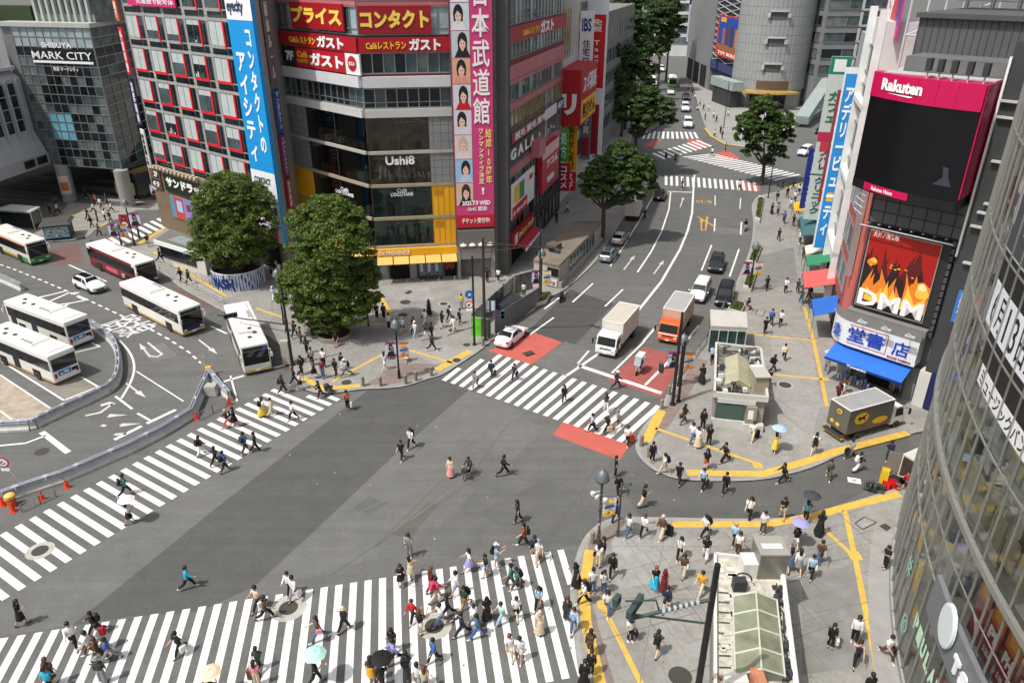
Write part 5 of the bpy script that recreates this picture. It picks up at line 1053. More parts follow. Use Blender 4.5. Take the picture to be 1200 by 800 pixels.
m_.build('floor_slab',tone('slab_pale',(206,204,198)),tb_)
m_=MB();arcbox(m_,TSC,36,TSR-5,TA0,TA1,0,36,44,0);m_.build('inner_wall',mat('store_wall',(176,172,164),.8,var=.7,scale=.6,var2=.5,scale2=1.6),tb_)
m_=MB();arcbox(m_,TSC,20,TSR-.3,TA0,TA1,36.6,37.2,44,0);m_.build('roof',CONC_D,tb_)
TUBE=mat('tube_white',(240,238,226),.5);TUBE.node_tree.nodes['Principled BSDF'].inputs['Emission Color'].default_value=(1,.95,.86,1);TUBE.node_tree.nodes['Principled BSDF'].inputs['Emission Strength'].default_value=11.  # strong glow added to these tubes to brighten the store interior
rr_=random.Random(3);mats=[simple(c_)for c_ in((206,206,200),(150,70,66),(130,126,120),(206,200,170),(90,110,136),(70,68,66),(230,230,226))]
for fi,(z0,z1)in enumerate(zip(FLO[:-1],FLO[1:])):
 m_=MB();z0=z0+.02
 for k in range(150 if fi else 70):
  th=rr_.uniform(135,188);rad=rr_.uniform(1.0,6.0);p=cpt(th,z0,-rad);a=R(th);h=rr_.choice((.5,.9,1.3,1.9,2.4))if fi else rr_.choice((.9,1.2,2.0))
  m_.box(p+Zv*h/2,(rr_.uniform(.4,2.0),rr_.uniform(.3,.7),h),rr_.randrange(7),X=Vector((math.cos(a),math.sin(a),0)),Y=Vector((-math.sin(a),math.cos(a),0)))
 m_.build('display_stand',mats,tb_)
 m_=MB()
 for k in range(46):th=136+k*1.15;rad=2.2+1.6*(k%3);p=cpt(th,z1-.5,-rad);m_.box(p,(1.0,.12,.08),0)
 m_.build('ceiling_fill_light',TUBE,tb_)
 # second floor pale seat row and ivory blinds behind the glass
m_=MB()
for i in range(NT):
 th=TA0+i*STEP
 if 146<th<186:q=cpl(th+.15,th+STEP-.15,-.45);m_.pbox(q,0,q.L,11.8,13.3,-.05,0,0)
m_.build('ivory_panel',mat('ivory_grid',(176,166,126),.7,var=.3,scale=2.5),tb_)
m_=MB();rb2=random.Random(9)
for i in range(NT):
 th=TA0+i*STEP;q=cpl(th+.12,th+STEP-.12,-.3)
 for z0,z1 in zip(FLO[:-1],FLO[1:]):
  if 140<th<186 and rb2.random()<(.5 if z0>12 else .22):hz_=rb2.uniform(.3,1.6);zz_=rb2.choice((z0+.1,z1-.5-hz_));m_.pbox(q,0,q.L,zz_,zz_+hz_,-.04,0,rb2.randrange(3))
m_.build('window_blind',[simple((206,208,206)),simple((170,172,170)),simple((190,184,166))],tb_)  # blinds and pale panels, added at random to lend the glass a silvery look
m_=MB()
for i in range(60):
 th=146+i*.66;a=R(th);p=cpt(th,15.7,-1.1);X_=Vector((math.cos(a),math.sin(a),0));Y_=Vector((-math.sin(a),math.cos(a),0));m_.box(p+Zv*.45,(.5,.42,.1),0,X=X_,Y=Y_);m_.box(p+Zv*.8-X_*.22,(.08,.42,.7),0,X=X_,Y=Y_);m_.box(p+Zv*.2,(.1,.1,.4),1,X=X_,Y=Y_)
m_.build('window_seat',[simple((214,216,216)),DKGREY],tb_)
m_=MB();arcbox(m_,TSC,TSR-.35,TSR-.28,146,186,5.0,6.8,30);m_.build('frosted_band',mat('frosted',(150,148,140),.5,var=.4,scale=1.0),tb_)if False else None
# signs on the curved front
TXN=lambda th0,th1:cpl(th0,th1,.2)
def csign(name,th0,th1,z0,z1,c_,texts,lab,pictures=(),d=.25,seg=None,cat='sign',th=.08):
 q=cpl(th0,th1,d);return sign(name,q,None,None,c_,texts,lab,u=(0,q.L),z=(z0,z1),d=0.02,thick=th,pictures=pictures,cat=cat)
c0=cylhit(1112,735,.3)
ov=thing('oval_sign',cpt(c0[0],c0[1]-1,.3),'white egg shaped disc on the grey sign band of the glass building','sign');q=cpl(c0[0]-.3,c0[0]+.3,.32)
m_=MB();m_.lathe(q.pt(q.L/2,c0[1]+.1,0),[(1,0),(1,.12),(.9,.16),(.001,.17)],26,0,sx=.82,sy=1.12,X=q.u,Y=Zv,Z=q.n);m_.build('disc',mat('oval_white',(214,222,222),.4),ov)
bandg=thing('sign_band',cpt(172,6,.2),'grey fascia band with raised white capitals on the curved glass front','sign')
m_=MB();arcbox(m_,TSC,TSR-.05,TSR+.24,164.6,187,5.7,7.9,20);m_.build('panel',mat('band_grey',(112,116,118),.5,var=.06),bandg)
m_=MB()
for i,ch in enumerate('TSUTAYA'):
 th0=169.2+i*.92;q=cpl(th0,th0+.8,.27);put_text(m_,ch,q.pt(0,6.3,0),q.u,Zv,q.n,.62,.85,0,.06,False,.1)
m_.build('lettering',WHITE,bandg)
for i,(th0,big,lab)in enumerate(((168.25,'','flame coloured poster without big letters, first in the row behind glass'),(169.8,'PI','red poster with big white PI behind the glass'),(171.35,'PH','red poster with big white PH behind the glass'),(172.9,'NY','red poster with big white NY behind the glass, nearest to the frame edge'),(174.45,'RE','red poster behind the glass beyond the NY one'))):
 sign('window_poster',cpl(th0+.1,th0+STEP-.15,-.15),None,None,(170,40,36),([(big,WT,.2,.42,.8,.62,False,.04),('2.25.0',WT,.2,.15,.8,.24)]if big else[]),lab,u=(0,1.1),z=(8.0,11.0),d=.02,thick=.03,cat='poster',group='posters hung behind the curved glass',pictures=((0,.66,1,1,(206,120,50)),(.2,.74,.8,.9,(236,176,80)),(0,0,1,.12,(120,24,30))))
for i,(th0,z0,body,lab)in enumerate(((163.0,1.2,'PIULAPYU','mint green lettering stuck along the ground floor glass'),)):
 wl=thing('window_lettering',cpt(th0+5,z0,.1),lab,'lettering');m_=MB()
 for k,ch in enumerate(body):q=cpl(th0+k*.95+.1,th0+k*.95+.85,.05);put_text(m_,ch,q.pt(0,3.2,0),q.u,Zv,q.n,.62,1.0,0,.05,False,.01)
 m_.build('lettering',simple((190,226,200)),wl)
m_=MB()
for th0,z0,s_ in((158.6,3.6,'＃'),(171.5,2.6,'＊'),(161.0,1.4,'＠')):q=cpl(th0,th0+1.4,.05);put_text(m_,s_,q.pt(0,z0,0),q.u,Zv,q.n,1.1,1.3,0,.05,False,.01)
wl=thing('window_sticker',cpt(163,2,.1),'pale green outline stickers on the ground floor glass','sticker');m_.build('sticker',simple((150,200,176)),wl)
# big white date banner and photo posters higher up
for(thA,thB,z0,z1,c_,lab,txt)in((159.0,168.5,19.0,21.0,(226,228,234),'white curved banner with black release date on the glass front','6月13日発売'),(158.3,169,22.4,27.6,(196,198,206),'grey photo banner with two figures high on the glass front',''),(160.8,169.5,16.6,17.5,(232,232,234),'narrow white caption banner under the black stripe','ミュージックバンク')):
 r_=thing('curved_banner',cpt((thA+thB)/2,z0,.25),lab,'banner');m_=MB();arcbox(m_,TSC,TSR-.01,TSR+.012,thA,thB,z0,z1,22);m_.build('sheet',simple(c_),r_)
 if txt:
  m_=MB();n_=len(txt);w_=(thB-thA)/(n_+.6)
  for k,ch in enumerate(txt):q=cpl(thA+w_*(k+.35),thA+w_*(k+1.2),.02);fw={'1':.22,'6':.6,'3':.6}.get(ch,.95);fh={'ー':.1,'ュ':.5,'ッ':.5}.get(ch,.76);put_text(m_,ch,q.pt(q.L*(1-fw)/2,z0+(z1-z0)*(.12 if fh>.2 else .45),0),q.u,Zv,q.n,q.L*fw,(z1-z0)*fh,0,.004,False,.01)
  m_.build('lettering',BLACK,r_)
 elif z0>20:
  m_=MB()
  for k in range(2):arcbox(m_,TSC,TSR,TSR+.022,thA+.6+5*k,thA+2.6+5*k,z0+.1,z1-1.2,6,0);arcbox(m_,TSC,TSR,TSR+.03,thA+1.1+5*k,thA+2.1+5*k,z1-1.9,z1-.5,4,1)
  arcbox(m_,TSC,TSR,TSR+.026,thA,thA+4.6,z0+.1,z0+1.1,6,0);m_.build('figure_print',[simple((70,72,78)),simple((110,106,106))],r_)
for(z0,z1,lab)in((21.05,22.35,'black curved stripe above the white date banner'),(17.55,18.95,'black curved stripe below the white date banner')):
 r_=thing('curved_banner',cpt(163,z0,.25),lab,'banner');m_=MB();arcbox(m_,TSC,TSR-.01,TSR+.009,159+(21-z0)*.3,169,z0,z1,22);m_.build('sheet',simple((24,24,26)),r_)
 # granite plinth and low step along the curved front
m_=MB();arcbox(m_,TSC,TSR-.6,TSR+.12,TA0,TA1,0,.42,60);m_.build('plinth',tone('plinth_grey',(150,150,146)),tb_)
m_=MB();arcbox(m_,TSC,TSR+.13,TSR+1.3,150,192,.10,.15,50);tag(m_.build('doorstep_strip',mat('strip_grey',(.3,.29,.275),.8,var=.15,scale=1.,raw=True)),kind='structure')
# ================================================================== VEHICLES (local: +x is forward, origin on the ground)
TYRE=mat('tyre',(22,22,23),.85);RIM=mat('rim',(150,152,155),.35,.8);CARGL=glass_mat('car_glass',(16,20,23));HEADL=mat('headlamp',(214,220,224),.15,.2);TAILL=mat('tail_lamp',(170,16,18),.25);PLATE=mat('number_plate',(225,225,220),.5)
def car_paint(rgb,metal=.0):return mat('paint_%02x%02x%02x'%rgb,rgb,.28,metal,var=.03,scale=1.)
def wheel(root,x,y,r,w_=.22):
 s=1 if y>0 else-1;m_=MB();m_.lathe((x,y-s*w_/2,r),[(r*.72,w_*.0-w_/2*0),(r,.02),(r,w_-.02),(r*.72,w_)],18,0,X=Vector((1,0,0)),Y=Vector((0,0,1)),Z=Vector((0,s,0)))
 o=m_.build('wheel',TYRE,root);m_=MB();m_.lathe((x,y-s*w_/2,r),[(r*.7,w_-.01),(r*.6,w_+.004),(r*.2,w_-.02),(.001,w_+.01)],12,0,X=Vector((1,0,0)),Y=Vector((0,0,1)),Z=Vector((0,s,0)));m_.build('rim',RIM,o)
SHAPES={
'sedan':(4.6,1.78,[(-2.3,.70,.38,.78,.80,.6),(-2.15,.82,.25,.95,.97,.7),(-1.55,.88,.22,1.0,1.04,.68),(-.75,.89,.22,.98,1.42,.56),(.15,.89,.22,.96,1.46,.57),(1.0,.88,.22,.94,.98,.66),(1.9,.85,.22,.82,.86,.66),(2.22,.76,.25,.66,.70,.6),(2.3,.66,.36,.58,.60,.5)],(2,3,4,5),.33,1.42,-1.38),
'hatch':(4.5,1.75,[(-2.25,.72,.40,.86,.88,.6),(-2.12,.82,.26,1.02,1.10,.66),(-1.35,.87,.22,1.02,1.46,.56),(-.1,.88,.22,.98,1.5,.57),(.45,.88,.22,.96,1.42,.57),(1.25,.87,.22,.94,.98,.66),(1.9,.84,.24,.80,.84,.62),(2.2,.72,.30,.64,.68,.5),(2.25,.64,.36,.58,.6,.45)],(1,2,4,5),.32,1.35,-1.35),
'suv':(4.7,1.86,[(-2.35,.78,.45,.95,.97,.65),(-2.22,.88,.30,1.10,1.18,.7),(-1.6,.92,.28,1.10,1.62,.6),(-.1,.92,.28,1.06,1.68,.62),(.4,.92,.28,1.04,1.6,.62),(1.15,.91,.28,1.02,1.06,.7),(1.95,.88,.28,.96,1.0,.7),(2.28,.78,.32,.8,.84,.6),(2.35,.7,.42,.7,.72,.52)],(1,2,4,5),.37,1.42,-1.35),
'van':(4.85,1.85,[(-2.42,.82,.40,1.0,1.05,.7),(-2.36,.90,.28,1.12,1.78,.66),(-2.1,.92,.26,1.12,1.86,.68),(0,.92,.26,1.08,1.9,.70),(.75,.92,.26,1.06,1.82,.68),(1.55,.91,.26,1.06,1.12,.72),(2.1,.88,.28,.96,1.0,.68),(2.36,.8,.32,.76,.8,.6),(2.42,.72,.42,.66,.68,.5)],(0,2,4,5),.35,1.5,-1.45),
}
def make_car(kind,rgb,label,cat='car',group=None,dark_roof=False,metal=0.):
 L,W,S,(r0,r1,f0,f1),wr,fx,bx=SHAPES[kind];root=thing('parked_car' if 'parked' in label else 'car',(0,0,0),label,cat,group)
 P=car_paint(rgb,metal);m_=MB();rings=[]
 for x,hw,zl,zb,zr,rw in S:
  half=[(hw*.86,zl),(hw*.98,zl+.12),(hw,zl+.35 if zb>.8 else(zl+zb)/2),(hw*.95,zb),(rw+.03,zr-.05 if zr-zb>.2 else zr-.01),(rw*.75,zr)]
  rings.append([(x,y,z)for y,z in half]+[(x,-y,z)for y,z in half[::-1]])
 n=12;vs=[p for r_ in rings for p in r_];fs=[]
 for i in range(len(S)-1):
  for j in range(n):fs.append([i*n+j,i*n+(j+1)%n,(i+1)*n+(j+1)%n,(i+1)*n+j][::-1])
 fs+=[list(range(n)),[(len(S)-1)*n+j for j in range(n)][::-1]];m_.add(vs,fs);body=m_.build('body',P,root,smooth=False)
 me=body.data;bm=bmesh.new();bm.from_mesh(me);bmesh.ops.recalc_face_normals(bm,faces=bm.faces);bm.to_mesh(me);bm.free();me.polygons.foreach_set('use_smooth',[True]*len(me.polygons))
 md=body.modifiers.new('round','SUBSURF');md.levels=1;md.render_levels=2
 for e in me.edges:pass
 def lerp(a,b,t):return a+(b-a)*t
 def sidept(i,t,fx_=0.):
  x,hw,zl,zb,zr,rw=S[i];return Vector((x,lerp(hw*.95,rw+.03,t)+.012,lerp(zb,zr-.05,t)))
 for s in(1,-1):
  seq=list(range(r1,f0+1));m_=MB();pts=[]
  a0,a1=sidept(r0,.1),sidept(r1,.9);b0_,b1_=sidept(f1,.1),sidept(f0,.9)
  low=[a0+(sidept(r1,.12)-a0)*.35]+[sidept(i,.12)for i in seq]+[b0_+(sidept(f0,.12)-b0_)*.15]
  top=[a1+(a0-a1)*.12]+[sidept(i,.86)for i in seq]+[sidept(f0,.86)+(b0_-sidept(f0,.86))*.72]
  for k in range(len(low)-1):m_.quad(*[Vector((p.x,p.y*s,p.z))for p in(low[k],low[k+1],top[k+1],top[k])])
  sw=m_.build('side_window',CARGL,root)
  m_=MB();mid=S[seq[len(seq)//2]];xm=.1;
  m_.quad(*[Vector((xm+dx,(p.y+.006)*s,p.z))for dx,p in((-.05,sidept(seq[-2]if len(seq)>1 else seq[0],.1)),(.05,sidept(seq[-2]if len(seq)>1 else seq[0],.1)),(.05,sidept(seq[-2]if len(seq)>1 else seq[0],.88)),(-.05,sidept(seq[-2]if len(seq)>1 else seq[0],.88)))]);m_.build('pillar',P,sw)
 def screen(i0,i1,nm,up):
  x0,hw0,_,zb0,zr0,rw0=S[i0];x1,hw1,_,zb1,zr1,rw1=S[i1];m_=MB();o_=.018
  A=Vector((x0,rw0*.92 if zr0-zb0>.2 else hw0*.80,zr0));B=Vector((x1,rw1*.92 if zr1-zb1>.2 else hw1*.80,zr1));d=B-A
  A2=A+d*.10;B2=A+d*.9;nrm=Vector((-d.z,0,d.x)).normalized();nrm=nrm if nrm.z>0 else-nrm
  m_.quad(A2+nrm*o_,B2+nrm*o_,Vector((B2.x,-B2.y,B2.z))+nrm*o_,Vector((A2.x,-A2.y,A2.z))+nrm*o_);m_.build(nm,CARGL,root)
 screen(f0,f1,'windshield',1);screen(r0,r1,'rear_window',1)
 if dark_roof:m_=MB();x0,x1=S[r1][0]+.15,S[f0][0]-.1;rw=S[r1][5]*.7;z_=max(S[r1][4],S[f0][4])+.03;m_.box(((x0+x1)/2,0,z_),(x1-x0,rw*2,.02));m_.build('glass_roof',CARGL,root)
 hx,hw,_,zb,zr,_=S[-2];tx,tw,_,tb2,_,_=S[1]
 for s in(1,-1):
  m_=MB();m_.box((hx-.06,s*(hw-.12),zb-.05),(.22,.32,.14),0);m_.build('headlight',HEADL,root,bevel=.03)
  m_=MB();m_.box((tx-.03,s*(tw-.1),tb2-.08),(.14,.24,.18),0);m_.build('tail_light',TAILL,root,bevel=.02)
  m_=MB();m_.box((S[f1][0]-.25,s*(S[f1][1]+.12),S[f1][3]+.08),(.14,.2,.14),0);m_.build('mirror',P,root,bevel=.03)
  for x in(fx,bx):wheel(root,x,s*(W/2-.11),wr)
 m_=MB();m_.box((S[-1][0]-.005,0,S[-1][2]+.12),(.06,.9,.18),0);m_.build('grille',BLACK,root)
 m_=MB();m_.box((S[0][0]-.005,0,S[0][2]+.28),(.05,.34,.17),0);m_.build('number_plate',PLATE,root)
 return root
def place(root,pos,head):root.location=(pos.x,pos.y,0);root.rotation_euler=(0,0,math.atan2(head.y,head.x));return root
def put_front(root,px,hpx0,hpx1,L,z=0.):
 d=(G(*hpx1,z)-G(*hpx0,z)).normalized();p=G(*px)-d*L/2;return place(root,p,d)
def put_rear(root,px,hpx0,hpx1,L):
 d=(G(*hpx1)-G(*hpx0)).normalized();p=G(*px)+d*L/2;return place(root,p,d)
 # ---- buses
def make_bus(label,side,skirt,stripes=(),advert=False,door_dark=True,front=None,L=10.6):
 W,H=2.48,3.02;root=thing('city_bus',(0,0,0),label,'bus','city buses around the terminal');bw=car_paint((232,230,222));m_=MB()
 m_.box((0,0,(H+.32)/2),(L,W,H-.32),0);m_.build('body',[bw],root,bevel=.13)
 PS=car_paint(side)
 m_=MB()
 for s in(1,-1):m_.box((-.0,s*(W/2+.004),1.02),(L-.35,.02,.95),0)
 m_.build('side_panel',PS,root)
 m_=MB()
 for s in(1,-1):m_.box((0,s*(W/2+.004),.42),(L-.4,.022,.24),0)
 m_.build('skirt',car_paint(skirt),root)
 for s in(1,-1):
  m_=MB();m_.box((-.1,s*(W/2+.008),2.0),(L-.5,.03,1.0),0);o=m_.build('side_window',CARGL,root);m_=MB()
  for k in range(8):m_.box((-L/2+.6+k*(L-1)/7.2,s*(W/2+.026),2.0),(.05,.012,1.0),0)
  m_.box((-.1,s*(W/2+.026),2.28),(L-.5,.01,.03),0);m_.build('window_bar',BLACK,o)
 for x in(.4,L/2-1.2):
  m_=MB();m_.box((x,W/2+.012,1.42),(1.05,.03,2.0),0);m_.build('door',glass_mat('bus_door',(30,34,38)),root)
 m_=MB();m_.box((L/2+.005,0,1.72),(.05,W-.22,1.35),0);m_.build('windshield',CARGL,root,bevel=.02)
 m_=MB();m_.box((L/2+.012,0,2.62),(.05,W-.3,.36),0);m_.build('destination_board',simple((22,22,24),.3),root)
 m_=MB();m_.box((L/2+.04,.85,2.62),(.02,.3,.22),0);m_.build('route_mark',simple((40,110,220),.4),root)
 m_=MB();m_.box((L/2+.01,0,.8),(.05,W-.2,.5),0);m_.build('front_panel',car_paint(front or side),root)
 m_=MB();m_.box((L/2+.015,0,.45),(.08,W-.1,.26),0);m_.build('bumper',car_paint(skirt),root,bevel=.03)
 m_=MB();m_.box((L/2+.06,0,.46),(.02,.42,.2),0);m_.build('number_plate',PLATE,root)
 for s in(1,-1):
  m_=MB();m_.box((L/2+.02,s*.88,.74),(.06,.36,.2),0);m_.build('headlight',HEADL,root,bevel=.02)
  m_=MB();m_.tube([(L/2-.1,s*1.1,2.5),(L/2+.32,s*1.32,2.4),(L/2+.32,s*1.34,2.1)],.03,6);m_.box((L/2+.32,s*1.34,1.92),(.12,.2,.42),0);m_.build('mirror',simple((226,224,216)),root)
  m_=MB();m_.box((-L/2-.01,s*.98,.95),(.05,.22,.42),0);m_.build('tail_light',TAILL,root)
  for x in(L/2-2.55,-L/2+2.6):
   m_=MB();m_.box((x,s*(W/2+.012),.62),(1.25,.03,.86),0);m_.build('wheel_arch',BLACK,root,bevel=.0);wheel(root,x,s*(W/2-.09),.48,.3)
 m_=MB();m_.box((-L/2-.008,0,2.1),(.05,W-.3,.95),0);m_.build('rear_window',glass_mat('rear_glass',(24,28,36)),root)
 m_=MB();m_.box((-L/2-.012,0,1.52),(.05,W-.28,.2),0);m_.build('navy_band',car_paint((28,36,84)),root)
 m_=MB();m_.box((-L/2-.015,-.75,1.05),(.04,.5,.3),0);m_.build('rear_grille',BLACK,root)
 if advert:m_=MB();m_.box((-L/2-.016,.15,1.08),(.04,1.15,.42),0);o=m_.build('advert',simple((40,110,190),.4),root);m_=MB();m_.box((-L/2-.04,.0,1.1),(.01,.4,.2),0);m_.box((-L/2-.04,.45,1.02),(.01,.25,.16),0);m_.build('advert_print',simple((214,224,236)),o)
 # roof units
 m_=MB();m_.box((-1.2,0,H+.13),(2.3,1.9,.28),0,taper=.86);m_.build('roof_unit',bw,root,bevel=.06)
 m_=MB();m_.box((-3.6,0,H+.07),(2.4,1.8,.14),0,taper=.9);m_.build('roof_cover',bw,root,bevel=.04)
 m_=MB()
 for k in range(4):m_.box((-1.9+.45*k,.62,H+.275),(.22,.3,.02),0)
 for x,y in((1.6,.2),(3.6,-.1),(2.7,.5)):m_.lathe((x,y,H),[(.2,0),(.2,.07),(.14,.1),(.001,.1)],12)
 m_.build('roof_vent',simple((62,64,64)),root)
 m_=MB()
 for k in range(6):m_.box((-4.5+k*1.75,0,H+.006),(.03,W-.3,.012),0)
 m_.build('roof_seam',simple((176,174,166)),root)
 for(x0,x1,z0,z1,c_)in stripes:
  m_=MB()
  for s in(1,-1):m_.box(((x0+x1)/2,s*(W/2+.018),(z0+z1)/2),(x1-x0,.012,z1-z0),0)
  m_.build('livery_stripe',car_paint(c_),root)
 return root
D56=((66,452.5),(10,428))
put_front(make_bus('cream city bus with orange and green stripes waiting at the left edge',(226,222,206),(60,140,62),((-5.0,3.4,.56,.74,(232,140,44)),(2.6,4.9,.5,1.0,(66,150,70)),(-5.1,5.1,2.52,2.66,(226,130,40))),front=(52,132,60)),(49,309),(0,298),(34,313),10.6)
put_front(make_bus('city bus with dark red sides and white lettering at the kerb stop',(112,20,34),(96,18,30),((-5.1,5.1,2.52,2.9,(122,20,36)),(-1.6,1.2,.62,1.15,(214,90,110)),(2.2,3.2,.6,1.1,(190,180,176))),front=(28,34,70),L=12),(176,335),(94,305),(163,337),12)
put_front(make_bus('white city bus with ochre skirt pulling out behind the white car',(226,224,216),(196,160,92),front=(24,32,84),L=12.2),(228.5,391.5),(142,356),(215,394),12.2)
put_front(make_bus('white city bus facing the viewer at the stop line beside the trees',(222,220,212),(196,172,92),front=(206,206,202)),(303.5,438),(259,351),(282,410),10.6)
put_rear(make_bus('parked white bus showing its rear with blue advert, farther of two in the bays',(224,222,214),(190,160,104),advert=True),(98,405.5),*D56,10.6)
put_rear(make_bus('parked white bus showing its rear with blue advert, nearer of two in the bays',(224,222,214),(186,150,92),advert=True),(81.5,446.5),*D56,10.6)
# ---- cars
UPS=((722,422),(752,385))
def toward(a,b):return b,a
put_front(make_car('suv',(232,234,236),'white suv with black grille driving past the red bus',dark_roof=True),(119,344),(86.5,338.5),(104,346),4.7)
put_rear(make_car('sedan',(236,236,236),'white sedan waiting on the red road field left of the box truck'),(586,410),(586,410),(615,386),4.6)
put_front(make_car('van',(226,228,228),'white minivan in the queue behind the orange lorry'),(815,356.5),(834,320),(815,356),4.85)
put_front(make_car('van',(22,24,27),'black minivan in the queue right of the white minivan'),(846,362),(858,322),(846,362),4.85)
put_front(make_car('suv',(40,44,52),'dark grey car with black roof farther up behind the minivans',dark_roof=True),(837,322),(846,290),(837,322),4.7)
put_rear(make_car('hatch',(150,164,178),'pale blue hatchback parked by the glass station entrance',dark_roof=True,metal=.4),(708,309.5),(708,309),(724,289),4.5)
put_rear(make_car('hatch',(186,188,184),'silver hatchback parked ahead of the pale blue one',metal=.3),(722,289),(722,289),(737,270),4.4)
put_rear(make_car('sedan',(26,27,30),'black car passing under the street tree near the far crosswalk'),(771,237),(771,237),(781,216),4.6)
put_front(make_car('van',(226,228,230),'white van turning at the far crossing behind the right tree'),(938,184),(965,170),(938,184),4.85)
put_front(make_car('sedan',(24,26,30),'black car at the far crossing behind the white van'),(958,158),(975,150),(958,158),4.6)
far=[('van',(228,230,230),806,151,'white van first in the oncoming queue at the far crossing'),('van',(214,216,214),803,132,'off white van second in the oncoming queue up the street'),('sedan',(60,62,64),804,118,'dark car third in the oncoming queue up the street'),('sedan',(206,206,206),786,112,'pale car behind the green roofed bus up the street'),('sedan',(228,228,226),768,101,'white car at the left lane of the distant queue'),('sedan',(220,222,222),765,94,'white car behind another white car in the distant queue'),('sedan',(196,200,202),763,86,'silver car farthest but one in the left distant queue'),('hatch',(228,228,228),761,80,'white hatchback at the back of the left distant queue'),('van',(206,208,206),775,85,'pale van at the back of the right distant queue'),('sedan',(20,22,24),728,108,'black car among the street trees on the left lane')]
for k,c_,x,y,lb in far:put_front(make_car(k,c_,lb,group='cars queueing up the far street'),(x,y),(x-4,y-18),(x,y),4.7).scale=(1.18,)*3
b_=make_bus('small bus with green front in the distant queue up the street',(206,210,204),(70,160,70),((-5,5,.5,1.4,(80,180,80)),),front=(80,180,76),L=7.5);b_.name='small_bus';put_front(b_,(788,103),(780,80),(788,103),7.5)
# ---- lorries
BOXA=mat('box_body',(206,202,194),.5,var=.08,scale=.8);
def make_truck(label,cab,box,L=6.6,W=2.2,H=3.1,cab_l=1.7,roof=None,boxc=None):
 root=thing('box_truck',(0,0,0),label,'truck');P=car_paint(cab);x1=L/2;xc=x1-cab_l
 m_=MB();prof=[(xc,.55),(x1,.55),(x1,1.05),(x1-.12,1.15),(x1-.42,2.05),(x1-.6,2.15),(xc,2.15)];hw=W*.47;n=len(prof)
 vs=[(x,-hw,z)for x,z in prof]+[(x,hw,z)for x,z in prof];m_.add(vs,[[i,(i+1)%n,n+(i+1)%n,n+i][::-1]for i in range(n)]+[list(range(n)),list(range(n,2*n))[::-1]]);m_.build('cab',P,root,bevel=.06)
 m_=MB();d=Vector((-.3,0,.9)).normalized();nr=Vector((.9,0,.3)).normalized();a=Vector((x1-.14,0,1.2))+nr*.02;b=Vector((x1-.40,0,1.98))+nr*.02;m_.quad(a+Vector((0,-hw*.9,0)),a+Vector((0,hw*.9,0)),b+Vector((0,hw*.86,0)),b+Vector((0,-hw*.86,0)));m_.build('windshield',CARGL,root)
 for s in(1,-1):
  m_=MB();m_.quad(*[Vector((x,s*(hw+.012),z))for x,z in((xc+.35,1.25),(x1-.28,1.25),(x1-.5,2.0),(xc+.35,2.0))]);m_.build('side_window',CARGL,root)
  m_=MB();m_.tube([(x1-.25,s*hw,1.9),(x1+.1,s*(hw+.22),1.85)],.025,5);m_.box((x1+.1,s*(hw+.24),1.6),(.1,.16,.5),0);m_.build('mirror',BLACK,root)
  m_=MB();m_.box((x1+.005,s*hw*.76,.78),(.05,.3,.16),0);m_.build('headlight',HEADL,root)
  m_=MB();m_.box((-L/2-.01,s*W*.4,.62),(.05,.3,.12),0);m_.build('tail_light',TAILL,root)
  wheel(root,x1-.85,s*(W/2-.16),.4,.24);wheel(root,-L/2+1.3,s*(W/2-.2),.4,.4)
 m_=MB();m_.box((x1+.01,0,.95),(.04,hw*1.1,.14),0);m_.build('grille',simple((70,70,72)),root)
 m_=MB();m_.box((x1+.02,0,.52),(.1,hw*2,.2),0);m_.build('bumper',simple((190,190,186))if cab[0]>200 and cab[1]>200 else P,root,bevel=.03)
 m_=MB();m_.box((x1+.08,0,.52),(.02,.36,.17),0);m_.build('number_plate',PLATE,root)
 m_=MB();m_.box((-cab_l/2,0,.72),(L-cab_l,W*.5,.2),0);m_.build('chassis',BLACK,root)
 bl=L-cab_l-.12;m_=MB();m_.box((-L/2+bl/2,0,(.85+H)/2),(bl,W,H-.85),0);bx_=m_.build('cargo_box',boxc or BOXA,root,bevel=.02)
 m_=MB()
 for s in(1,-1):m_.box((-L/2+bl/2,s*(W/2-.03),H+.01),(bl,.09,.06),0)
 for x in(-L/2+.04,-L/2+bl-.04):m_.box((x,0,H+.012),(.09,W-.15,.06),0)
 m_.build('roof_rail',simple((226,224,218)),bx_)
 m_=MB();m_.box((-L/2+bl/2,0,H+.004),(bl-.15,W-.15,.012),0);m_.build('roof_panel',roof or mat('box_roof',(196,190,178),.5,var=.1,scale=1.),bx_)
 m_=MB()
 for k in range(int(bl/.45)):m_.box((-L/2+.3+k*.45,0,H+.014),(.03,W-.2,.012),0)
 m_.build('roof_rib',simple((160,156,148)),bx_)
 m_=MB()
 for y in(-.02,.02):m_.box((-L/2-.012,y*1,(.85+H)/2),(.02,.015,H-1.0),0)
 for y in(-.35,.35):m_.tube([(-L/2-.04,y,.95),(-L/2-.04,y,H-.1)],.02,5)
 m_.build('door_bar',METAL,bx_)
 return root,bx_,bl
HD=((752,385),(722,422))
t1,_,_=make_truck('white box truck with cream box waiting at the stop line',(232,232,230),None,L=6.8,W=2.15,H=3.0);put_front(t1,(708.5,419),*HD,6.8)
t2,_,_=make_truck('orange cabbed box truck waiting beside the white one',(216,92,36),None,L=6.8,W=2.15,H=3.0,roof=mat('box_roof_grey',(186,188,186),.4,.3,var=.1,scale=1.),boxc=mat('box_peach',(196,168,150),.5,var=.1,scale=.8));put_front(t2,(781,403.5),(816,347),(781,404),6.8)
t3,_,_=make_truck('white box truck seen from behind parked under the street tree',(226,226,224),None,L=6.4,W=2.1,H=3.2);put_rear(t3,(740,260),(740,260),(752,228),6.4)
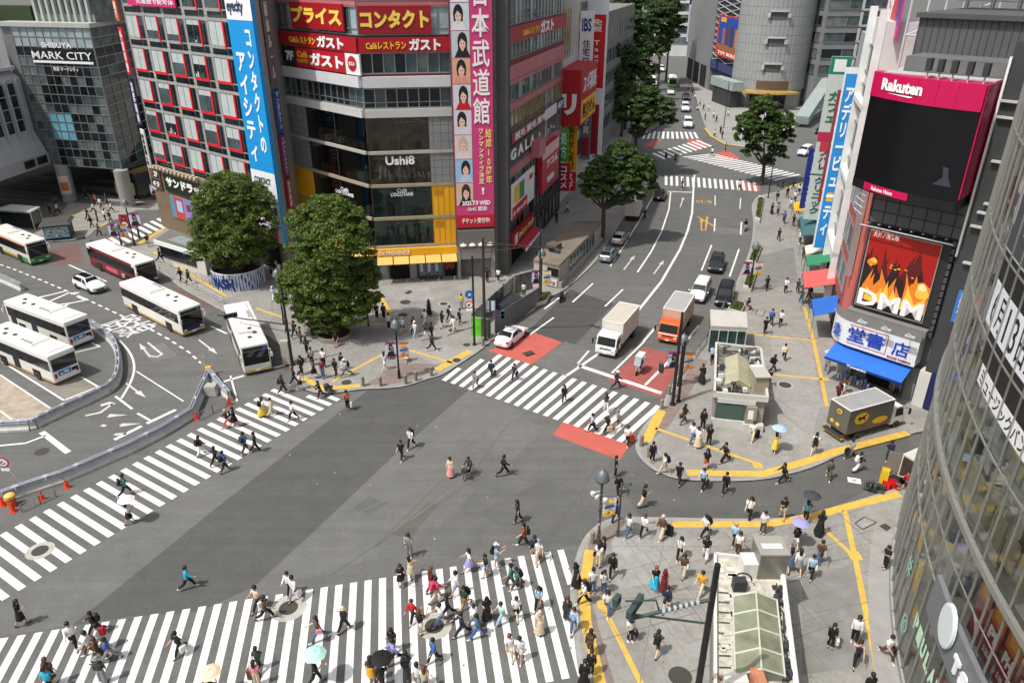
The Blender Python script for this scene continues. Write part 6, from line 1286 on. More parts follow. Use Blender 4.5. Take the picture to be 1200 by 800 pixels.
GRYB=mat('van_grey',(98,96,89),.5,var=.06,scale=.8)
t4,bx4,bl4=make_truck('grey delivery truck with yellow cat emblem on the right pavement edge',(232,232,230),None,L=6.3,W=2.05,H=3.0,cab_l=1.55,roof=mat('box_roof_w',(150,152,154),.45,var=.12,scale=.7),boxc=GRYB)
YEL=simple((240,186,30),.45);xb=-6.3/2;m_=MB()
for s in(1,-1):
 for(cx,cz,rx,rz)in((xb+1.35,2.05,.72,.5),(xb+3.4,1.45,.8,.3)):m_.lathe((cx,s*1.027,cz),[(1,0),(1,.008),(.001,.008)],26,0,sx=rx,sy=rz,X=Vector((1,0,0)),Y=Vector((0,0,1)),Z=Vector((0,s,0)))
for(cy,cz,ry,rz)in((.0,2.45,.26,.2),(.5,1.35,.2,.16),(-.05,1.3,.2,.16)):m_.lathe((xb-.002,cy,cz),[(1,0),(1,.03),(.001,.03)],20,0,sx=ry,sy=rz,X=Vector((0,1,0)),Y=Vector((0,0,1)),Z=Vector((-1,0,0)))
m_.build('emblem',YEL,bx4);m_=MB()
cat=[(-.46,.02),(-.36,.16),(-.30,.26),(-.24,.16),(-.1,.14),(.14,.18),(.3,.24),(.44,.36),(.5,.3),(.38,.14),(.3,.04),(.36,-.12),(.46,-.22),(.38,-.26),(.24,-.12),(.06,-.06),(-.06,-.1),(-.12,-.28),(-.22,-.28),(-.2,-.08),(-.34,-.06)]
for s in(1,-1):m_.poly([Vector((xb+1.35+x*s*-1,s*1.04,2.05+z))for x,z in(cat if s<0 else cat[::-1])])
m_.poly([Vector((xb-.036,y*.4,2.45+z*.4))for y,z in cat]);m_.build('cat_mark',BLACK,bx4)
m_=MB();m_.box((xb-.28,0,.5),(.1,2.0,.14),0);m_.box((xb-.25,0,.62),(.4,1.9,.06),1);m_.build('rear_step',[YEL,DKGREY],t4)
put_rear(t4,(977,512.5),(986,519),(1062,497),6.3)
t5=thing('delivery_truck',(0,0,0),'small goods truck with open rear doors half hidden by the glass building','truck');m_=MB();m_.box((0,0,1.75),(3.2,1.9,1.9),0);m_.build('cargo_box',mat('box_open',(196,196,190),.5,var=.08),t5,bevel=.02);m_=MB();m_.box((-1.61,0,1.7),(.02,1.7,1.7),0);m_.build('open_back',mat('truck_inside',(60,46,38),.8,var=.6,scale=2.),t5)
m_=MB();m_.box((-1.75,1.35,1.7),(.08,.9,1.8),0,X=Vector((.9,.44,0)),Y=Vector((-.44,.9,0)));m_.build('rear_door',tone('door_brownish',(120,112,104)),t5);m_=MB();m_.box((2.4,0,1.2),(1.5,1.8,1.5),0);m_.build('cab',car_paint((226,226,224)),t5,bevel=.1)
for s in(1,-1):wheel(t5,-.9,s*.8,.36);wheel(t5,2.3,s*.8,.36)
place(t5,G(1079,568),(G(1100,556)-G(1062,574)))
tr=thing('hand_trolley',G(1024,574),'flat hand trolley loaded with green and black cans by the goods truck','trolley');p=G(1024,574);m_=MB();m_.box(p+Zv*.18,(1.4,.8,.08),0,X=Vector((.86,-.5,0)),Y=Vector((.5,.86,0)))
m_.build('platform',simple((70,72,74)),tr)
for k in range(6):
 q=p+Vector((-.45+.3*(k%4),-.2+.36*(k//4)-.1*(k%2),.22));m_=MB();m_.lathe(q,[(.11,0),(.13,.1),(.13,.42),(.06,.5),(.001,.5)],10);tag(m_.build('drink_keg',simple([(40,66,52),(60,60,62),(30,44,40)][k%3],.4),None,loc=q),['small dark green keg standing on the hand trolley','small grey keg standing on the hand trolley','small black green keg standing on the hand trolley'][k%3],'keg','kegs on the hand trolley')
for i,(x,y,n_,c_,lb)in enumerate(((1034.5,565,4,(236,196,40),'yellow crate in the stack beside the hand trolley'),(1037,573,2,(206,30,36),'red crate in the front stack beside the hand trolley'),(1044,570,2,(196,26,34),'red crate in the rear stack beside the goods truck'),(1050,573.5,1,(176,40,32),'single dark red crate at the foot of the goods truck'))):
 for k in range(n_):
  p=G(x,y)+Zv*(.30*k);m_=MB();cx=.5;m_.box(p+Zv*.04,(.5,.38,.04),0,X=Vector((.86,-.5,0)),Y=Vector((.5,.86,0)))
  for a in range(4):
   an=R(-30+90*a);o_=Vector((math.cos(an),math.sin(an),0));t_=Vector((-o_.y,o_.x,0));half=.25 if a%2==0 else .19;m_.box(p+o_*half+Zv*.15,(.025,.38 if a%2==0 else .5,.26),0,X=o_,Y=t_)
  tag(m_.build('crate',simple(c_,.5),None,loc=p),(['lowest','second','third','topmost'][k]if n_==4 else['lower','upper'][k]if n_==2 else 'lone')+' '+lb,'crate','crates unloaded beside the goods truck')
def two_wheeler(name,label,rgb,px,head,scooter=True,canopy=False,cat='scooter'):
 root=thing(name,(0,0,0),label,cat);P=car_paint(rgb);m_=MB()
 if scooter:m_.box((.52,0,.62),(.16,.36,.7),0,X=Vector((.94,0,-.3)),Z=Vector((.3,0,.94)),taper=.8);m_.box((.1,0,.3),(.7,.32,.12),0);m_.box((-.45,0,.55),(.75,.36,.4),0,taper=.85)
 else:m_.box((.1,0,.75),(.6,.3,.3),0,taper=.8);m_.box((-.1,0,.45),(.6,.3,.4),0);m_.box((-.6,0,.78),(.5,.24,.14),0)
 m_.build('body',P,root,bevel=.05);m_=MB();m_.box((-.42,0,.82),(.7,.3,.1),0);m_.build('seat',BLACK,root,bevel=.03)
 m_=MB();m_.tube([(.48,-.32,1.02),(.55,0,1.05),(.48,.32,1.02)],.02,6);m_.tube([(.55,0,1.05),(.72,0,.3)],.035,6);m_.build('handlebar',DKGREY,root)
 m_=MB();m_.lathe((.62,0,.86),[(.001,.06),(.08,.05),(.1,0)],10,X=Vector((0,1,0)),Y=Vector((0,0,1)),Z=Vector((1,0,0)));m_.build('headlight',HEADL,root)
 for x in(.72,-.62):
  m_=MB();r=.25 if scooter else .3;m_.lathe((x,-.05,r),[(r*.55,0),(r,.02),(r,.08),(r*.55,.1)],16,X=Vector((1,0,0)),Y=Vector((0,0,1)),Z=Vector((0,1,0)));m_.build('wheel',TYRE,root)
 if canopy:
  m_=MB();m_.box((0,0,1.86),(1.15,.62,.05),0);m_.box((.66,0,1.45),(.04,.6,.85),1,X=Vector((.93,0,.36)),Z=Vector((-.36,0,.93)));m_.tube([(-.6,.2,.9),(-.55,.2,1.85)],.02,5);m_.tube([(-.6,-.2,.9),(-.55,-.2,1.85)],.02,5);m_.box((-.75,0,1.05),(.42,.44,.42),0);m_.build('canopy',[P,glass_mat('shield',(150,165,170),rough=.1)],root,bevel=.02)
 place(root,G(*px),head);return root
SCH=G(742,444)-G(757,426)
two_wheeler('delivery_scooter','white roofed delivery scooter waiting on the dark red road field',(230,232,232),(749,436),SCH,True,True)
two_wheeler('motorcycle','black motorcycle parked at the left kerb by the station entrance',(26,26,28),(658,352),G(664,340)-G(654,356),False,cat='motorcycle')
two_wheeler('motorcycle','white scooter ridden down the right lane below the far crosswalk',(206,206,206),(873,270),G(872,280)-G(874,262),True,cat='scooter')
# bicycle
bi=thing('bicycle',(0,0,0),'dark bicycle with front basket ridden across the open crossing','bicycle');m_=MB()
for x in(-.52,.52):
 w2=MB();pts=[(x+.33*math.cos(t),0,.34+.33*math.sin(t))for t in[2*math.pi*i/18 for i in range(19)]];w2.tube(pts,.022,5,cap=False)
 for k in range(6):a=math.pi*k/6;w2.tube([(x+.32*math.cos(a),0,.34+.32*math.sin(a)),(x-.32*math.cos(a),0,.34-.32*math.sin(a))],.006,3)
 w2.build('wheel',TYRE,bi)
m_.tube([(-.52,0,.34),(-.1,0,.32),(.36,0,.78),(.52,0,.34)],.022,6);m_.tube([(-.1,0,.32),(-.22,0,.86)],.022,6);m_.tube([(-.52,0,.34),(-.22,0,.78),(.36,0,.78),(.33,0,1.0)],.02,6);m_.build('frame',simple((150,70,40),.4),bi)
m_=MB();m_.box((-.24,0,.9),(.28,.16,.07),0);m_.build('saddle',BLACK,bi,bevel=.02);m_=MB();m_.tube([(.25,-.28,1.02),(.36,0,1.04),(.25,.28,1.02)],.016,5);m_.build('handlebar',METAL,bi);m_=MB();m_.box((.62,0,.86),(.3,.36,.26),0,taper=1.15);m_.build('basket',DKGREY,bi)
place(bi,G(549.5,557),G(543,563)-G(556,548));bi.rotation_euler.z=math.atan2((G(543,563)-G(556,548)).y,(G(543,563)-G(556,548)).x)
# ================================================================== TREES
def leaf_mat(name,dark,light,sat=1.):
 m=bpy.data.materials.new(name);m.use_nodes=True;t=m.node_tree;N=t.nodes;Lk=t.links;b=N['Principled BSDF']
 ge=N.new('ShaderNodeNewGeometry');rp=N.new('ShaderNodeValToRGB');rp.color_ramp.elements[0].color=(*dark,1);rp.color_ramp.elements[1].color=(*light,1)
 Lk.new(ge.outputs['Random Per Island'],rp.inputs[0]);Lk.new(rp.outputs[0],b.inputs['Base Color']);b.inputs['Roughness'].default_value=.55;b.inputs['Specular IOR Level'].default_value=.3
 tl=N.new('ShaderNodeBsdfTranslucent');Lk.new(rp.outputs[0],tl.inputs[0]);mx=N.new('ShaderNodeMixShader');mx.inputs[0].default_value=.34;Lk.new(b.outputs[0],mx.inputs[1]);Lk.new(tl.outputs[0],mx.inputs[2]);Lk.new(mx.outputs[0],N['Material Output'].inputs[0]);return m
LEAF_A=leaf_mat('leaf_camphor',(.044,.084,.017),(.19,.262,.05));LEAF_B=leaf_mat('leaf_zelkova',(.034,.072,.018),(.105,.175,.042));LEAF_C=leaf_mat('leaf_far',(.03,.064,.02),(.075,.13,.038));LEAF_H=leaf_mat('leaf_hedge',(.06,.10,.02),(.16,.22,.05))
BARK=mat('bark',(74,62,50),.9,var=.3,scale=3.,bump=.4,bscale=12)
def leaves_mesh(spheres,n,size,rng,shell=.62,clump=.30):
 """leaf-sized quads gathered in clumps on the outer shells of overlapping lobes"""
 tot=sum(r**2 for _,r in spheres);V=[]
 for c_,r in spheres:
  k=int(n*r*r/tot);ncl=max(8,int(k/70));cd_=rng.normal(size=(ncl,3));cd_/=np.linalg.norm(cd_,axis=1)[:,None];cd_[:,2]=np.where(cd_[:,2]<-.55,-cd_[:,2],cd_[:,2])
  cr=r*(shell+(1.0-shell)*rng.random(ncl)**.6);cc=np.array(c_)+cd_*cr[:,None]*np.array([1,1,.92]);idx=rng.integers(0,ncl,k);sz=r*clump*(.55+.75*rng.random(ncl))
  d=rng.normal(size=(k,3));d/=np.linalg.norm(d,axis=1)[:,None];d[:,2]=np.abs(d[:,2])*.8-.2;p=cc[idx]+d*sz[idx][:,None]*(rng.random(k)**.33)[:,None]*np.array([1.1,1.1,.75])
  nn=d+rng.normal(size=(k,3))*.36+np.array([0,0,.3]);nn/=np.linalg.norm(nn,axis=1)[:,None];a=np.cross(nn,rng.normal(size=(k,3)));a/=np.linalg.norm(a,axis=1)[:,None];b=np.cross(nn,a);s=size*(.6+.8*rng.random(k))[:,None]
  V.append(np.stack([p-a*s,p+b*s*.55,p+a*s,p-b*s*.55],1))
 V=np.concatenate(V);N_=len(V);me=bpy.data.meshes.new('crown');me.vertices.add(4*N_);me.vertices.foreach_set('co',V.reshape(-1).astype(np.float32));me.loops.add(4*N_);me.loops.foreach_set('vertex_index',np.arange(4*N_,dtype=np.int32));me.polygons.add(N_);me.polygons.foreach_set('loop_start',np.arange(0,4*N_,4,dtype=np.int32));me.update();me.validate();return me
def tree(base_px,sph_px,n,size,leaf,label,group=None,trunk_r=.35,z=.12,name='street_tree',depth_jit=.5,shell=.62,clump=.3,seed=1):
 base=G(*base_px,z);rng=np.random.default_rng(seed);root=thing(name,base,label,'tree',group);sp=[]
 for i,(x,y,r)in enumerate(sph_px):
  Y=base.y+(rng.random()-.5)*2*depth_jit*r*.06;d=ray(x,y);t=Y/d.y;p=Vector((0,0,CAM_H))+d*t;dep=p.y*cC-(p.z-CAM_H)*cS;sp.append((tuple(p-base),r*dep/CAM_F))
 me=leaves_mesh(sp,n,size,rng,shell,clump);me.materials.append(leaf);o=bpy.data.objects.new('crown',me);COL.objects.link(o);o.parent=root
 m_=MB();top=max(s_[0][2]for s_ in sp);low=min(s_[0][2]-s_[1]for s_ in sp);fk=max(1.2,low+.8)
 m_.tube([base,base+Zv*fk*.5+Vector((.1,.05,0)),base+Zv*fk],[trunk_r*1.25,trunk_r,trunk_r*.85],10)
 for c_,r in sp:m_.tube([base+Zv*fk*.9,base+(Vector(c_)-Zv*fk)*.5+Zv*fk*.9,base+Vector(c_)],[trunk_r*.6,trunk_r*.35,trunk_r*.1],6)
 m_.build('trunk',BARK,root);return root
tree((281,331),[(270,230,31),(250,240,25),(294,238,26),(256,262,31),(294,262,31),(272,282,38),(248,286,26),(304,286,22),(270,300,25),(290,298,20),(242,298,17)],76000,.13,LEAF_A,'big round evergreen tree in a printed planter behind the white bus',trunk_r=.5,seed=3,clump=.24)
tree((392,394),[(383.2,256,30.7),(361.4,262,25.1),(408.9,264,26.0),(386.1,288,37.2),(358.5,286,22.3),(416.4,292,22.3),(356.6,328,28.8),(387.9,324,35.3),(418.4,326,26.0),(346.1,345,21.4),(375.6,352,31.6),(406.9,354,32.6),(428.8,345,18.6),(385.1,374,22.3),(361.4,366,18.6),(413.6,370,16.7),(338.6,328,13.0),(431.6,322,13.0)],120000,.12,LEAF_A,'largest two lobed evergreen tree in the low ring planter at the corner',trunk_r=.55,seed=4,clump=.24)
tree((705,284),[(727,186,20),(705,200,18),(748,198,19),(728,212,22),(690,212,12),(757,216,14),(704,226,15),(738,230,15),(722,238,10),(685,222,8)],34000,.19,LEAF_B,'dark leafy street tree over the parked hatchbacks','street trees along the left kerb',.3,seed=5,shell=.45)
tree((742,206),[(757,117,17),(737,128,16),(777,128,15),(757,138,18),(728,140,9),(783,142,9),(748,152,10)],22000,.25,LEAF_B,'street tree standing left of the far crosswalk','street trees along the left kerb',.3,seed=6,shell=.45)
tree((892,216),[(896,128,17),(878,148,17),(913,146,17),(896,160,20),(870,160,10),(924,160,10),(882,178,11),(912,180,12),(898,188,9)],24000,.25,LEAF_B,'lone street tree on the right corner of the far crossing',None,.3,seed=7,shell=.45)
for i,(b,sp)in enumerate((((732,152),[(735,70,18),(728,92,16),(746,84,13),(722,110,10)]),((741,132),[(738,30,20),(752,52,17),(726,45,14),(742,62,14)]),((770,108),[(774,20,19),(784,42,12),(764,38,14),(770,60,10)]),((758,100),[(758,2,18),(735,4,16),(780,0,14)]),((752,118),[(748,70,15),(760,85,12),(738,108,13),(755,100,12),(765,60,12)]),((728,160),[(722,132,12),(735,112,13),(720,92,12),(716,60,12)]),((780,96),[(785,8,16),(792,30,12),(778,55,10)]),((745,112),[(724,18,14),(720,70,10),(733,100,9)]))):
 tree(b,sp,15000,.34,LEAF_C,['dark street tree, nearest of the far clump on the left','dark street tree behind the nearest one of the far clump','street tree by the distant queue of cars','tall street tree cut by the top edge','street tree in the middle of the far clump','lowest street tree against the tax free column','street tree beside the slim navy sign far up','street tree against the white sign column far up'][i],'street trees far up the left side',.3,seed=10+i,shell=.3)
 # planters of the two big trees
def ringwall(name,px,r,h,label,m,extra=None,cat='planter'):
 p=G(*px,.12);root=thing(name,p,label,cat);m_=MB();m_.lathe(p,[(r,0),(r,h),(r-.2,h),(r-.2,h*.4)],30);m_.build('wall',m,root);m_=MB();m_.lathe(p,[(r-.22,h*.72),(.001,h*.8)],20);m_.build('soil',mat('soil',(58,46,36),.95,var=.3,scale=2.),root)
 if extra:extra(root,p,r,h)
 return root
def wallprint(root,p,r,h):
 m_=MB()
 for k in range(26):
  a=R(185+k*6.6);q=Vector((p.x+r*math.cos(a),p.y+r*math.sin(a),0));t_=Vector((-math.sin(a),math.cos(a),0));nrm=Vector((math.cos(a),math.sin(a),0))
  for s in range(4):hh=h*.9/4;m_.box(q+nrm*.012+Zv*(p.z+.1+hh*(s+.5)),(.08+.09*((k+s)%3),.02,hh*1.1),(k+s)%2,X=(t_+Zv*(.6 if k%2 else-.6)).normalized(),Y=nrm)
 m_.build('printed_stripe',[simple((36,66,130)),simple((120,142,176))],root)
 m_=MB()
 for k,ch in enumerate('WASH'):a=R(232+13*k);t_=Vector((-math.sin(a),math.cos(a),0));nrm=Vector((math.cos(a),math.sin(a),0));put_text(m_,ch,Vector((p.x+(r+.03)*math.cos(a),p.y+(r+.03)*math.sin(a),p.z+.35))-t_*.4,t_,Zv,nrm,.8,h*.6,0,.05,False,.02)
 m_.build('lettering',simple((24,48,110)),root)
ringwall('printed_planter',(281,331),3.0,2.1,'round white planter wall printed with blue patterns under the first tree',mat('print_white',(206,210,214),.6,var=.06),wallprint)
ringwall('ring_planter',(392,394),1.75,.45,'low round stone planter at the foot of the largest tree',tone('planter_stone',(136,130,120)))
# kerb planters with clipped hedge on the right of the street
for i,(pts,lb)in enumerate(((((885,289),(893,291),(884,312),(876,310)),'upper kerb planter with clipped hedge by the double flag lamp'),(((878,315),(888,317),(880,342),(870,340)),'middle kerb planter with clipped hedge by the double flag lamp'),(((858,356),(873,360),(868,370),(852,366)),'lower kerb planter with clipped hedge under the sitting person'),(((888,232),(895,233),(890,262),(884,260)),'far kerb planter with clipped hedge near the far crosswalk'),(((632,348),(646,346),(640,356),(627,360)),'small kerb planter by the grey hoarding on the left kerb'))):
 q=gp(pts,.12);c_=sum(q,Vector())/4;root=thing('kerb_planter',c_,lb,'planter','clipped planters along the kerbs');m_=MB();m_.prism([(p.x,p.y)for p in q],.12,.55);m_.build('trough',tone('trough',(186,182,174)),root)
 m_=MB();rng=np.random.default_rng(40+i);inn=[c_+(p-c_)*.8 for p in q];me=None;nL=1300;a=rng.random((nL,2));P0=np.array([list(p)for p in inn]);pos=(P0[0]*((1-a[:,:1])*(1-a[:,1:]))+P0[1]*(a[:,:1]*(1-a[:,1:]))+P0[2]*(a[:,:1]*a[:,1:])+P0[3]*((1-a[:,:1])*a[:,1:]));pos[:,2]=.5+.25*rng.random(nL)
 for p in pos:v=Vector(p);x_=Vector(rng.normal(size=3)).normalized()*.12;y_=x_.cross(Vector(rng.normal(size=3))).normalized()*.08;m_.quad(v-x_,v+y_,v+x_,v-y_)
 m_.build('hedge',LEAF_H,root)
 # ================================================================== STREET FURNITURE
def zat(base,y,x=None):
 d=ray(x if x is not None else 600,y);t=base.y/d.y;return CAM_H+d.z*t
POLE=mat('pole_grey',(84,90,94),.5,.3,var=.2,scale=3.);POLE_D=mat('pole_dark',(38,38,40),.5,.2,var=.15,scale=3.);POLE_B=mat('pole_brown',(60,46,40),.6);SIGNAL=mat('signal_green_grey',(58,76,74),.5);
FLAGC=[((226,226,236),(60,60,150),(236,200,70)),((214,222,240),(30,34,50),(200,80,150)),((196,40,60),(240,240,240),(40,40,60)),((200,214,236),(60,90,140),(230,150,60))]
def flag(c_,u,v,w_,h,k,label,group='banners hung from the lamp posts'):
 c1,c2,c3=[simple(x,.6)for x in FLAGC[k%4]];sk_=simple((216,176,152));hr=simple((36,28,28));root=thing('lamp_banner',c_,label,'banner',group);n_=u.cross(v).normalized();m_=MB();O=Vector(c_)
 N=6
 def q(s,t):return O+u*s*w_+v*t*h+n_*(.05*math.sin(s*5+t*3))
 for i in range(N):
  for j in range(N):m_.quad(q(i/N,j/N),q((i+1)/N,j/N),q((i+1)/N,(j+1)/N),q(i/N,(j+1)/N),0 if not(j==0 or(k%2 and j==N-1))else 2)
 m_.v+=[];
 for s_ in(1,-1):
  e=n_*.075*s_
  if k%4 in(1,2):
   for pts,mi in(([(.12,.1),(.88,.1),(.8,.34),(.6,.46),(.4,.46),(.2,.34)],1),([(.3,.5),(.33,.84),(.5,.92),(.67,.84),(.7,.5)],4),([(.37,.5),(.43,.42),(.57,.42),(.63,.5),(.62,.74),(.38,.74)],3)):e=e*1.06;m_.poly([q(*a)+e for a in pts],mi)
  else:
   for k_,(pts,mi)in enumerate((([(.08,.7),(.55,.9),(.9,.72),(.5,.62)],2),([(.1,.42),(.9,.5),(.8,.6),(.15,.56)],1),([(.1,.1),(.5,.06),(.9,.14),(.6,.36),(.2,.3)],2),([(.3,.16),(.6,.14),(.5,.28)],5))):e=e*1.06;m_.poly([q(*a)+e for a in pts],mi)
 m_.build('cloth',[c1,c2,c3,sk_,hr,simple((206,40,50))],root);return root
def lamp(bpx,bell_y,label,flags=(),z=.12,stickers=False,cams=False):
 b=G(*bpx,z);h=zat(b,bell_y)-z;root=thing('street_lamp',b,label,'street lamp','bell headed street lamps');m_=MB();m_.tube([b,b+Zv*.8],[.16,.13],10);m_.tube([b+Zv*.8,b+Zv*(h-1.1)],.085,10);m_.build('pole',POLE_D if not stickers else POLE,root)
 m_=MB();t=b+Zv*(h-1.1)
 m_.tube([t,t+Vector((.3,0,.18)),t+Vector((.3,0,.5))],.03,6);m_.tube([t,t+Vector((-.3,0,.18)),t+Vector((-.3,0,.5))],.03,6);m_.build('yoke',POLE,root)
 m_=MB();m_.lathe(b+Zv*(h-.68),[(.46,0),(.44,.08),(.38,.34),(.3,.56),(.12,.68),(.05,.72),(.04,.86),(.001,.88)],18);m_.build('bell_shade',mat('shade_grey',(112,120,122),.45,.3),root,smooth=True)
 m_=MB();m_.lathe(b+Zv*(h-.70),[(.001,-.06),(.2,-.02),(.4,.03)],14);m_.build('diffuser',simple((220,220,210),.4),root)
 if stickers:
  m_=MB();rr=random.Random(2)
  for k in range(26):a=rr.random()*6.28;zz_=rr.uniform(.5,h-1.6);o_=Vector((math.cos(a),math.sin(a),0));m_.box(b+o_*.1+Zv*zz_,(.02,.1,.14),k%3,X=o_,Y=Vector((-o_.y,o_.x,0)))
  m_.build('sticker',[simple((210,210,210)),simple((60,60,66)),simple((160,70,60))],root)
 if cams:
  m_=MB()
  for dx,dz in((-.55,1.7),(-.3,1.95),(.25,2.2)):c_=b+Vector((dx,-.1,h-dz));m_.lathe(c_,[(.001,-.16),(.13,-.1),(.15,0),(.15,.12),(.001,.16)],10);m_.tube([c_+Zv*.1,b+Zv*(h-dz+.15)],.03,5)
  m_.build('camera_dome',simple((214,214,212)),root)
 for i,(side,zf,w_,hh,k,lb)in enumerate(flags):
  c_=b+Zv*(zf-hh/2)+Vector((.12 if side>0 else-.12-w_,-.05,0));flag(c_,Vector((1,.12,0)).normalized(),Zv,w_,hh,k,lb)
  m_=MB();m_.tube([b+Zv*(zf+hh/2),b+Zv*(zf+hh/2)+Vector((side*(w_+.15),.0,0))],.025,5);m_.build('banner_arm',POLE,root)
 return root
lamp((701,636),551,'sticker covered bell lamp at the tip of the near right pavement',[(1,3.0,.85,1.5,0,'white banner with red and yellow print on the sticker covered lamp')],stickers=True,cams=True)
lamp((468,443),375,'bell lamp at the left corner pavement with two portrait banners',[(-1,2.9,.9,1.5,1,'portrait banner, left one on the corner lamp by the big tree'),(1,2.9,.9,1.5,3,'pale landscape banner, right one on the corner lamp by the big tree')])
lamp((333,380),316,'bell lamp between the two big round trees',[(1,3.4,.8,1.4,3,'pale banner on the lamp between the two big trees')])
lamp((634,350),292,'bell lamp at the end of the grey station entrance',[(-1,2.6,.95,1.6,1,'portrait banner left of the lamp at the station entrance'),(1,2.6,.95,1.6,0,'colourful banner right of the lamp at the station entrance')])
lamp((878,341),284,'bell lamp standing in the clipped kerb planter',[(-1,2.8,1.0,1.5,1,'pale portrait banner left of the planter lamp'),(1,2.8,1.0,1.5,0,'red and white banner right of the planter lamp')])
lamp((158,288),234,'bell lamp by the small zebra crossing under the mall',[(-1,3.4,1.1,1.8,2,'red portrait banner left of the lamp under the mall'),(1,3.6,1.3,1.9,1,'dark portrait banner right of the lamp under the mall')])
lamp((143,289),262,'short banner post before the small zebra crossing',[(-1,2.3,1.1,1.8,1,'white portrait banner on the short post behind the red bus'),(1,2.2,1.1,1.8,3,'blue and orange landscape banner on the short post behind the red bus')])
lamp((193,258),212,'bell lamp at the corner of the drugstore',[(-1,4.6,1.0,1.6,1,'grey portrait banner left of the drugstore lamp'),(1,4.4,1.0,1.6,3,'orange and blue banner right of the drugstore lamp')])
lamp((795,452),392,'bell lamp beside the dark signal mast on the bookshop side',[(-1,2.6,1.1,1.6,1,'portrait banner of a person in a dark suit by the signal mast'),(1,2.5,1.1,1.6,3,'blue and orange banner by the signal mast railing')])
# dark poles, signal masts
def mast(bpx,top_y,r,label,m=POLE_D,z=.12,name='pole',cat='pole'):
 b=G(*bpx,z);h=zat(b,top_y)-z;root=thing(name,b,label,cat);m_=MB();m_.tube([b,b+Zv*h],[r,r*.75],10);m_.lathe(b,[(r*1.7,0),(r*1.7,.12),(r,.14)],10);m_.build('shaft',m,root);return root,b,h
def sighead(root,c_,X,n=3,name='signal_head',vert=False):
 m_=MB();Y=Vector((-X.y,X.x,0));L_=.42*n
 m_.box(c_,(L_ if not vert else .42,.24,.42 if not vert else L_),0,X=X,Y=Y);o=m_.build(name,SIGNAL,root,bevel=.03);m_=MB()
 for k in range(n):
  q=c_+(X*(.4*(k-(n-1)/2))if not vert else Zv*(.4*(k-(n-1)/2)))-Y*.12;m_.lathe(q,[(.17,-.16),(.18,0)],12,0,X=X,Y=Zv,Z=-Y)
 m_.build('visor',BLACK,o)
r_,b,h=mast((788,474),366,.15,'dark signal mast at the corner of the bookshop pavement',name='signal_mast',cat='traffic signal')
sighead(r_,b+Vector((-1.2,.3,3.4)),Vector((.45,-.9,0)).normalized(),2,vert=True);m_=MB();m_.tube([b+Zv*3.6,b+Vector((-1.2,.3,3.4))],.05,6);m_.tube([b+Zv*4.6,b+Vector((-.9,.3,4.4))],.04,6);m_.build('arm',POLE_D,r_)
r_,b,h=mast((795,470),400,.13,'second dark post behind the signal mast on the bookshop side')
r_,b,h=mast((806,880),661,.17,'heavy dark signal mast leaning into view beside the flat roofed hut',name='signal_mast',cat='traffic signal')
qa=b+Zv*(h-1.9);m_=MB();e_=qa+Vector((-3.4,-.4,-.7));m_.tube([qa,e_],.08,8);m_.tube([b+Zv*(h-3.3),e_+Vector((.1,0,.25))],.05,6);m_.tube([e_+Vector((1.2,.15,.2)),e_+Vector((1.0,.15,.9)),e_+Vector((-.3,.0,1.0))],.045,6);m_.build('arm',SIGNAL,r_)
Xs=Vector((.55,.83,0)).normalized();sighead(r_,e_+Vector((.15,.15,.55)),Xs,3);sighead(r_,e_+Vector((-.6,.3,.75)),Xs,1,'side_signal')
m_=MB()
for k in range(7):m_.lathe(qa+(e_-qa)*(.18+.07*k),[(.12,-.06),(.13,0),(.12,.06)],8,X=Vector((0,1,0)),Y=Zv,Z=Vector((1,0,0)))
m_.build('clamp',simple((170,174,176)),r_)
r_,b,h=mast((568,398),279,.17,'brown signal mast beside the green hoarding on the left pavement',POLE_B,name='signal_mast',cat='traffic signal')
m_=MB();e_=b+Vector((7.2,.5,h-1.2));m_.tube([b+Zv*(h-.5),e_],.06,7);m_.tube([b+Zv*(h-1.4),b+Vector((3.5,.2,h-1.0))],.04,6);m_.build('arm',POLE_B,r_);sighead(r_,e_+Vector((-.4,0,-.2)),Vector((.8,-.6,0)).normalized(),3)
r_,b,h=mast((556,404),300,.12,'dark sign pole with round road signs by the green hoarding',name='sign_pole',cat='road sign')
def rsign(root,c_,r,rim,face,nrm,mark=None,back=False):
 X=Vector((-nrm.y,nrm.x,0));m_=MB();m_.lathe(c_,[(r,0),(r,.03),(.001,.03)],20,0,X=X,Y=Zv,Z=nrm);o=m_.build('sign_disc',simple(rim,.4),root);m_=MB();m_.lathe(c_+nrm*.032,[(r*.76,0),(r*.76,.004),(.001,.004)],20,0,X=X,Y=Zv,Z=nrm)
 m_.build('sign_face',simple(face,.4),o)
 if mark:m_=MB();put_text(m_,mark[0],c_-X*r*.4-Zv*r*.42+nrm*.04,X,Zv,nrm,r*.8,r*.85,0,.05,False,.004);m_.build('sign_symbol',simple(mark[1]),o)
CN=Vector((.1,-1,0)).normalized()
rsign(r_,b+Vector((-.35,-.2,zat(b,344)-.12)),.42,(28,96,176),(28,96,176),CN,('↗',(240,240,240)));rsign(r_,b+Vector((-.4,-.2,zat(b,356)-.12)),.40,(196,30,44),(236,236,236),CN,('↱',(30,60,140)))
m_=MB();m_.box(b+Vector((-.4,-.2,zat(b,363))),(.6,.03,.3),0);m_.build('sign_plate',WHITE,r_);m_=MB();m_.tube([b+Zv*3.9,b+Vector((2.8,.2,3.5))],.04,6);m_.tube([b+Zv*2.0,b+Vector((-2.6,-.3,1.2))],.04,6);m_.build('arm',POLE_D,r_);sighead(r_,b+Vector((2.8,.2,3.2)),Vector((1,0,0)),2,vert=True)
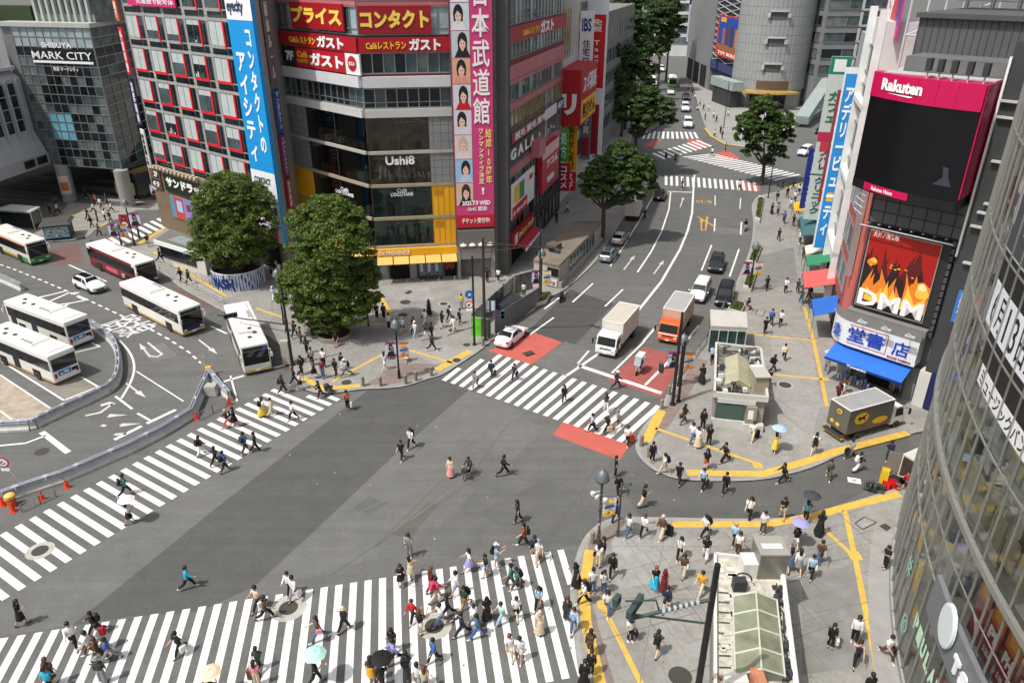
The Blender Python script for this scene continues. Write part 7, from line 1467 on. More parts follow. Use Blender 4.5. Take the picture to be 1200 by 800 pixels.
r_,b,h=mast((582,393),362,.05,'thin grey post with no parking sign before the hoarding',POLE,name='sign_pole',cat='road sign');rsign(r_,b+Vector((0,-.1,zat(b,366)-.12)),.34,(196,30,44),(40,80,160),CN)
r_,b,h=mast((632,356),255,.1,'tall dark lamp column at the end of the grey hoarding')
r_,b,h=mast((343,428),336,.13,'dark signal mast before the bus facing the viewer',name='signal_mast',cat='traffic signal')
m_=MB();m_.tube([b+Zv*4.2,b+Vector((-6.4,.6,4.9))],.06,6);m_.tube([b+Zv*3.5,b+Vector((-4.4,.4,4.2))],.03,5);m_.tube([b+Zv*3.2,b+Vector((3.2,-.2,3.0))],.04,5);m_.build('arm',POLE_D,r_);sighead(r_,b+Vector((-5.2,.5,4.9)),Vector((.86,.5,0)),3)
m_=MB();m_.box(b+Vector((-.55,.3,1.3)),(.75,.55,2.4),0);o=thing('control_cabinet',b+Vector((-.55,.3,0)),'pale kerb pillar with stickers beside the dark signal mast','cabinet');m_.build('cabinet',tone('cabinet_pale',(170,166,160),.7,.25,2.),o,bevel=.04)
r_,b,h=mast((900,232),160,.09,'dark slim pole on the right pavement near the lone tree')
r_,b,h=mast((724,628),566,.06,'thin grey post with short arms right of the sticker covered lamp',POLE);m_=MB();m_.tube([b+Zv*(h-.1),b+Vector((.55,.1,h-.05))],.04,6);m_.tube([b+Zv*(h-.3),b+Vector((.5,.1,h-.3))],.03,6);m_.lathe(b+Vector((.55,.1,h-.1)),[(.09,-.1),(.1,.1),(.001,.14)],8);m_.build('arm',POLE,r_)
r_,b,h=mast((964,214),118,.12,'dark pole in front of the right shop row at the far crossing')
r_,b,h=mast((848,150),95,.1,'brown pole at the foot of the round tower',POLE_B)
# bollards
for i,(x,y,lb)in enumerate(((425.7,452,'nearest the yellow tactile corner strip'),(446,452,'second from the tactile corner strip'),(475.5,449.5,'just right of the corner bell lamp'),(487.5,446,'between the corner lamp and the crosswalk'),(505.5,440,'next to the centre crosswalk, left side'))):
 b=G(x,y,.12);m_=MB();m_.lathe(b,[(.15,0),(.15,.78),(.17,.8),(.17,.9),(.12,.96),(.001,.98)],12);tag(m_.build('bollard',mat('bollard_stone',(132,122,112),.7,var=.2,scale=5),None,loc=b),'stone bollard on the left corner kerb, '+lb,'bollard','stone bollards along the kerbs')
for x,y,lb in((775,479,'stone bollard by the foot of the signal mast, lower one'),(784,462,'stone bollard by the foot of the signal mast, upper one'),(751.5,522,'stone bollard at the right end of the centre crosswalk'),(760,535,'stone bollard behind the person in black at the road edge'),(694,636,'stone bollard left of the sticker covered lamp'),(566,405,'stone bollard behind the white sedan')):
 b=G(x,y,.12);m_=MB();m_.lathe(b,[(.15,0),(.15,.78),(.17,.8),(.17,.9),(.12,.96),(.001,.98)],12);tag(m_.build('bollard',mat('bollard_stone',(132,122,112)),None,loc=b),lb,'bollard','stone bollards along the kerbs')
 # guard rails
def rail(px,label,m,h=.8,bars=(.35,.75),z=.12,step=1.6,mesh=False,name='guard_rail'):
 pts=gp(px,z);root=thing(name,pts[0],label,'railing');m_=MB()
 for a,c_ in zip(pts[:-1],pts[1:]):
  n_=max(1,int((c_-a).length/step))
  for k in range(n_+1):q=a+(c_-a)*k/n_;m_.tube([q,q+Zv*h],.035,6)
 m_.build('post',m,root);m_=MB()
 for z_ in bars:m_.tube([p+Zv*z_ for p in pts],.028,6)
 m_.build('bar',m,root)
 if mesh:
  m_=MB()
  for a,c_ in zip(pts[:-1],pts[1:]):
   n_=int((c_-a).length/.22)
   for k in range(n_):q=a+(c_-a)*(k+.5)/n_;m_.tube([q+Zv*bars[0],q+Zv*bars[-1]],.012,4)
  m_.build('baluster',m,root)
 return root
RAILG=mat('rail_galvanised',(146,146,142),.5,.5,var=.15,scale=4.)
rail([(797,440),(812,420),(828,400),(838,386)],'grey kerb railing between the dark red road field and the booth',RAILG,.95,(.2,.55,.92),mesh=True)
rail([(207,327),(232,340),(262,356)],'white kerb railing beside the police box and printed planter',simple((206,206,202),.5),.75,(.3,.7),mesh=True)
rail([(838,384),(846,366),(853,350)],'grey kerb railing beside the black minivan',RAILG,.9,(.2,.55,.9),mesh=True)
rail([(186,303),(200,312),(222,322),(245,334)],'low pale fence in front of the police box',simple((200,198,190)),.7,(.3,.66),mesh=False)
# water filled barriers with silver pipes
BASEW=mat('barrier_base',(186,188,184),.6,var=.15,scale=1.5);PIPE=mat('barrier_pipe',(172,175,186),.35,.35,var=.12,scale=2.)
def barrier(px,label):
 pts=gp(px);root=thing('road_barrier',pts[0],label,'barrier','silver piped road barriers');m_=MB();prof=[(.28,0),(.28,.18),(.14,.36),(.14,.62),(-.14,.62),(-.14,.36),(-.28,.18),(-.28,0)]
 for a,c_ in zip(pts[:-1],pts[1:]):
  d=(c_-a).normalized();n_=Vector((-d.y,d.x,0));k=len(prof);vs=[a+n_*x+Zv*z for x,z in prof]+[c_+n_*x+Zv*z for x,z in prof];m_.add(vs,[[i,(i+1)%k,k+(i+1)%k,k+i]for i in range(k)]+[list(range(k))[::-1],list(range(k,2*k))])
 m_.build('base',BASEW,root);m_=MB()
 for dx,z_ in((.1,.72),(.1,.92),(-.12,.72),(-.12,.92)):
  ps=[]
  for i,p in enumerate(pts):
   d=((pts[min(i+1,len(pts)-1)])-pts[max(i-1,0)]).normalized();ps.append(p+Vector((-d.y,d.x,0))*dx+Zv*z_)
  m_.tube(ps,.07,8)
 m_.build('pipe',PIPE,root);m_=MB()
 for a,c_ in zip(pts[:-1],pts[1:]):
  n_=max(1,int((c_-a).length/2.2))
  for k in range(n_):q=a+(c_-a)*(k+.5)/n_;m_=MB();m_.box(q+Zv*.8,(.3,.34,.32),0);m_.build('bracket',simple((190,193,202)),root)
 return root
barrier(smooth_px([(-6,505),(36,503),(50,497),(86,480),(128,460),(139,444),(140,425),(136,408),(126,397),(108,384)],2),'curved silver piped barrier around the parked white buses')
barrier([(-8,326),(10,333),(27,341)],'short silver piped barrier above the farther parked bus')
barrier([(5,588),(38,576),(75,564),(110,549),(155,529),(192,510),(226,489)],'long silver piped barrier along the upper edge of the left crosswalk')
barrier([(226,489),(236,465),(246,443)],'silver piped barrier running up to the grey backed sign');barrier([(247,443),(258,456),(270,469)],'silver piped barrier running down to the cone by the crosswalk')
for x,y,lb in((230.7,491,'orange cone at the bend of the long barrier'),(269,474,'orange cone at the lower end of the pointed barrier'),(79,571,'orange cone midway along the long barrier'),(50,585,'orange cone before the metal fence at the barrier end'),(4,592,'orange cone at the left frame edge'),(16,599,'orange cone in front of the yellow drum')):
 b=G(x,y);root=thing('traffic_cone',b,lb,'cone','orange traffic cones');m_=MB();m_.box(b+Zv*.03,(.4,.4,.06),0);m_.lathe(b+Zv*.06,[(.17,0),(.05,.66),(.04,.7),(.001,.7)],12);m_.build('cone_body',simple((226,62,26),.5),root);m_=MB();m_.lathe(b+Zv*.06,[(.135,.18),(.105,.32)],12);m_.lathe(b+Zv*.06,[(.09,.42),(.066,.54)],12);m_.build('reflective_band',WHITE,root)
b=G(15,592);root=thing('drum',b,'yellow topped drum with orange base among the cones','barrel');m_=MB();m_.lathe(b,[(.3,0),(.3,.7)],14,0);m_.lathe(b,[(.33,.7),(.34,.9),(.2,1.0),(.001,1.02)],14,1);m_.build('body',[simple((206,90,50)),simple((232,190,90))],root)
rail([(26,600),(48,590),(66,582)],'low metal fence behind the cones at the barrier end',RAILG,.7,(.15,.66),z=0,mesh=True);rail([(234,493),(250,484),(266,475)],'low metal fence closing the pointed barrier',RAILG,.8,(.15,.76),z=0,mesh=True)
b=G(249,462);m_=MB();m_.box(b+Zv*.5,(1.1,.9,.95),0,taper=.86);tag(m_.build('concrete_block',tone('block_pale',(168,166,158)),None,loc=b,bevel=.04),'pale concrete block inside the pointed barrier','block')
for bx,ty,cx,lb,bk in((30,541,0,'round red rimmed road sign on a leaning pole above the cones',False),(246,418,0,'round grey backed road sign at the point of the barrier',True)):
 b=G(bx,573 if bx==30 else 440);h=zat(b,ty);root=thing('sign_pole',b,lb,'road sign');c_=b+Vector((-.9 if bx==30 else-.3,0,h));m_=MB();m_.tube([b,c_],.04,7);m_.box(b+Zv*.08,(.8,.6,.16),0);m_.build('pole',LTGREY,root)
 if bk:rsign(root,c_-CN*.05,.42,(150,150,144),(158,158,150),CN);rsign(root,c_-CN*.05-Zv*.9,.4,(150,150,144),(158,158,150),CN)
 else:rsign(root,c_+CN*.05,.42,(196,30,44),(232,234,236),CN,('↻',(30,70,150)));m_=MB();m_.box(c_-Zv*.62+CN*.05,(.6,.03,.22),0);m_.build('sign_plate',WHITE,root)
m_=MB();b=G(246,441);m_.box(b+Zv*.9,(.5,.4,.2),0);tag(m_.build('warning_lamp',simple((230,170,50)),None,loc=b),'yellow lamp box on the point of the barrier','lamp')
# ---------------------------------------------------------------- small buildings on the pavements
def quadprism(mb,px,z0,z1,zpx=.12,grow=0.,mi=0):
 q=gp(px,zpx);c_=sum(q,Vector())/len(q);pts=[c_+(p-c_)*(1+grow)for p in q];mb.prism([(p.x,p.y)for p in pts],z0,z1,mi);return pts
 # bookshop side hut (smoking area / stair head)
def roofpx(px,z):
 return[G(x,y,z)for x,y in px]
hz=2.9;hq=roofpx([(839,405),(891,411),(899,469),(837,463)],hz);hut=thing('stair_hut',sum(hq,Vector())/4-Zv*hz,'white rimmed station stair hut with crowded roof machinery','hut')
def scaleq(q,k):c_=sum(q,Vector())/len(q);return[c_+(p-c_)*k for p in q]
m_=MB();inn=scaleq(hq,.96);m_.prism([(p.x,p.y)for p in inn],.12,hz-.25);m_.build('wall',tone('hut_wall',(150,148,140)),hut)
m_=MB();m_.prism([(p.x,p.y)for p in scaleq(hq,1.0)],hz-.45,hz-.12);m_.build('roof_slab',tone('hut_roof',(120,118,112)),hut)
m_=MB()
for a,c_ in zip(hq,hq[1:]+hq[:1]):d=(c_-a).normalized();m_.box((a+c_)/2+Zv*(.1-.0),((c_-a).length+.16,.18,.5),0,X=d,Y=Vector((-d.y,d.x,0)))
m_.build('parapet',tone('parapet_white',(196,194,186)),hut)
pf=Plane(hq[3]-Zv*hz,hq[2]-Zv*hz,world=True)
m_=MB();m_.pbox(pf,.25,pf.L*.58,.9,2.2,-.1,.03,0);m_.build('window',glass_mat('hut_glass',(70,92,84)),hut);m_=MB();m_.pbox(pf,0,pf.L*.6,.12,.8,-.1,.16,0);m_.pbox(pf,pf.L*.6,pf.L,.12,.75,-.1,.45,0);m_.build('tiled_base',mat('tile_white',(196,196,190),.5,var=.1,scale=4.),hut)
m_=MB();m_.pbox(pf,pf.L*.64,pf.L*.84,.8,2.3,.0,.3,0);m_.pbox(pf,pf.L*.68,pf.L*.78,1.2,2.0,.31,.33,1);m_.build('equipment_box',[tone('box_beige',(150,140,122)),WHITE],hut)
m_=MB();m_.pbox(pf,.3,pf.L*.8,2.35,2.75,.05,.12,0);m_.build('white_fascia',tone('fascia_pale',(196,198,198)),hut)
def onroof(q,s,t,z=0):a=q[0]+(q[1]-q[0])*s;b=q[3]+(q[2]-q[3])*s;p=a+(b-a)*t;return Vector((p.x,p.y,z))
ez=hz-.12;m_=MB();A_,B_,C_,D_=onroof(hq,.2,.28,ez+.2),onroof(hq,.46,.26,ez+.75),onroof(hq,.46,.8,ez+.75),onroof(hq,.2,.8,ez+.2);E_,F2=onroof(hq,.7,.3,ez+.2),onroof(hq,.7,.8,ez+.2)
m_.add([A_,B_,C_,D_,E_,F2]+[p-Zv*.5 for p in(A_,B_,C_,D_,E_,F2)],[[0,1,2,3],[1,4,5,2],[0,3,9,6],[4,10,11,5],[0,6,7,1],[1,7,10,4],[3,2,8,9],[2,5,11,8]]);m_.build('skylight_roof',tone('skylight_olive',(168,164,138),.6,.12,1.),hut)
m_=MB()
for t in(.28,.45,.62,.8):
 m_.tube([onroof(hq,.2,t,ez+.23),onroof(hq,.46,t,ez+.78),onroof(hq,.7,t,ez+.23)],.025,5)
m_.build('skylight_bar',simple((206,202,180)),hut)
p0=onroof(hq,.84,.74,ez+.7);m_=MB();m_.box(p0,(1.15,2.0,1.5),0);m_.box(p0+Vector((0,-.1,.79)),(1.25,2.1,.1),1);m_.box(p0+Vector((0,.75,.86)),(.9,.3,.05),2);m_.build('roof_shaft',[tone('shaft_beige',(160,150,128)),tone('shaft_top',(180,178,172)),WHITE],hut)
rr=random.Random(8);m_=MB()
for k in range(46):
 s,t=rr.choice(((rr.uniform(.05,.16),rr.uniform(.1,.92)),(rr.uniform(.15,.95),rr.uniform(.04,.2)),(rr.uniform(.74,.95),rr.uniform(.2,.5)),(rr.uniform(.15,.6),rr.uniform(.84,.95))));q=onroof(hq,s,t,ez);hh=rr.uniform(.15,.7);m_=MB();m_.box(q+Zv*hh/2,(rr.uniform(.1,.45),rr.uniform(.1,.5),hh));m_.build('roof_machine',simple(rr.choice(((170,170,166),(70,70,68),(216,216,210),(110,106,98)))),hut)
m_=MB()
for k in range(8):q0=onroof(hq,.04,.1+.1*k,ez+.15);m_.tube([q0,onroof(hq,.16,.1+.1*k,ez+.15)],.03,4)
for k in range(10):m_.tube([onroof(hq,rr.random(),rr.random()*.25,ez+.3),onroof(hq,rr.random(),rr.random()*.25,ez+.45)],.03,5)
q=onroof(hq,.35,.9,ez);m_.tube([q,q+Zv*.9],.05,6);m_.lathe(q+Zv*.9,[(.2,-.1),(.22,.05),(.001,.18)],10);m_.build('roof_pipe',DKGREY,hut)
# glass booth
bz=2.9;bq=roofpx([(832,363),(875,366),(876,384),(833,382)],bz);bo=thing('glass_booth',sum(bq,Vector())/4-Zv*bz,'green glass lift booth with white flat roof behind the stair hut','booth')
m_=MB();m_.prism([(p.x,p.y)for p in bq],bz-.1,bz+.06);m_.build('roof',tone('booth_roof',(186,184,176)),bo);m_=MB();m_.prism([(p.x,p.y)for p in scaleq(bq,.95)],.14,bz-.45);m_.build('glass_wall',glass_mat('booth_glass',(40,66,60),var=.4,scale=1.5),bo)
m_=MB();m_.prism([(p.x,p.y)for p in scaleq(bq,.98)],bz-.45,bz-.1);m_.build('fascia',tone('booth_fascia',(190,188,182)),bo);m_=MB()
pfb=Plane(bq[3]-Zv*bz,bq[2]-Zv*bz,world=True)
for k in range(5):m_.pbox(pfb,pfb.L*k/4-.04,pfb.L*k/4+.04,.12,bz-.4,-.12,.03)
m_.build('mullion',LTGREY,bo)
# near right flat roofed hut
nz=3.1;nq=roofpx([(838,650),(915,660),(934,815),(838,815)],nz);nh=thing('flat_roofed_hut',sum(nq,Vector())/4-Zv*nz,'flat roofed station hut with green skylight and rusty box on top','hut')
m_=MB();m_.prism([(p.x,p.y)for p in scaleq(nq,.97)],.12,nz-.3);m_.build('wall',tone('hut_grey',(130,130,126)),nh)
m_=MB();m_.prism([(p.x,p.y)for p in nq],nz-.4,nz-.1);m_.build('roof_slab',mat('roof_peeling',(186,181,168),.85,var=.5,scale=2.6,var2=.2,scale2=9.),nh)
m_=MB()
for a,c_ in((nq[0],nq[1]),(nq[0],nq[3])):d=(c_-a).normalized();m_.box((a+c_)/2,((c_-a).length,.16,.35),0,X=d,Y=Vector((-d.y,d.x,0)))
m_.build('parapet',tone('parapet_pale',(206,204,198)),nh);m_=MB();m_.tube([nq[1]+Zv*.15,nq[2]+Zv*.15],.14,10);m_.build('white_pipe',WHITE,nh)
ez=nz-.1;m_=MB()
for i in range(4):
 t0,t1_=.36+.136*i,.36+.136*(i+1)-.012
 for s0,s1,z0,z1 in((.25,.545,.35,.8),(.565,.86,.8,.35)):m_.quad(onroof(nq,s0,t1_,ez+z0),onroof(nq,s1,t1_,ez+z1),onroof(nq,s1,t0,ez+z1),onroof(nq,s0,t0,ez+z0))
m_.build('skylight_pane',glass_mat('skylight_glass',(122,126,104),var=.25,scale=1.,rough=.25),nh);m_=MB()
for i in range(5):
 t=.355+.136*i;m_.tube([onroof(nq,.24,t,ez+.36),onroof(nq,.555,t,ez+.83),onroof(nq,.87,t,ez+.36)],.05,6)
for s,z_ in((.245,.36),(.555,.84),(.865,.36)):m_.tube([onroof(nq,s,.35,ez+z_),onroof(nq,s,.905,ez+z_)],.05,6)
m_.build('skylight_bar',simple((196,196,182)),nh);m_=MB()
for s0,s1 in((.245,.25),(.86,.865)):m_.quad(onroof(nq,s0,.36,ez),onroof(nq,s0,.9,ez),onroof(nq,s0,.9,ez+.36),onroof(nq,s0,.36,ez+.36))
m_.add([onroof(nq,.25,.9,ez),onroof(nq,.86,.9,ez),onroof(nq,.86,.9,ez+.35),onroof(nq,.555,.9,ez+.8),onroof(nq,.25,.9,ez+.35)],[[0,1,2,3,4]]);m_.build('skylight_kerb',tone('kerb_green',(116,124,108)),nh)
p0=G(893,640,nz);p0=onroof(nq,.78,.06,ez);m_=MB();m_.box(p0+Zv*.85,(1.55,1.5,1.7),0);m_.box(p0+Zv*1.74,(1.65,1.6,.1),1);m_.box(p0+Vector((0,-.1,1.8)),(1.2,.5,.03),2);m_.build('steel_shaft',[mat('steel_brushed',(130,128,120),.4,.5,var=.15,scale=1.5),tone('steel_top',(150,148,140)),tone('steel_light',(190,196,198))],nh,bevel=.02)
p1_=onroof(nq,.5,.1,ez);m_=MB();m_.box(p1_+Zv*.5,(.95,1.0,1.0),0);m_.build('white_unit',tone('unit_white',(214,212,204),.6,.12,2.),nh,bevel=.02);m_=MB();m_.box(p1_+Vector((-.9,-1.3,.35)),(.7,.5,.7),0);m_.tube([p1_+Vector((-.6+.4*math.cos(t),-1.2+.1*t,.5+.4*math.sin(t)))for t in[0,.6,1.2,1.8,2.4,3,3.6,4.2]],.05,6);m_.build('fan_unit',DKGREY,nh)
p2_=onroof(nq,.5,.98,ez);m_=MB();m_.box(p2_+Vector((.15,.35,.4)),(.6,1.0,.8),0);m_.build('rusty_box',mat('rust_box',(178,120,88),.85,var=.35,scale=3.,var2=.25,scale2=9.),nh,bevel=.03);m_=MB();m_.box(p2_+Vector((-.85,.45,.3)),(1.1,.5,.5),0);m_.build('duct_unit',tone('duct_white',(206,206,200)),nh,bevel=.03)
m_=MB();rr=random.Random(4)
for k in range(9):t=.3+.075*k;m_.tube([onroof(nq,.05,t,ez+.08),onroof(nq,.2,t,ez+.08)],.035,4)
for k in range(7):
 s=.9+.01*k;m_.tube([onroof(nq,.88+.08*rr.random(),.18+.1*k+.05*j_,ez+.1+.1*rr.random())for j_ in range(5)],.03,5)
for k in range(24):q=onroof(nq,rr.uniform(.87,.97),rr.uniform(.18,.95),ez);hh=rr.uniform(.1,.35);m_.box(q+Zv*hh/2,(rr.uniform(.1,.3),rr.uniform(.1,.4),hh),0)
m_.build('cable',DKGREY,nh);m_=MB()
for k in range(6):m_.box(onroof(nq,.12,.9+.03*k,ez+.12),(1.2,.07,.1),0)
for k in range(3):m_.box(onroof(nq,.08+.09*k,.97,ez+.14),(.07,1.8,.1),0)
for k in range(14):m_.box(onroof(nq,rr.uniform(.06,.3),rr.uniform(.1,.8),ez+.05),(rr.uniform(.2,.7),rr.uniform(.2,.5),.1),1)
m_.build('timber_rack',[mat('rack_wood',(130,104,80),.85,var=.3,scale=3.),tone('tin_pale',(196,194,186))],nh)
# concrete station entrance by the left kerb
ez_=3.0;eq=roofpx([(672,259),(707,259),(655,311),(625,304)],ez_);en=thing('station_entrance',sum(eq,Vector())/4-Zv*ez_,'long concrete station entrance with glass side and rooftop vent','station entrance')
m_=MB();m_.prism([(p.x,p.y)for p in scaleq(eq,.985)],.12,ez_-.2);m_.build('wall',tone('entrance_pale',(176,172,162)),en);m_=MB();m_.prism([(p.x,p.y)for p in eq],ez_-.2,ez_);m_.build('roof',mat('roof_brown',(122,112,98),.9,var=.25,scale=.8),en)
pe_=Plane(eq[2]-Zv*ez_,eq[1]-Zv*ez_,world=True);m_=MB();m_.pbox(pe_,pe_.L*.2,pe_.L*.78,1.0,2.6,-.3,.03);o=m_.build('side_glass',glass_mat('entrance_glass',(74,92,92),var=.4,scale=.8),en);m_=MB()
for k in range(9):u_=pe_.L*(.2+.58*k/8);m_.pbox(pe_,u_-.05,u_+.05,1.0,2.6,.03,.09)
m_.build('glass_mullion',LTGREY,o);m_=MB();m_.pbox(pe_,.1,pe_.L,.12,.9,-.1,.35);m_.build('plinth',tone('plinth_pale',(150,148,140)),en)
pf2=Plane(eq[3]-Zv*ez_,eq[2]-Zv*ez_,world=True);m_=MB()
for k in range(7):m_.pbox(pf2,pf2.L*.56+.22*k,pf2.L*.56+.22*k+.1,1.5,2.5,-.1,.05)
m_.build('vent_slot',BLACK,en);m_=MB();m_.box(onroof(eq,.3,.72,ez_+.35),(1.4,1.4,.7),0,X=pf2.u,Y=-pf2.n);m_.build('roof_vent',tone('vent_brown',(96,86,74)),en)
m_=MB();m_.pbox(pf2,pf2.L*.5,pf2.L*.95,.3,1.2,.0,.06,0);put_text(m_,'地下鉄',pf2.pt(pf2.L*.55,.4,.08),pf2.u,Zv,pf2.n,1.2,.5,1,.02,False,.004);m_.build('notice',[simple((206,202,196)),simple((110,50,50))],en)
# hoardings: grey along the kerb, green clad at the near end, clear at the back
def hoard(px,h,label,m,n=None,m2=None,z=.12,low=0,name='hoarding'):
 pts=gp(px,z);root=thing(name,pts[0],label,'fence');m_=MB();po=MB()
 for a,c_ in zip(pts[:-1],pts[1:]):
  d=(c_-a).normalized();nn=max(1,round((c_-a).length/1.15));Y=Vector((-d.y,d.x,0))
  for k in range(nn):q=a+(c_-a)*(k+.5)/nn;m_.box(q+Zv*((low+h)/2),((c_-a).length/nn-.05,.05,h-low),k%2 if m2 else 0,X=d,Y=Y)
  for k in range(nn+1):q=a+(c_-a)*k/nn;po.tube([q,q+Zv*(h+.08)],.035,5)
  po.tube([a+Zv*h,c_+Zv*h],.035,5)
 m_.build('panel',[m,m2]if m2 else m,root);po.build('post',RAILG,root);return root
hoard([(580,391),(606,374),(632,357)],2.1,'grey steel hoarding along the left kerb',mat('hoard_grey',(120,120,124),.45,.3,var=.15,scale=1.2))
hoard([(553,393),(575,396)],2.1,'green printed hoarding at the near end of the works area',mat('hoard_green',(96,190,40),.5,var=.35,scale=1.6),m2=simple((70,76,70)))
hoard([(553,391),(580,365),(602,345)],2.2,'see through panel fence on the plaza side of the works area',glass_mat('hoard_clear',(130,140,120),transp=.6));hoard([(603,344),(624,338)],2.2,'bar fence at the back of the works area',glass_mat('hoard_clear2',(150,150,146),transp=.55))
m_=MB();b=G(596,360,.12);m_.box(b+Zv*.45,(3.4,1.6,.9),0,X=Vector((.6,.8,0)),Y=Vector((-.8,.6,0)));eg=thing('escalator_well',b,'dark escalator mouth inside the works fence','escalator');m_.build('balustrade',simple((52,56,60),.4),eg,bevel=.08)
m_=MB()
for k in range(6):m_.box(b+Vector((.6,.8,0))*(-1.5+.55*k)+Zv*.92,(.3,1.2,.06),0,X=Vector((.6,.8,0)),Y=Vector((-.8,.6,0)))
m_.build('step',DKGREY,eg)
# two small hanging notice boards on the masts
sg=thing('notice_board',G(571,386,3),'pair of white notice sheets hung on the brown signal mast','notice');m_=MB();c_=G(572,396,.12)+Zv*3.6;m_.box(c_+Vector((-.1,-.2,0)),(.55,.03,1.2),0);m_.box(c_+Vector((.55,-.2,0)),(.4,.03,1.1),0);m_.build('sheet',simple((206,218,226)),sg)
# police box by the planter
kz=2.9;kq=roofpx([(200,268),(247,285),(240,299),(181,281)],kz);kb_=thing('police_box',sum(kq,Vector())/4-Zv*kz,'low police box with pale roof edge and glass front beside the printed planter','kiosk')
m_=MB();m_.prism([(p.x,p.y)for p in scaleq(kq,.93)],.12,kz-.35);m_.build('wall',tone('kiosk_wall',(200,198,190)),kb_);m_=MB();m_.prism([(p.x,p.y)for p in kq],kz-.35,kz);m_.build('roof',tone('kiosk_roof',(108,106,100)),kb_)
pk_=Plane(kq[3]-Zv*kz,kq[2]-Zv*kz,world=True);m_=MB();m_.pbox(pk_,-.1,pk_.L+.1,kz-.5,kz+.05,.0,.12);m_.build('roof_edge',WHITE,kb_);m_=MB();m_.pbox(pk_,.8,pk_.L*.78,.9,2.35,-.6,.0);m_.build('window',GL_D,kb_)
m_=MB()
for k in range(3):m_.box(onroof(kq,.35+.14*k,.55,kz+.12),(1.3,1.9,.08),0,X=pk_.u,Y=-pk_.n)
m_.build('solar_panel',simple((140,150,150),.3),kb_)
# stall with picture panel and bus shelter at the top left
p=G(70,281,.12);st=thing('market_stall',p,'hut with dark roof and colourful picture panel on the bus island','stall');ps_=Plane(G(54,283,.12)-Zv*.12,G(84,280,.12)-Zv*.12,world=True);m_=MB();m_.pbox(ps_,0,ps_.L,.12,2.2,-3,0);m_.build('wall',DKGREY,st)
m_=MB();m_.box(ps_.pt(ps_.L/2,2.45,-1.4),(ps_.L+.8,3.9,.3),0,X=ps_.u,Y=-ps_.n,taper=.8);m_.build('roof',tone('stall_roof',(72,70,68)),st);m_=MB();m_.pbox(ps_,.1,ps_.L-.1,.5,2.0,.0,.05,0)
rr=random.Random(6)
for k in range(22):u_=rr.uniform(.2,ps_.L-.5);z_=rr.uniform(.55,1.7);m_.pbox(ps_,u_,u_+rr.uniform(.15,.4),z_,z_+rr.uniform(.12,.3),.05,.056+.0015*k,1+k%4)
m_.build('picture_panel',[simple((140,200,216)),simple((226,70,60)),simple((240,200,150)),simple((250,240,220)),simple((90,160,190))],st)
q=G(20,272,.12);sh=thing('bus_shelter',q,'glass bus shelter with pale roof at the upper left edge','shelter');sq=roofpx([(14,240),(47,243),(36,249),(-8,246)],2.8);m_=MB();m_.prism([(p.x,p.y)for p in sq],2.7,2.9);m_.build('roof',tone('shelter_roof',(176,180,178)),sh)
m_=MB()
for p in scaleq(sq,.94):m_.tube([Vector((p.x,p.y,.12)),Vector((p.x,p.y,2.7))],.07,6)
m_.build('post',LTGREY,sh);pss=Plane(Vector((sq[3].x,sq[3].y,0)),Vector((sq[2].x,sq[2].y,0)),world=True);m_=MB();m_.pbox(pss,.4,pss.L-.4,.4,2.4,-.4,-.36);pse=Plane(Vector((sq[2].x,sq[2].y,0)),Vector((sq[1].x,sq[1].y,0)),world=True);m_.pbox(pse,.2,pse.L-.2,.4,2.4,-.3,-.26);m_.build('glass_panel',glass_mat('shelter_glass',(30,36,38),transp=.5),sh)
# small litter and odds on the ground
b=G(1001,563);m_=MB();m_.box(b+Zv*.02,(.9,.6,.03),0,X=Vector((.94,-.3,0)),Y=Vector((.3,.94,0)));m_.box(b+Zv*.04,(.3,.3,.01),1);tag(m_.build('notice_sheet',[WHITE,simple((206,150,130))],None,loc=b),'white printed sheet lying in the side street','paper')
# ================================================================== PEOPLE
HIP,TH,SH_,UA,FA=.93,.44,.43,.28,.25
def sk(a,l,y=0.):return Vector((math.sin(R(a))*l,y,-math.cos(R(a))*l))
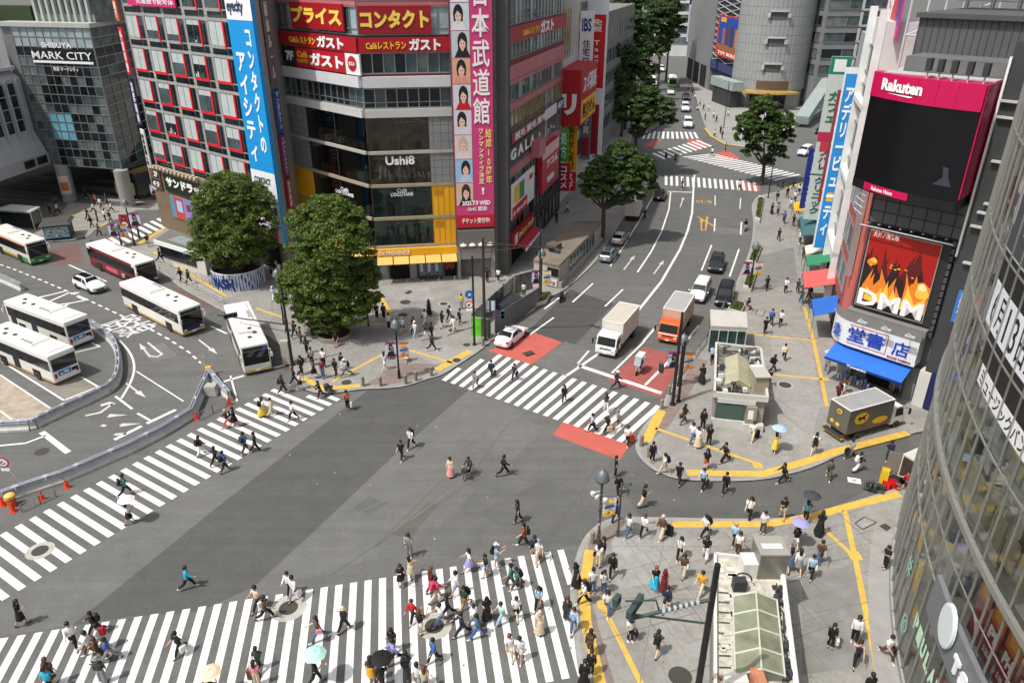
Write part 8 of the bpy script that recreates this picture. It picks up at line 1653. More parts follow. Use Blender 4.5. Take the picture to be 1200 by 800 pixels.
#        legs: aL kL aR kR | arms: bL eL oL bR eR oR | lean head
POSES={'a':(26,6,-22,24,-22,18,8,26,28,8,4,0),'b':(-22,24,26,6,26,28,8,-22,18,8,4,0),'c':(34,10,-26,38,-30,25,10,34,35,10,7,0),'e':(-26,38,34,10,34,35,10,-30,25,10,7,0),
'p':(16,4,-14,20,-8,15,8,22,105,6,4,14),'s':(4,3,-3,4,-3,14,9,3,18,9,1,4),'f':(3,2,-4,5,24,100,4,26,104,4,2,20),'h':(6,4,-4,6,52,82,14,55,80,14,0,0),'u':(5,3,-6,6,100,105,40,95,110,40,-3,-8),
'q':(22,6,-20,26,38,34,4,38,34,4,12,5),'t':(84,84,80,80,30,50,6,30,55,6,10,15),'r':(58,82,40,60,52,14,10,52,14,10,22,0),'m':(20,5,-18,22,-14,12,8,30,112,16,3,0)}
def joints(k):
 aL,kL,aR,kR,bL,eL,oL,bR,eR,oR,ln,hd=POSES[k];J={};P0=Vector((0,0,HIP));up=Vector((math.sin(R(ln)),0,math.cos(R(ln))));J['pel']=P0;J['wai']=P0+up*.13;J['che']=P0+up*.34;J['nek']=P0+up*.50;hv=Vector((math.sin(R(ln+hd)),0,math.cos(R(ln+hd))));J['jaw']=J['nek']+hv*.10+Vector((.02,0,0));J['sku']=J['nek']+hv*.19;J['top']=J['nek']+hv*.26;J['nos']=J['jaw']+hv*.055+Vector((.098,0,0));J['hv']=hv
 for s,sg,a,kk,b,e,o in(('L',1,aL,kL,bL,eL,oL),('R',-1,aR,kR,bR,eR,oR)):
  h=P0+Vector((0,sg*.085,-.03));kn=h+sk(a,TH,sg*.01);an=kn+sk(a-kk,SH_-.04);J['hip'+s]=h;J['kne'+s]=kn;J['ank'+s]=an;f=R(min(0,(a-kk))*.7);J['toe'+s]=an+Vector((math.cos(f)*.17,0,-.055+math.sin(f)*.17));J['hee'+s]=an+Vector((-.04,0,-.05))
  sh=J['nek']+Vector((0,sg*.175,-.07));el=sh+sk(b,UA,sg*math.sin(R(o))*UA);d=sk(b+e,FA);inw=-sg*.07 if e>60 else 0;wr=el+d+Vector((0,inw,0));J['sho'+s]=sh;J['elb'+s]=el;J['wri'+s]=wr;dd=d.normalized();J['pal'+s]=wr+dd*.07;J['dir'+s]=dd
 lo=min(J['toeL'].z,J['toeR'].z,J['heeL'].z,J['heeR'].z)-.03;dz=Vector((0,0,lo))
 for q in J:
  if not q.startswith('dir')and q!='hv':J[q]=J[q]-dz
 J['dz']=lo;return J
JJ={k:joints(k)for k in POSES}
def skin(verts,edges,rad,sub=1,root=0):
 me=bpy.data.meshes.new('skin');me.from_pydata([tuple(v)for v in verts],edges,[]);o=bpy.data.objects.new('skin',me);COL.objects.link(o);md=o.modifiers.new('s','SKIN');md.use_smooth_shade=True
 for i,r in enumerate(rad):v=me.skin_vertices[0].data[i];v.radius=r if isinstance(r,tuple)else(r,r);v.use_root=(i==root)
 if sub:md2=o.modifiers.new('u','SUBSURF');md2.levels=sub;md2.render_levels=sub
 dg=bpy.context.evaluated_depsgraph_get();dg.update();out=bpy.data.meshes.new_from_object(o.evaluated_get(dg));bpy.data.objects.remove(o);bpy.data.meshes.remove(me);out.polygons.foreach_set('use_smooth',[True]*len(out.polygons));return out
def chain(J,spec):
 V,E_,Rd,ix=[],[],[],{}
 def vid(n,r,p=None):
  if n not in ix:ix[n]=len(V);V.append(p if p is not None else J[n]);Rd.append(r)
  return ix[n]
 for a,ra,b,rb in spec:E_.append((vid(*a,ra)if isinstance(a,tuple)and False else vid(a if isinstance(a,str)else a[0],ra,None if isinstance(a,str)else a[1]),vid(b if isinstance(b,str)else b[0],rb,None if isinstance(b,str)else b[1])))
 return V,E_,Rd
def body_mesh(k):
 J=JJ[k];sp=[('pel',(.12,.09),'wai',(.11,.08)),('wai',(.11,.08),'che',(.12,.085)),('che',(.12,.085),'nek',.05),('nek',.05,'jaw',(.066,.075)),('jaw',.07,'sku',(.082,.095)),('sku',.09,'top',(.055,.06))]
 for s,sg in(('L',1),('R',-1)):
  sp+=[('pel',.13,'hip'+s,.085),('hip'+s,.085,'kne'+s,.056),('kne'+s,.056,'ank'+s,.036),('ank'+s,.036,'toe'+s,.028),('che',.11,'sho'+s,.048),('sho'+s,.048,'elb'+s,.040),('elb'+s,.04,'wri'+s,.028),('wri'+s,.028,'pal'+s,(.036,.018))]
  d=J['dir'+s];side=Vector((0,1,0)).cross(d).normalized()if abs(d.y)<.9 else Vector((1,0,0));p=J['pal'+s]
  for i,(o_,l)in enumerate(((-.027,.075),(-.009,.085),(.009,.08),(.027,.062))):a=p+side*o_+d*.03;m_=a+d*l*.55+Vector((0,-sg*.012,0));e=m_+d*l*.4+Vector((0,-sg*.022,0));sp+=[('pal'+s,.03,('f%s%d'%(s,i),a),.010),(('f%s%d'%(s,i)),.01,('g%s%d'%(s,i),m_),.009),('g%s%d'%(s,i),.009,('h%s%d'%(s,i),e),.007)]
  t0=p-d*.03+side*.035;t1=t0+side*.02+d*.035;sp+=[('pal'+s,.03,('t'+s,t0),.012),('t'+s,.012,('v'+s,t1),.009)]
 me=skin(*chain(J,sp));bm=bmesh.new();bm.from_mesh(me);hv=J['hv'];c=J['sku'];fx=Vector((hv.z,0,-hv.x))
 def dot(p,r,mi,sc=(1,1,1)):
  n0=len(bm.faces);q=bmesh.ops.create_icosphere(bm,subdivisions=1,radius=r,matrix=Matrix.Translation(p)@Matrix.Diagonal((*sc,1)));bm.faces.ensure_lookup_table()
  for f in bm.faces[n0:]:f.material_index=mi
 for s in(1,-1):dot(c+fx*.088+Vector((0,.034*s,0))-hv*.02,.013,1);dot(c+Vector((0,.088*s,0))-hv*.03,.026,0,(.7,.4,1))
 dot(c+fx*.098-hv*.05,.018,0);dot(c+fx*.086-hv*.085,.018,2,(.5,1.2,.4));bm.to_mesh(me);bm.free();me.polygons.foreach_set('use_smooth',[True]*len(me.polygons));return me
def skirt(J,hem_z,r0,r1,top):
 m_=MB();mid=(J['kneL']+J['kneR'])/2 if hem_z>.45 else(J['ankL']+J['ankR'])/2;spread=abs(J['kneL'].x-J['kneR'].x)/2 if hem_z>.45 else abs(J['ankL'].x-J['ankR'].x)/2;n=14;rows=5;vs=[]
 for i in range(rows):
  t=i/(rows-1);z=top.z+(hem_z-top.z)*t;cx=top.x+(mid.x-top.x)*t
  for j in range(n):
   a=2*math.pi*j/n;w_=1+(.10*math.cos(a*5)*t);vs.append((cx+(r0*.8+(max(r1*.85,spread+.09)-r0*.8)*t)*math.cos(a)*w_,(r0+(r1-r0)*t)*math.sin(a)*w_,z))
 m_.add(vs,[[i*n+j,(i+1)*n+j,(i+1)*n+(j+1)%n,i*n+(j+1)%n]for i in range(rows-1)for j in range(n)]+[[j for j in range(n)]]);return m_.data('skirt',[],smooth=True)
GM={}
def garment(k,g):
 key=(k,g)
 if key in GM:return GM[key]
 J=JJ[k];
 def lerp(a,b,t):return J[a]+(J[b]-J[a])*t
 if g in 'tsn':
  low=('low',J['pel']-Vector((0,0,.05)));sp=[(low,(.175,.14),'wai',(.16,.125)),('wai',(.16,.125),'che',(.185,.145)),('che',(.185,.145),('col',lerp('che','nek',.86)),.092)]
  for s in 'LR':
   if g!='n':sp+=[('che',.17,'sho'+s,.092)]
   if g=='t':sp+=[('sho'+s,.092,('slv'+s,lerp('sho'+s,'elb'+s,.8)),.075)]
   if g=='s':sp+=[('sho'+s,.092,'elb'+s,.066),('elb'+s,.066,('cuf'+s,lerp('elb'+s,'wri'+s,.92)),.05)]
  me=skin(*chain(J,sp),root=1)
 elif g in 'pwhx':
  sp=[('pel',(.165,.135),('wst',J['pel']+Vector((0,0,.08))),(.15,.12))]
  for s in 'LR':
   if g=='h':sp+=[('pel',.155,'hip'+s,.118),('hip'+s,.118,('hem'+s,lerp('hip'+s,'kne'+s,.84)),.11)]
   else:ra,rb={'p':(.088,.068),'w':(.12,.135),'x':(.078,.054)}[g];sp+=[('pel',.155,'hip'+s,.115),('hip'+s,.115,'kne'+s,ra),('kne'+s,ra,('hem'+s,lerp('kne'+s,'ank'+s,.93)),rb)]
  me=skin(*chain(J,sp))
 elif g=='k':me=skirt(J,J['kneL'].z*.5+J['kneR'].z*.5+.06,.155,.24,J['wai'])
 elif g in 'KD':me=skirt(J,.18,.155,.30,J['wai'])
 elif g=='d':me=skirt(J,(J['kneL'].z+J['kneR'].z)/2-.02,.16,.25,J['wai'])
 elif g=='shoe':
  out=[]
  for s in 'LR':me=skin(*chain(J,[('hee'+s,.045,('mid'+s,J['hee'+s]*.45+J['toe'+s]*.55),.05),('mid'+s,.05,('tip'+s,J['toe'+s]+Vector((.02,0,0))),.036)]));out.append(me)
  GM[key]=out;return out
 else:
  g=g[1]
  hv=J['hv'];c=J['sku'];fx=Vector((hv.z,0,-hv.x));Y=Vector((0,1,0));m_=MB();b_=c-fx*.014+hv*.012
  prof=[(.104,-.03),(.116,.02),(.11,.075),(.08,.12),(.001,.138)]
  if g=='h':m_.lathe(b_+hv*.02,[(.19,.0),(.19,.012),(.11,.02),(.105,.09),(.07,.12),(.001,.125)],16,X=fx,Y=Y,Z=hv);m_.lathe(b_-fx*.02,[(.1,-.05),(.107,.02)],12,X=fx,Y=Y,Z=hv)
  elif g=='v':m_.lathe(b_+fx*-.004,[(.16,-.22),(.125,-.12),(.115,-.05),(.118,.02),(.1,.08),(.06,.11),(.001,.12)],14,X=fx,Y=Y,Z=hv)
  else:
   m_.lathe(b_-fx*.012,prof,14,X=fx,Y=Y,Z=hv);m_.lathe(b_-fx*.035-hv*.03,[(.09,-.07),(.11,.0),(.112,.06)],12,X=fx,Y=Y,Z=hv)
   if g=='l':m_.lathe(b_-fx*.052-hv*.02,[(.075,-.30),(.1,-.22),(.105,-.08),(.095,.03)],12,sx=.72,X=fx,Y=Y,Z=hv)
   if g=='c':m_.box(b_+fx*.12+hv*.02,(.13,.16,.014),0,X=fx,Y=Y,Z=hv)
  me=m_.data('hair',[],smooth=True)
 GM[key]=me;return me
CLR={'k':('black',(22,22,24)),'w':('white',(226,226,224)),'n':('navy',(30,38,62)),'b':('blue',(56,96,160)),'l':('light blue',(160,190,214)),'g':('grey',(136,138,140)),'c':('beige',(206,190,160)),'r':('red',(190,32,42)),'p':('pink',(222,150,156)),'o':('orange brown',(160,82,48)),'y':('yellow',(206,178,60)),'t':('teal',(64,120,120)),'v':('lilac',(150,150,206)),'G':('dark green',(44,70,48)),'d':('dark grey',(62,64,68)),'m':('maroon',(104,26,38)),'j':('denim blue',(72,98,134)),'T':('brown',(90,66,48)),'C':('cyan',(40,170,204)),'O':('orange',(224,84,44)),'L':('olive',(84,84,60)),'P':('hot pink',(206,62,96)),'M':('mint',(176,218,206)),'Y':('mustard',(226,160,40)),'F':('peach',(232,206,178))}
def cm(k):return mat('cloth_'+CLR[k][0].replace(' ','_'),CLR[k][1],.85,var=.12,scale=9.)
SKINS=[mat('skin_%d'%i,c_,.6,var=.05,scale=6.)for i,c_ in enumerate(((206,164,136),(190,144,116),(216,178,150)))]
HAIRC={'s':(24,21,20),'l':(34,26,22),'o':(196,164,110),'B':(92,58,40),'R':(140,66,40),'W':(190,190,188)}
BODY={}
def obj_share(name,me,mats,parent=None):
 o=bpy.data.objects.new(name,me);COL.objects.link(o);o.parent=parent
 while len(me.materials)<len(mats):me.materials.append(None)
 for i,m in enumerate(mats):o.material_slots[i].link='OBJECT';o.material_slots[i].material=m
 return o
BAG={}
def bag_mesh(kind):
 if kind in BAG:return BAG[kind]
 m_=MB()
 if kind=='B':m_.box((-.22,0,1.22),(.17,.31,.44),0,taper=.8);m_.box((-.32,0,1.12),(.07,.24,.2),0);[m_.tube([(-.14,s*.1,1.42),(.02,s*.11,1.47),(.14,s*.1,1.36),(.1,s*.12,1.12),(-.14,s*.13,1.05)],.02,5)for s in(1,-1)]
 elif kind=='S':m_.box((-.02,.24,.9),(.3,.1,.26),0,taper=.85);m_.tube([(.08,.24,1.0),(.1,.1,1.2),(.02,-.14,1.46),(-.12,-.02,1.3),(-.1,.22,1.0)],.012,5)
 elif kind=='T':m_.box((.0,.3,.52),(.34,.13,.36),0,taper=1.1);[m_.tube([(-.1,.3+s,.68),(-.06,.3+s,.8),(.06,.3+s,.8),(.1,.3+s,.68)],.01,4)for s in(.05,-.05)]
 elif kind=='C':m_.box((-.5,.22,.36),(.26,.4,.58),0);m_.tube([(-.42,.1,.64),(-.3,.1,.95),(-.3,.34,.95),(-.42,.34,.64)],.014,5);[m_.lathe((-.5+dx,.22+dy,.04),[(.04,-.02),(.04,.02)],8,X=Vector((1,0,0)),Y=Vector((0,0,1)),Z=Vector((0,1,0)))for dx in(-.09,.09)for dy in(-.15,.15)]
 elif kind=='P':
  n=8;c=Vector((.12,-.08,0));vs=[]
  for r_,z in((.02,2.16),(.3,2.10),(.55,1.95)):
   for j in range(n*2):a=math.pi*j/n;k=1 if j%2==0 else .94;vs.append(c+Vector((r_*k*math.cos(a),r_*k*math.sin(a),z-(0 if j%2==0 else-.02))))
  q=n*2;m_.add(vs,[[i*q+j,(i+1)*q+j,(i+1)*q+(j+1)%q,i*q+(j+1)%q]for i in range(2)for j in range(q)]+[list(range(q))[::-1]]);m_.tube([c+Vector((0,0,1.12)),c+Vector((0,0,2.2))],.012,5)
  for j in range(n):a=2*math.pi*j/n;m_.tube([c+Vector((0,0,1.75)),c+Vector((.3*math.cos(a),.3*math.sin(a),2.08))],.006,3)
 BAG[kind]=m_.data('bag',[],bevel=.02 if kind in 'BSTC' else 0);return BAG[kind]
BN={'B':('backpack','{c} backpack worn by person {l}'),'S':('shoulder_bag','{c} shoulder bag carried by person {l}'),'T':('hand_bag','{c} bag held low by person {l}'),'C':('suitcase','{c} suitcase pulled by person {l}'),'P':('parasol','{c} open parasol over person {l}')}
TN={'t':'tee','s':'long sleeved top','n':'sleeveless top'};BT={'p':'trousers','w':'wide trousers','x':'slim trousers','h':'shorts','k':'short skirt','K':'long skirt'}
PR=random.Random(21)
def person(x,y,head,pose,top,bot,hair='s',bag='',loc='',z=0.,scale=None):
 g=G(x,y,z);sc=scale or PR.uniform(1.01,1.13);yaw=R(head)
 if pose not in BODY:BODY[pose]=body_mesh(pose)
 one=top[0]in 'dD'
 lab='person in %s %s %s'%(CLR[top[1]][0],'dress' if top[0]=='d' else 'long dress',loc)if one else 'person in %s %s and %s %s %s'%(CLR[top[1]][0],TN[top[0]],CLR[bot[1]][0],BT[bot[0]],loc)
 if len(lab.split())>16:lab='person in %s and %s %s'%(CLR[top[1]][0],CLR[bot[1]][0],loc)if not one else 'person in %s %s'%(CLR[top[1]][0],loc)
 if len(lab.split())>16:lab='person '+loc
 o=obj_share('person',BODY[pose],[SKINS[PR.randrange(3)],BLACK,simple((150,84,76))]);o.location=(g.x,g.y,z);o.rotation_euler=(0,0,yaw);o.scale=(sc,sc,sc);tag(o,' '.join(lab.split()),'person','people crossing and walking')
 if one:obj_share('bodice',garment(pose,'n' if PR.random()<.4 else 't'),[cm(top[1])],o);obj_share('dress_skirt',garment(pose,top[0]),[cm(top[1])],o)
 else:obj_share({'t':'tee','s':'shirt','n':'vest'}[top[0]],garment(pose,top[0]),[cm(top[1])],o);obj_share({'p':'trousers','w':'trousers','x':'trousers','h':'shorts','k':'skirt','K':'skirt'}[bot[0]],garment(pose,bot[0]),[cm(bot[1])],o)
 hk,hc=hair[0],hair[1:]or hair[0]
 shape={'s':'s','l':'l','o':'s','B':'l','R':'l','W':'s','c':'c','h':'h','v':'v'}[hk]
 obj_share({'s':'hair','l':'hair','c':'cap','h':'hat','v':'headscarf'}[shape],garment(pose,'_'+shape),[cm(hc)if shape in 'chv' else mat('hair_'+hk,HAIRC[hk],.6)],o)
 if shape in 'ch':obj_share('hair',garment(pose,'_s'),[mat('hair_s',HAIRC['s'],.6)],o).scale=(.97,.97,.985)
 shc=cm('k' if PR.random()<.55 else 'w')
 for me in garment(pose,'shoe'):obj_share('shoe',me,[shc],o)
 if bag:
  k,c_=bag[0],bag[1];nm,tl=BN[k];b=obj_share(nm,bag_mesh(k),[cm(c_)]);b.location=o.location;b.rotation_euler=o.rotation_euler;b.scale=o.scale;b.location.z+=-JJ[pose]['dz']*sc*.6 if k in 'BS' else 0
  tag(b,tl.format(c=CLR[c_][0],l=loc),nm.replace('_',' '),'bags and parasols people carry')
 return o
 # feet pixel x, y | heading (0 right, 90 away) | pose | top | bottom | hair | bag | where
def crowd(txt,z):
 for ln in txt.strip().splitlines():
  a=[q.strip()for q in ln.split('|')];person(float(a[0]),float(a[1]),float(a[2]),a[3],a[4],a[5],a[6]or 's',a[7],a[8],z)
ROADP='''
236|533|60|a|sk|pw|s|Bk|halfway along the left crosswalk in white trousers
254|546|50|b|sk|pk|l||in the trio on the lower edge of the left crosswalk
264|552|55|a|tb|pn|s|Bn|leading the trio off the left crosswalk
268|501|200|c|sk|pO|o|Bk|near the cone in bright orange trousers
276|500|200|b|tk|kk|l||beside the bright orange trousers near the cone
288|530|60|a|tb|pd|s|Bd|at the right edge of the left crosswalk with backpack
300|530|20|b|tk|pk|s||next to the backpacker at the left crosswalk edge
148|580|45|c|tt|pk|s|Bk|alone on the left crosswalk behind the parasol
153|613|40|m|tw|kk|l|Pw|under the white parasol on the left crosswalk
332|461|20|a|sk|pk|s|Bk|entering the left crosswalk below the bus
309|487|40|b|tw|Ky|l|Bk|in a long yellow skirt on the left crosswalk
319|487|30|a|sc|pc|s||dressed all in cream beside the yellow skirt
344|492|230|b|tw|pk|s||in a striped tee at the lower edge of the left crosswalk
376|466|210|q|sk|pk|l||pushing the pushchair onto the left crosswalk
408|480|265|f|so|pk|s|Tw|standing alone off the end of the left crosswalk
471|538|255|a|tk|pk|s||in all black left of the two on open asphalt
482|525|250|b|tw|pk|s|Bk|with black backpack in the middle of the crossing
528|559|250|s|sc|Kp|l||in cream jacket and pink skirt mid crossing
590|557|10|c|sk|pk|s||striding right alone over the open crossing
557|455|250|b|sg|pg|s|Sd|in pale grey on the upper centre crosswalk
576|442|250|a|sn|pn|s|Tk|in a dark suit on the centre crosswalk
603|446|240|b|tn|pn|s|Sk|by the third stripe near the red field
661|471|260|b|sk|pk|s|Bk|midway along the centre crosswalk
722|455|10|c|sk|pk|cw||in a white cap crossing the stop line
710|482|100|p|tT|pw|l||in white trousers on the centre crosswalk
694|506|190|b|tl|pk|s|Sk|in light blue at the red field edge
712|507|200|c|tk|pk|cw|Tc|with straw bag on the lower centre crosswalk
724|501|200|a|tg|hd|cg||in grey shorts near the end of the centre crosswalk
735|521|250|a|tw|pk|s|CO|with red suitcase stepping off the centre crosswalk
724|579|280|b|sk|pk|s||behind the sticker covered lamp in the road
753|594|0|p|tk|wc|s||in wide beige trousers crossing the side street
721|612|240|b|sn|pn|s||beside the lamp banner at the pavement tip
607|612|190|p|tk|pk|l||looking at a phone right of the open crossing
614|640|180|b|to|pk|s|Bk|in orange brown near the end of the near crosswalk
626|654|270|a|sn|hc|cn||in a navy cap at the top of the near crosswalk
631|658|270|b|tw|hc|cg||in white beside the navy cap
606|689|200|c|tt|pd|s|Bk|striding in teal on the near crosswalk right half
605|726|270|p|tw|hk|s|Sk|in white tee and black shorts lower right
631|713|250|b|tl|pk|s|Bk|in light blue with black backpack near the kerb
632|743|260|s|sc|Kc|vc|Sg|in a beige headscarf robe near the last stripes
664|727|270|s|sd|wd|B|Bk|in loose dark grey at the last stripe
551|669|190|c|tw|kv|l||in white and lilac running at the top stripes
570|675|200|p|tk|hb|s||in blue shorts holding a phone at the top stripes
582|664|350|h|tl|hl|cw|Bk|photographing in a white cap at the top stripes
599|688|180|b|tt|pd|s||in teal right of the navy shorts group
480|652|270|f|tg|wg|l||in pale grey standing above the near crosswalk
482|678|60|u|dc|-|l||in cream with arms raised at the near crosswalk
470|687|300|f|tn|kk|l|Sk|in navy top beside the cream dress
505|693|30|p|sm|pd|B||in maroon behind the hot pink jacket
511|703|40|c|sP|pc|s|BP|in hot pink jacket with matching backpack
535|697|200|a|sw|hv|s||in white shirt left of the green backpacker
545|712|220|c|tG|ho|s|Bk|in dark green with backpack on the stripes
484|728|240|a|sr|pk|s||in red above the manhole cover
493|743|60|h|tk|hw|B||photographing by the pale manhole collar
525|722|190|c|sk|pk|l||in black beyond the manhole collar
517|733|200|c|tw|pj|s||in white and jeans on the manhole collar
542|745|190|c|sn|pn|s||in dark navy striding lower right of the manhole
556|734|210|b|tw|pg|s|Sd|in white between the navy and the black robe
560|747|190|c|sj|pb|s||in denim jacket below the black robe
571|726|270|p|Dk|-|vk||in black robe and scarf on the near crosswalk
588|730|210|c|tM|pl|s||in mint right of the black robe
597|770|280|a|tw|hF|B||in white near the lower right stripes
609|774|260|p|tw|hw|s||all in white at the lower right stripes
509|776|220|b|sb|pk|s||in blue alone under the manhole
461|763|250|p|tk|pd|l||in black behind the lilac shirt
463|777|200|c|sv|pk|s||in lilac at the lower middle
477|792|90|a|sd|pd|s|Bk|in dark grey with black bag at the bottom edge
436|799|90|s|td|kY|l||in dark top left of the black parasol
448|806|90|m|sk|pk|s|Pk|under the black parasol at the bottom edge
490|806|100|a|tw|pg|s||in white at the bottom edge middle
498|809|100|b|tc|pg|B||in beige at the bottom edge middle
304|713|230|c|tc|pk|s|Tw|in beige left of the pale manhole pair
312|725|10|c|tT|pk|l||in brown beside the beige tee
340|695|250|a|sw|pk|s||in white above the left manhole
346|702|250|b|sw|pg|s|Tw|second in white at the left manhole
375|750|200|c|tT|pj|l|Sp|in brown with pink bag on the near crosswalk
404|739|60|b|sk|pk|hc||in a straw hat alone on the near crosswalk
371|800|20|m|tk|pk|l|PM|under the mint parasol at the bottom edge
304|785|90|a|tG|pk|s|CT|in dark green with brown suitcase
302|803|90|s|tp|pc|l||in pink behind the dark green top
27|732|20|p|dk|-|l||walking alone at the far left
221|689|20|c|sC|pk|s||in bright cyan alone on the dark asphalt
88|758|300|a|sw|pk|s||in white left of the cluster at lower left
114|742|200|c|sk|pk|s|Bk|in black topping the cluster at lower left
121|760|200|b|tw|pc|s|Br|with red backpack in the cluster at lower left
108|768|200|b|tw|pT|s||in brown trousers in the cluster at lower left
118|775|190|a|sT|wd|B||in brown at the centre of the lower left cluster
131|774|190|c|tb|pg|s||in blue and grey right of the lower left cluster
122|800|100|s|sd|wg|hg||in a grey hat at the bottom of the cluster
63|802|90|s|tT|kd|B||in brown at the bottom left corner
60|810|90|a|tC|pk|s||in cyan at the bottom left corner
212|765|240|c|tk|pk|ck|Tw|in a black cap with white bag near the bottom
251|823|90|m|tk|pk|l|PF|under the peach parasol at the bottom edge
995|537|30|b|tg|pk|s|Tk|in grey tee behind the grey delivery truck
1004|552|20|c|sk|ww|s|Bw|in white trousers in the side street
1040|539|60|b|sn|pn|s||in navy near the goods truck
970|561|250|a|sL|pL|s||in olive crossing the side street
917|565|190|c|sk|pk|l||in black below the yellow strip
877|608|240|a|tw|pk|s|Bk|in white with backpack at the side street edge
721|558|0|s|tk|pk|s||waiting at the side of the road below the red field
849|577|250|b|sk|pk|s||in black crossing the side street alone
823|571|240|c|tl|pk|s|Tk|in light blue leaving the bookshop kerb
1061|576|120|q|tr|hn|s||in red unloading the goods truck
'''
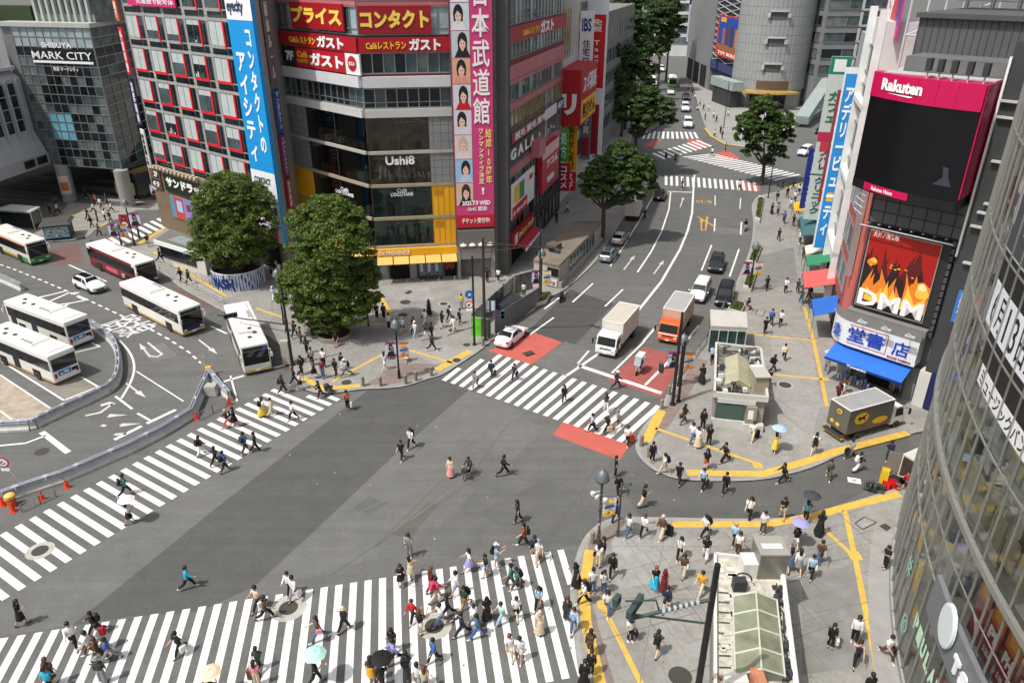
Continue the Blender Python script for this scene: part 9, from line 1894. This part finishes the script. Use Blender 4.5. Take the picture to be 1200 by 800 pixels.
PAVEP='''
345|450|30|a|tk|pk|s||in black behind the kerb at the left corner
352|456|10|p|tw|kk|l||in white and black skirt at the left corner
354|439|250|s|sk|pk|s|Bk|standing by the signal mast at the left corner
360|414|80|s|sd|pk|l||in the row under the largest tree
366|428|80|s|tg|pk|s|Sk|with black bag under the largest tree
369|443|200|b|tT|kk|l||in brown at the yellow corner strip
379|443|260|s|tm|pj|s||in maroon at the yellow corner strip
380|430|80|s|tw|pk|s||with white back under the largest tree
394|441|250|p|tk|pk|s||in black near the yellow diagonal
401|433|240|s|sk|pw|s||in dark jacket near the yellow diagonal
406|441|200|c|tl|pj|cw|Bk|in light blue with cap near the yellow diagonal
451|433|60|a|tl|hw|l||in light blue and white shorts by the grate
476|423|300|b|dw|-|B||by the corner lamp banners
506|411|350|c|sk|pk|s||walking past the corner bollards
503|370|90|s|Dk|-|vk||standing at the back of the plaza group
498|381|60|a|tw|pc|s|Sk|in white at the left of the plaza group
518|384|50|p|tk|hk|l||in black at the middle of the plaza group
527|376|60|b|tw|pk|s|Bk|in white with backpack on the plaza
532|389|240|a|sw|pc|s||all pale on the ringed cover
539|379|70|a|tw|pk|s|Bk|in white near the green hoarding
541|362|80|s|ty|pg|s||in yellow behind the road signs
485|390|240|b|tk|pk|s||in black left of the jeans pair
487|395|230|a|tw|pl|cw||in white cap and pale jeans on the plaza
500|398|220|b|tk|hw|l||in black at the front of the plaza group
506|398|60|a|td|pk|s|Bk|in dark grey at the front of the plaza group
584|330|80|a|tw|pk|s||in white near the dark tower entrance
571|331|80|s|tk|pk|s||in black near the dark tower entrance
597|292|80|b|tw|pk|s||in white under the striped awning
432|384|200|s|tb|pn|s||in blue in the shade right of the largest tree
442|374|260|s|tk|pk|s||in black by the trunk side on the plaza
450|374|260|s|sd|pk|s||in dark grey beside the largest tree shade
456|386|250|s|tw|pk|s||in white in front of the shade on the plaza
465|393|60|a|td|pg|s|Bk|in dark grey near the corner lamp
472|390|250|b|tw|hk|cc||in a beige cap near the corner lamp
395|404|270|t|tk|hk|s||sitting on the ring planter of the largest tree
367|395|270|s|tv|pk|s||in lilac in the shade left of the ring planter
321|352|250|a|tl|pw|cw||in light blue between the two big trees
581|362|200|s|tk|pk|s||in black inside the works fence
598|345|100|s|ty|pd|s||in yellow vest inside the works fence
590|352|200|s|tw|pk|s||in white inside the works fence
614|348|100|s|tw|pd|s||in white and dark grey by the escalator
822|448|80|b|sk|Kk|s||in long black beside the stair hut
834|425|80|b|tl|pk|s||in light blue between booth and stair hut
801|496|30|a|tk|pd|l|TT|in black carrying a brown bag by the stair hut
823|503|260|s|sk|pk|s|Bn|with navy backpack in front of the stair hut
811|518|220|c|tw|pb|s||in white and blue by the yellow line
817|524|210|p|tw|Kc|l||in white and beige skirt by the yellow line
830|522|260|s|tk|pk|cG|Bk|in a green cap in front of the stair hut
849|541|200|c|sk|wk|s||striding in black over the yellow line
764|541|270|s|sk|pk|l|Sb|waiting with blue bag at the bollard
778|555|190|b|tw|pc|s|Bk|in white and beige at the road edge
795|565|250|c|tk|pk|s||in black stepping off the bookshop kerb
827|550|250|b|tk|ho|s|Bk|in orange brown shorts near the yellow strip
881|515|240|c|tw|pc|s|Ck|with black suitcase beside the stair hut
918|422|250|a|sF|pk|s||in peach above the round cover
905|436|20|c|tk|pd|s|Bk|with black backpack right of the stair hut
900|452|260|b|tk|pk|s||in black at the corner of the stair hut
989|460|60|b|tT|pw|l||in brown entering the bookshop
981|470|220|c|tm|pk|s|Bk|in maroon beside the grey truck roof
1048|466|250|s|tj|pk|s||in denim blue at the bookshop doorway
953|531|60|b|tw|hT|s|Bk|in white behind the yellow truck step
907|529|60|m|dy|-|l|Pl|in yellow under the pale blue parasol
968|436|70|m|tg|pg|s|Pl|in grey under the parasol at the blue side awning
916|607|260|p|tk|hc|s||in black and beige shorts at the near kerb
943|611|60|m|tt|pk|l|Pd|under the dark grey parasol by the tactile strip
736|628|220|a|tw|pj|l||in white and jeans near the lamp shadow
754|628|240|b|tw|pk|B||in white with long brown hair by the kerb
775|630|230|a|sT|wc|W|Ck|in brown with black suitcase near the tactile strip
796|654|250|b|tw|pk|s|Bk|in white with black backpack on the near pavement
800|675|240|p|tT|wc|l|Sw|in brown and beige near the hut corner
826|655|250|p|tk|ww|l||in black and white near the hut corner
826|628|200|c|tw|pk|s|Bk|in white striding along the tactile strip
860|637|230|a|tl|wk|o||in light blue with blonde hair above the hut
864|650|240|s|tw|pT|l||in white beside the blonde person
893|625|260|s|tw|pL|s|Bw|with white backpack above the steel shaft
767|688|270|a|tk|KC|R||in a bright cyan skirt with red hair
777|694|260|s|Dm|-|vm||in maroon robe beside the cyan skirt
780|714|250|b|sn|hn|s||in navy shorts below the maroon robe
821|695|230|c|tY|pc|s||in mustard near the flat roofed hut
738|751|290|s|tw|pn|vn|Tk|in a navy scarf alone left of the mast
769|766|60|a|td|hL|s|Bk|in dark grey and olive shorts under the mast arm
701|664|60|s|tw|pc|l|Sk|sitting low by the tactile strip
706|657|200|s|sk|hk|l||in black shorts by the brick edge
717|675|260|b|sk|pk|l||with long hair right of the tactile strip
675|687|200|p|Dk|-|vk||stepping down at the kerb tip
684|708|200|b|tw|pk|s|Bk|in white and black at the kerb line
694|694|280|s|tw|pj|s||in white and jeans on the tactile strip
707|695|280|s|tw|pj|s|Bk|second in jeans with backpack by the tactile strip
711|717|260|c|tw|pj|s|Bk|striding in jeans at the tactile corner
672|739|260|b|sl|pj|s|Bw|with white backpack at the kerb
691|766|80|a|sd|pd|s|BT|with brown backpack on the lower tactile strip
692|790|250|s|sk|pk|s||in black at the lower tactile strip
684|803|260|s|sk|Kk|l||in black at the bottom of the kerb
932|632|80|s|tr|pk|cr|Bt|in red cap and teal backpack by the steel shaft
931|642|80|m|tk|hw|s|Pv|under the lilac parasol beside the steel shaft
924|668|80|b|tg|kj|l|Sk|in grey and denim skirt right of the hut
934|670|80|a|sw|kg|l||in white beside the denim skirt
959|660|250|b|tT|pj|s||in brown near the diagonal tactile line
949|676|240|a|tl|pk|s|Sw|in light blue near the diagonal tactile line
959|626|60|p|Dk|-|l||looking at a phone on the tactile junction
1036|666|200|f|tk|pk|s||looking at a phone at the curved glass
972|758|260|s|sk|pk|l|Tw|with white bag right of the flat roofed hut
1000|752|240|s|sw|pk|l||in white left of the long tactile line
1002|778|250|b|nn|pk|l|Sm|in navy sleeveless by the long tactile line
1038|770|280|c|tw|pT|s|Tk|in white between tactile line and glass front
1015|818|90|s|sk|pk|s||in black at the bottom right
912|282|80|a|tk|pk|s||in black walking up the middle of the right pavement
920|343|250|b|tw|pk|s||in white and black below the coral awning level
934|343|250|a|td|pk|s||in dark grey beside the folded umbrella
938|356|260|m|tj|pb|s|Pd|under the dark grey parasol by the coral awning
947|352|200|b|tm|pk|s|Bd|in maroon next to the coral awning
903|381|250|a|sb|pn|s||in blue shirt of the office pair
914|382|250|b|tw|pk|s||in white shirt of the office pair
896|391|260|b|tk|pk|s||in black left of the office pair
875|363|300|t|tk|pT|s||sitting on the lower kerb planter
898|340|80|b|tk|pk|s||in black near the middle kerb planter
'''
crowd(ROADP,0.);crowd(PAVEP,.12)
# smaller, more distant walkers
DIST=[(929,265,'tk','pk','s','beside the yellow awning'),(941,302,'tk','pk','s','in the shade of the teal awning'),(937,286,'tw','pk','s','in white at the teal awning top'),(922,232,'tk','pd','l','leading the crowd at the far right corner'),(929,222,'sk','pk','s','at the back of the crowd by the navy sign'),(931,237,'tw','pk','s','in white within the crowd by the navy sign'),(936,228,'tw','kk','l','in white and skirt under the navy sign'),(945,220,'tk','pk','s','closest to the far crosswalk at the navy sign'),(934,251,'td','pk','s','in dark grey above the yellow awning'),(941,242,'tk','hk','s','in black shorts by the green blade sign'),(910,238,'tk','pg','s','left of the navy sign crowd'),(911,252,'tg','pk','s','in grey left of the yellow awning'),(904,251,'sk','Kk','l','in long black by the far planter'),(926,246,'tw','pj','s','in white and jeans by the navy sign'),(916,222,'tk','pk','s','at the kerb behind the lone tree'),(918,262,'tb','pk','s','in blue between planter and yellow awning'),
(755,258,'tk','pk','s','beside the truck under the street tree'),(799,222,'tk','pk','s','crossing the far zebra in black'),(866,223,'tw','pk','s','crossing the far zebra in white'),(834,183,'tw','pk','s','in white in the far crossing centre'),(791,190,'tk','pk','s','in black in the far crossing centre'),(780,189,'sk','hk','s','small and dark in the far crossing'),(850,178,'td','pk','s','at the red edge of the far crossing'),
(836,139,'tw','pk','s','in white below the round tower canopy'),(839,144,'tk','pk','s','in black below the round tower canopy'),(844,157,'tk','pk','s','in black at the tip of the far pavement'),(837,161,'tw','pk','l','in white at the tip of the far pavement'),(846,163,'sk','pk','s','nearest on the far pavement tip'),(830,131,'tw','pg','s','pale by the mint covered stair'),(853,137,'tw','pk','s','right of the brown pole at the tower'),(811,111,'tk','pk','s','by the grey wing doorway in black'),(806,106,'tw','pk','s','by the grey wing doorway in white'),(814,118,'tw','pj','s','in jeans beside the grey wing'),(820,124,'tl','pk','s','in light blue beside the grey wing'),(824,130,'tk','pk','l','in black beside the mint stair foot'),(817,132,'tw','kk','l','at the far kerb beside the queue'),(809,100,'td','pk','s','farthest up beside the grey wing'),(826,142,'tk','pk','s','at the kerb below the mint stair'),
(66,242,'td','pk','s','alone in the dark passage'),(101,234,'sk','pk','s','by the round column in the passage'),(108,267,'sk','pk','s','left in the queue at the small zebra'),(104,258,'tk','pk','s','behind the queue under the mall'),(115,261,'td','pk','l','in dark grey in the queue at the small zebra'),(124,259,'tw','pk','s','in white in the queue at the small zebra'),(131,249,'tw','pk','s','in white by the right round column'),(130,261,'tk','pj','s','in jeans at the small zebra'),(117,277,'tm','pk','s','starting over the small zebra'),(164,281,'sk','pk','s','on the small zebra by the lamp, left one'),(174,290,'tk','pg','s','past the small zebra by the lamp'),(110,250,'tw','pk','s','in white behind the queue under the mall'),(119,245,'tw','pd','s','deep in the queue under the mall'),(113,240,'tr','pk','s','in red deep under the mall'),(126,240,'tk','pk','s','in black between the round columns'),(60,253,'tk','pk','s','behind the stall roof, left one'),(68,251,'tw','pk','s','behind the stall roof, right one'),(213,330,'sk','pk','s','left of the pair at the white railing'),(222,333,'sk','pk','s','right of the pair at the white railing'),(204,266,'tk','pk','s','at the drugstore picture board'),(225,272,'tw','pk','s','by the drugstore next to the first tree'),(188,307,'tk','pk','s','at the left end of the police box'),
(320,301,'tw','pk','s','in white in the crowd between trees and pink awning'),(326,308,'tk','pk','s','in black in the crowd behind the two trees'),(316,310,'tk','pd','l','with long hair in the crowd behind the two trees'),(330,299,'tr','pk','s','in red in the crowd behind the two trees'),(324,318,'tw','kk','l','in white and skirt behind the tree lamp'),(332,313,'td','pk','s','in dark grey behind the tree lamp'),(337,304,'tG','pk','s','in dark green behind the largest tree'),(318,322,'tk','pk','s','nearest in the crowd behind the tree lamp'),(328,324,'tw','pc','s','in white and beige behind the tree lamp'),(312,300,'tc','pk','s','in beige at the pink awning'),(336,388,'td','pk','s','behind the signal mast by the bus stop'),(346,396,'tk','pk','s','in black at the left of the tree shade'),(353,402,'tk','pd','s','in the shade beside the pale kerb pillar'),(652,262,'tk','pk','s','on the left pavement behind the station entrance'),(664,250,'tw','pk','s','in white by the charcoal shopfront'),(690,232,'tk','pk','s','in black behind the street tree trunk'),(697,238,'tw','pj','s','in jeans behind the street tree trunk')]
for i,(x,y,t,b,h,l)in enumerate(DIST):person(x,y,[250,70,200,90,20][i%5],'abspc'[i%5],t,b,h,'',l,0. if l.find('crossing')>=0 or l.find('zebra')>=0 else .12)
def seat(o,dz,back=0.):o.location.z+=dz;o.location-=Vector((math.cos(o.rotation_euler.z),math.sin(o.rotation_euler.z),0))*back
for o in bpy.data.objects:
 if o.get('category')=='person' and('sitting on the ring' in o['label']or 'sitting on the lower' in o['label']):o.location.z+=.02
 # riders
rb=person(551,557,0,'r','sd','pk','s','','riding the bicycle over the open crossing',0.,1.0);rb.rotation_euler.z=bi.rotation_euler.z;rb.location=bi.location+Vector((-.22*math.cos(bi.rotation_euler.z),-.22*math.sin(bi.rotation_euler.z),.9-JJ['r']['pel'].z+.02))
rs=person(750,436,0,'r','sb','pk','cw','','riding the roofed white scooter',0.,1.0)
for q in bpy.data.objects:
 if q.name=='delivery_scooter':rs.rotation_euler.z=q.rotation_euler.z;rs.location=q.location+Vector((-.32*math.cos(q.rotation_euler.z),-.32*math.sin(q.rotation_euler.z),.88-JJ['r']['pel'].z))
 if q.name=='motorcycle.001':ro=person(873,270,0,'r','sk','pk','ck','','riding the white scooter on the right lane',0.,1.0);ro.rotation_euler.z=q.rotation_euler.z;ro.location=q.location+Vector((-.32*math.cos(q.rotation_euler.z),-.32*math.sin(q.rotation_euler.z),.88-JJ['r']['pel'].z))
 # pushchair on the left crosswalk
pc_=thing('pushchair',G(386,461),'dark pushchair with hood at the corner end of the left crosswalk','pushchair');p=G(386,461);m_=MB();m_.box(p+Vector((0,0,.55)),(.6,.42,.3),0,taper=1.15);m_.lathe(p+Vector((-.18,0,.72)),[(.28,0),(.24,.2),(.1,.3),(.001,.32)],10);m_.build('seat_hood',simple((44,44,48)),pc_);m_=MB()
for s in(1,-1):m_.tube([p+Vector((.3,s*.22,.12)),p+Vector((-.3,s*.22,.95))],.018,5);m_.tube([p+Vector((-.3,s*.22,.12)),p+Vector((.15,s*.22,.6))],.018,5)
m_.tube([p+Vector((-.3,-.22,.95)),p+Vector((-.3,.22,.95))],.018,5);m_.build('frame',METAL,pc_)
for dx in(.3,-.3):
 for s in(1,-1):m_=MB();m_.lathe(p+Vector((dx,s*.22,.12)),[(.12,-.02),(.12,.02)],12,X=Vector((1,0,0)),Y=Vector((0,0,1)),Z=Vector((0,1,0)));m_.build('wheel',TYRE,pc_)
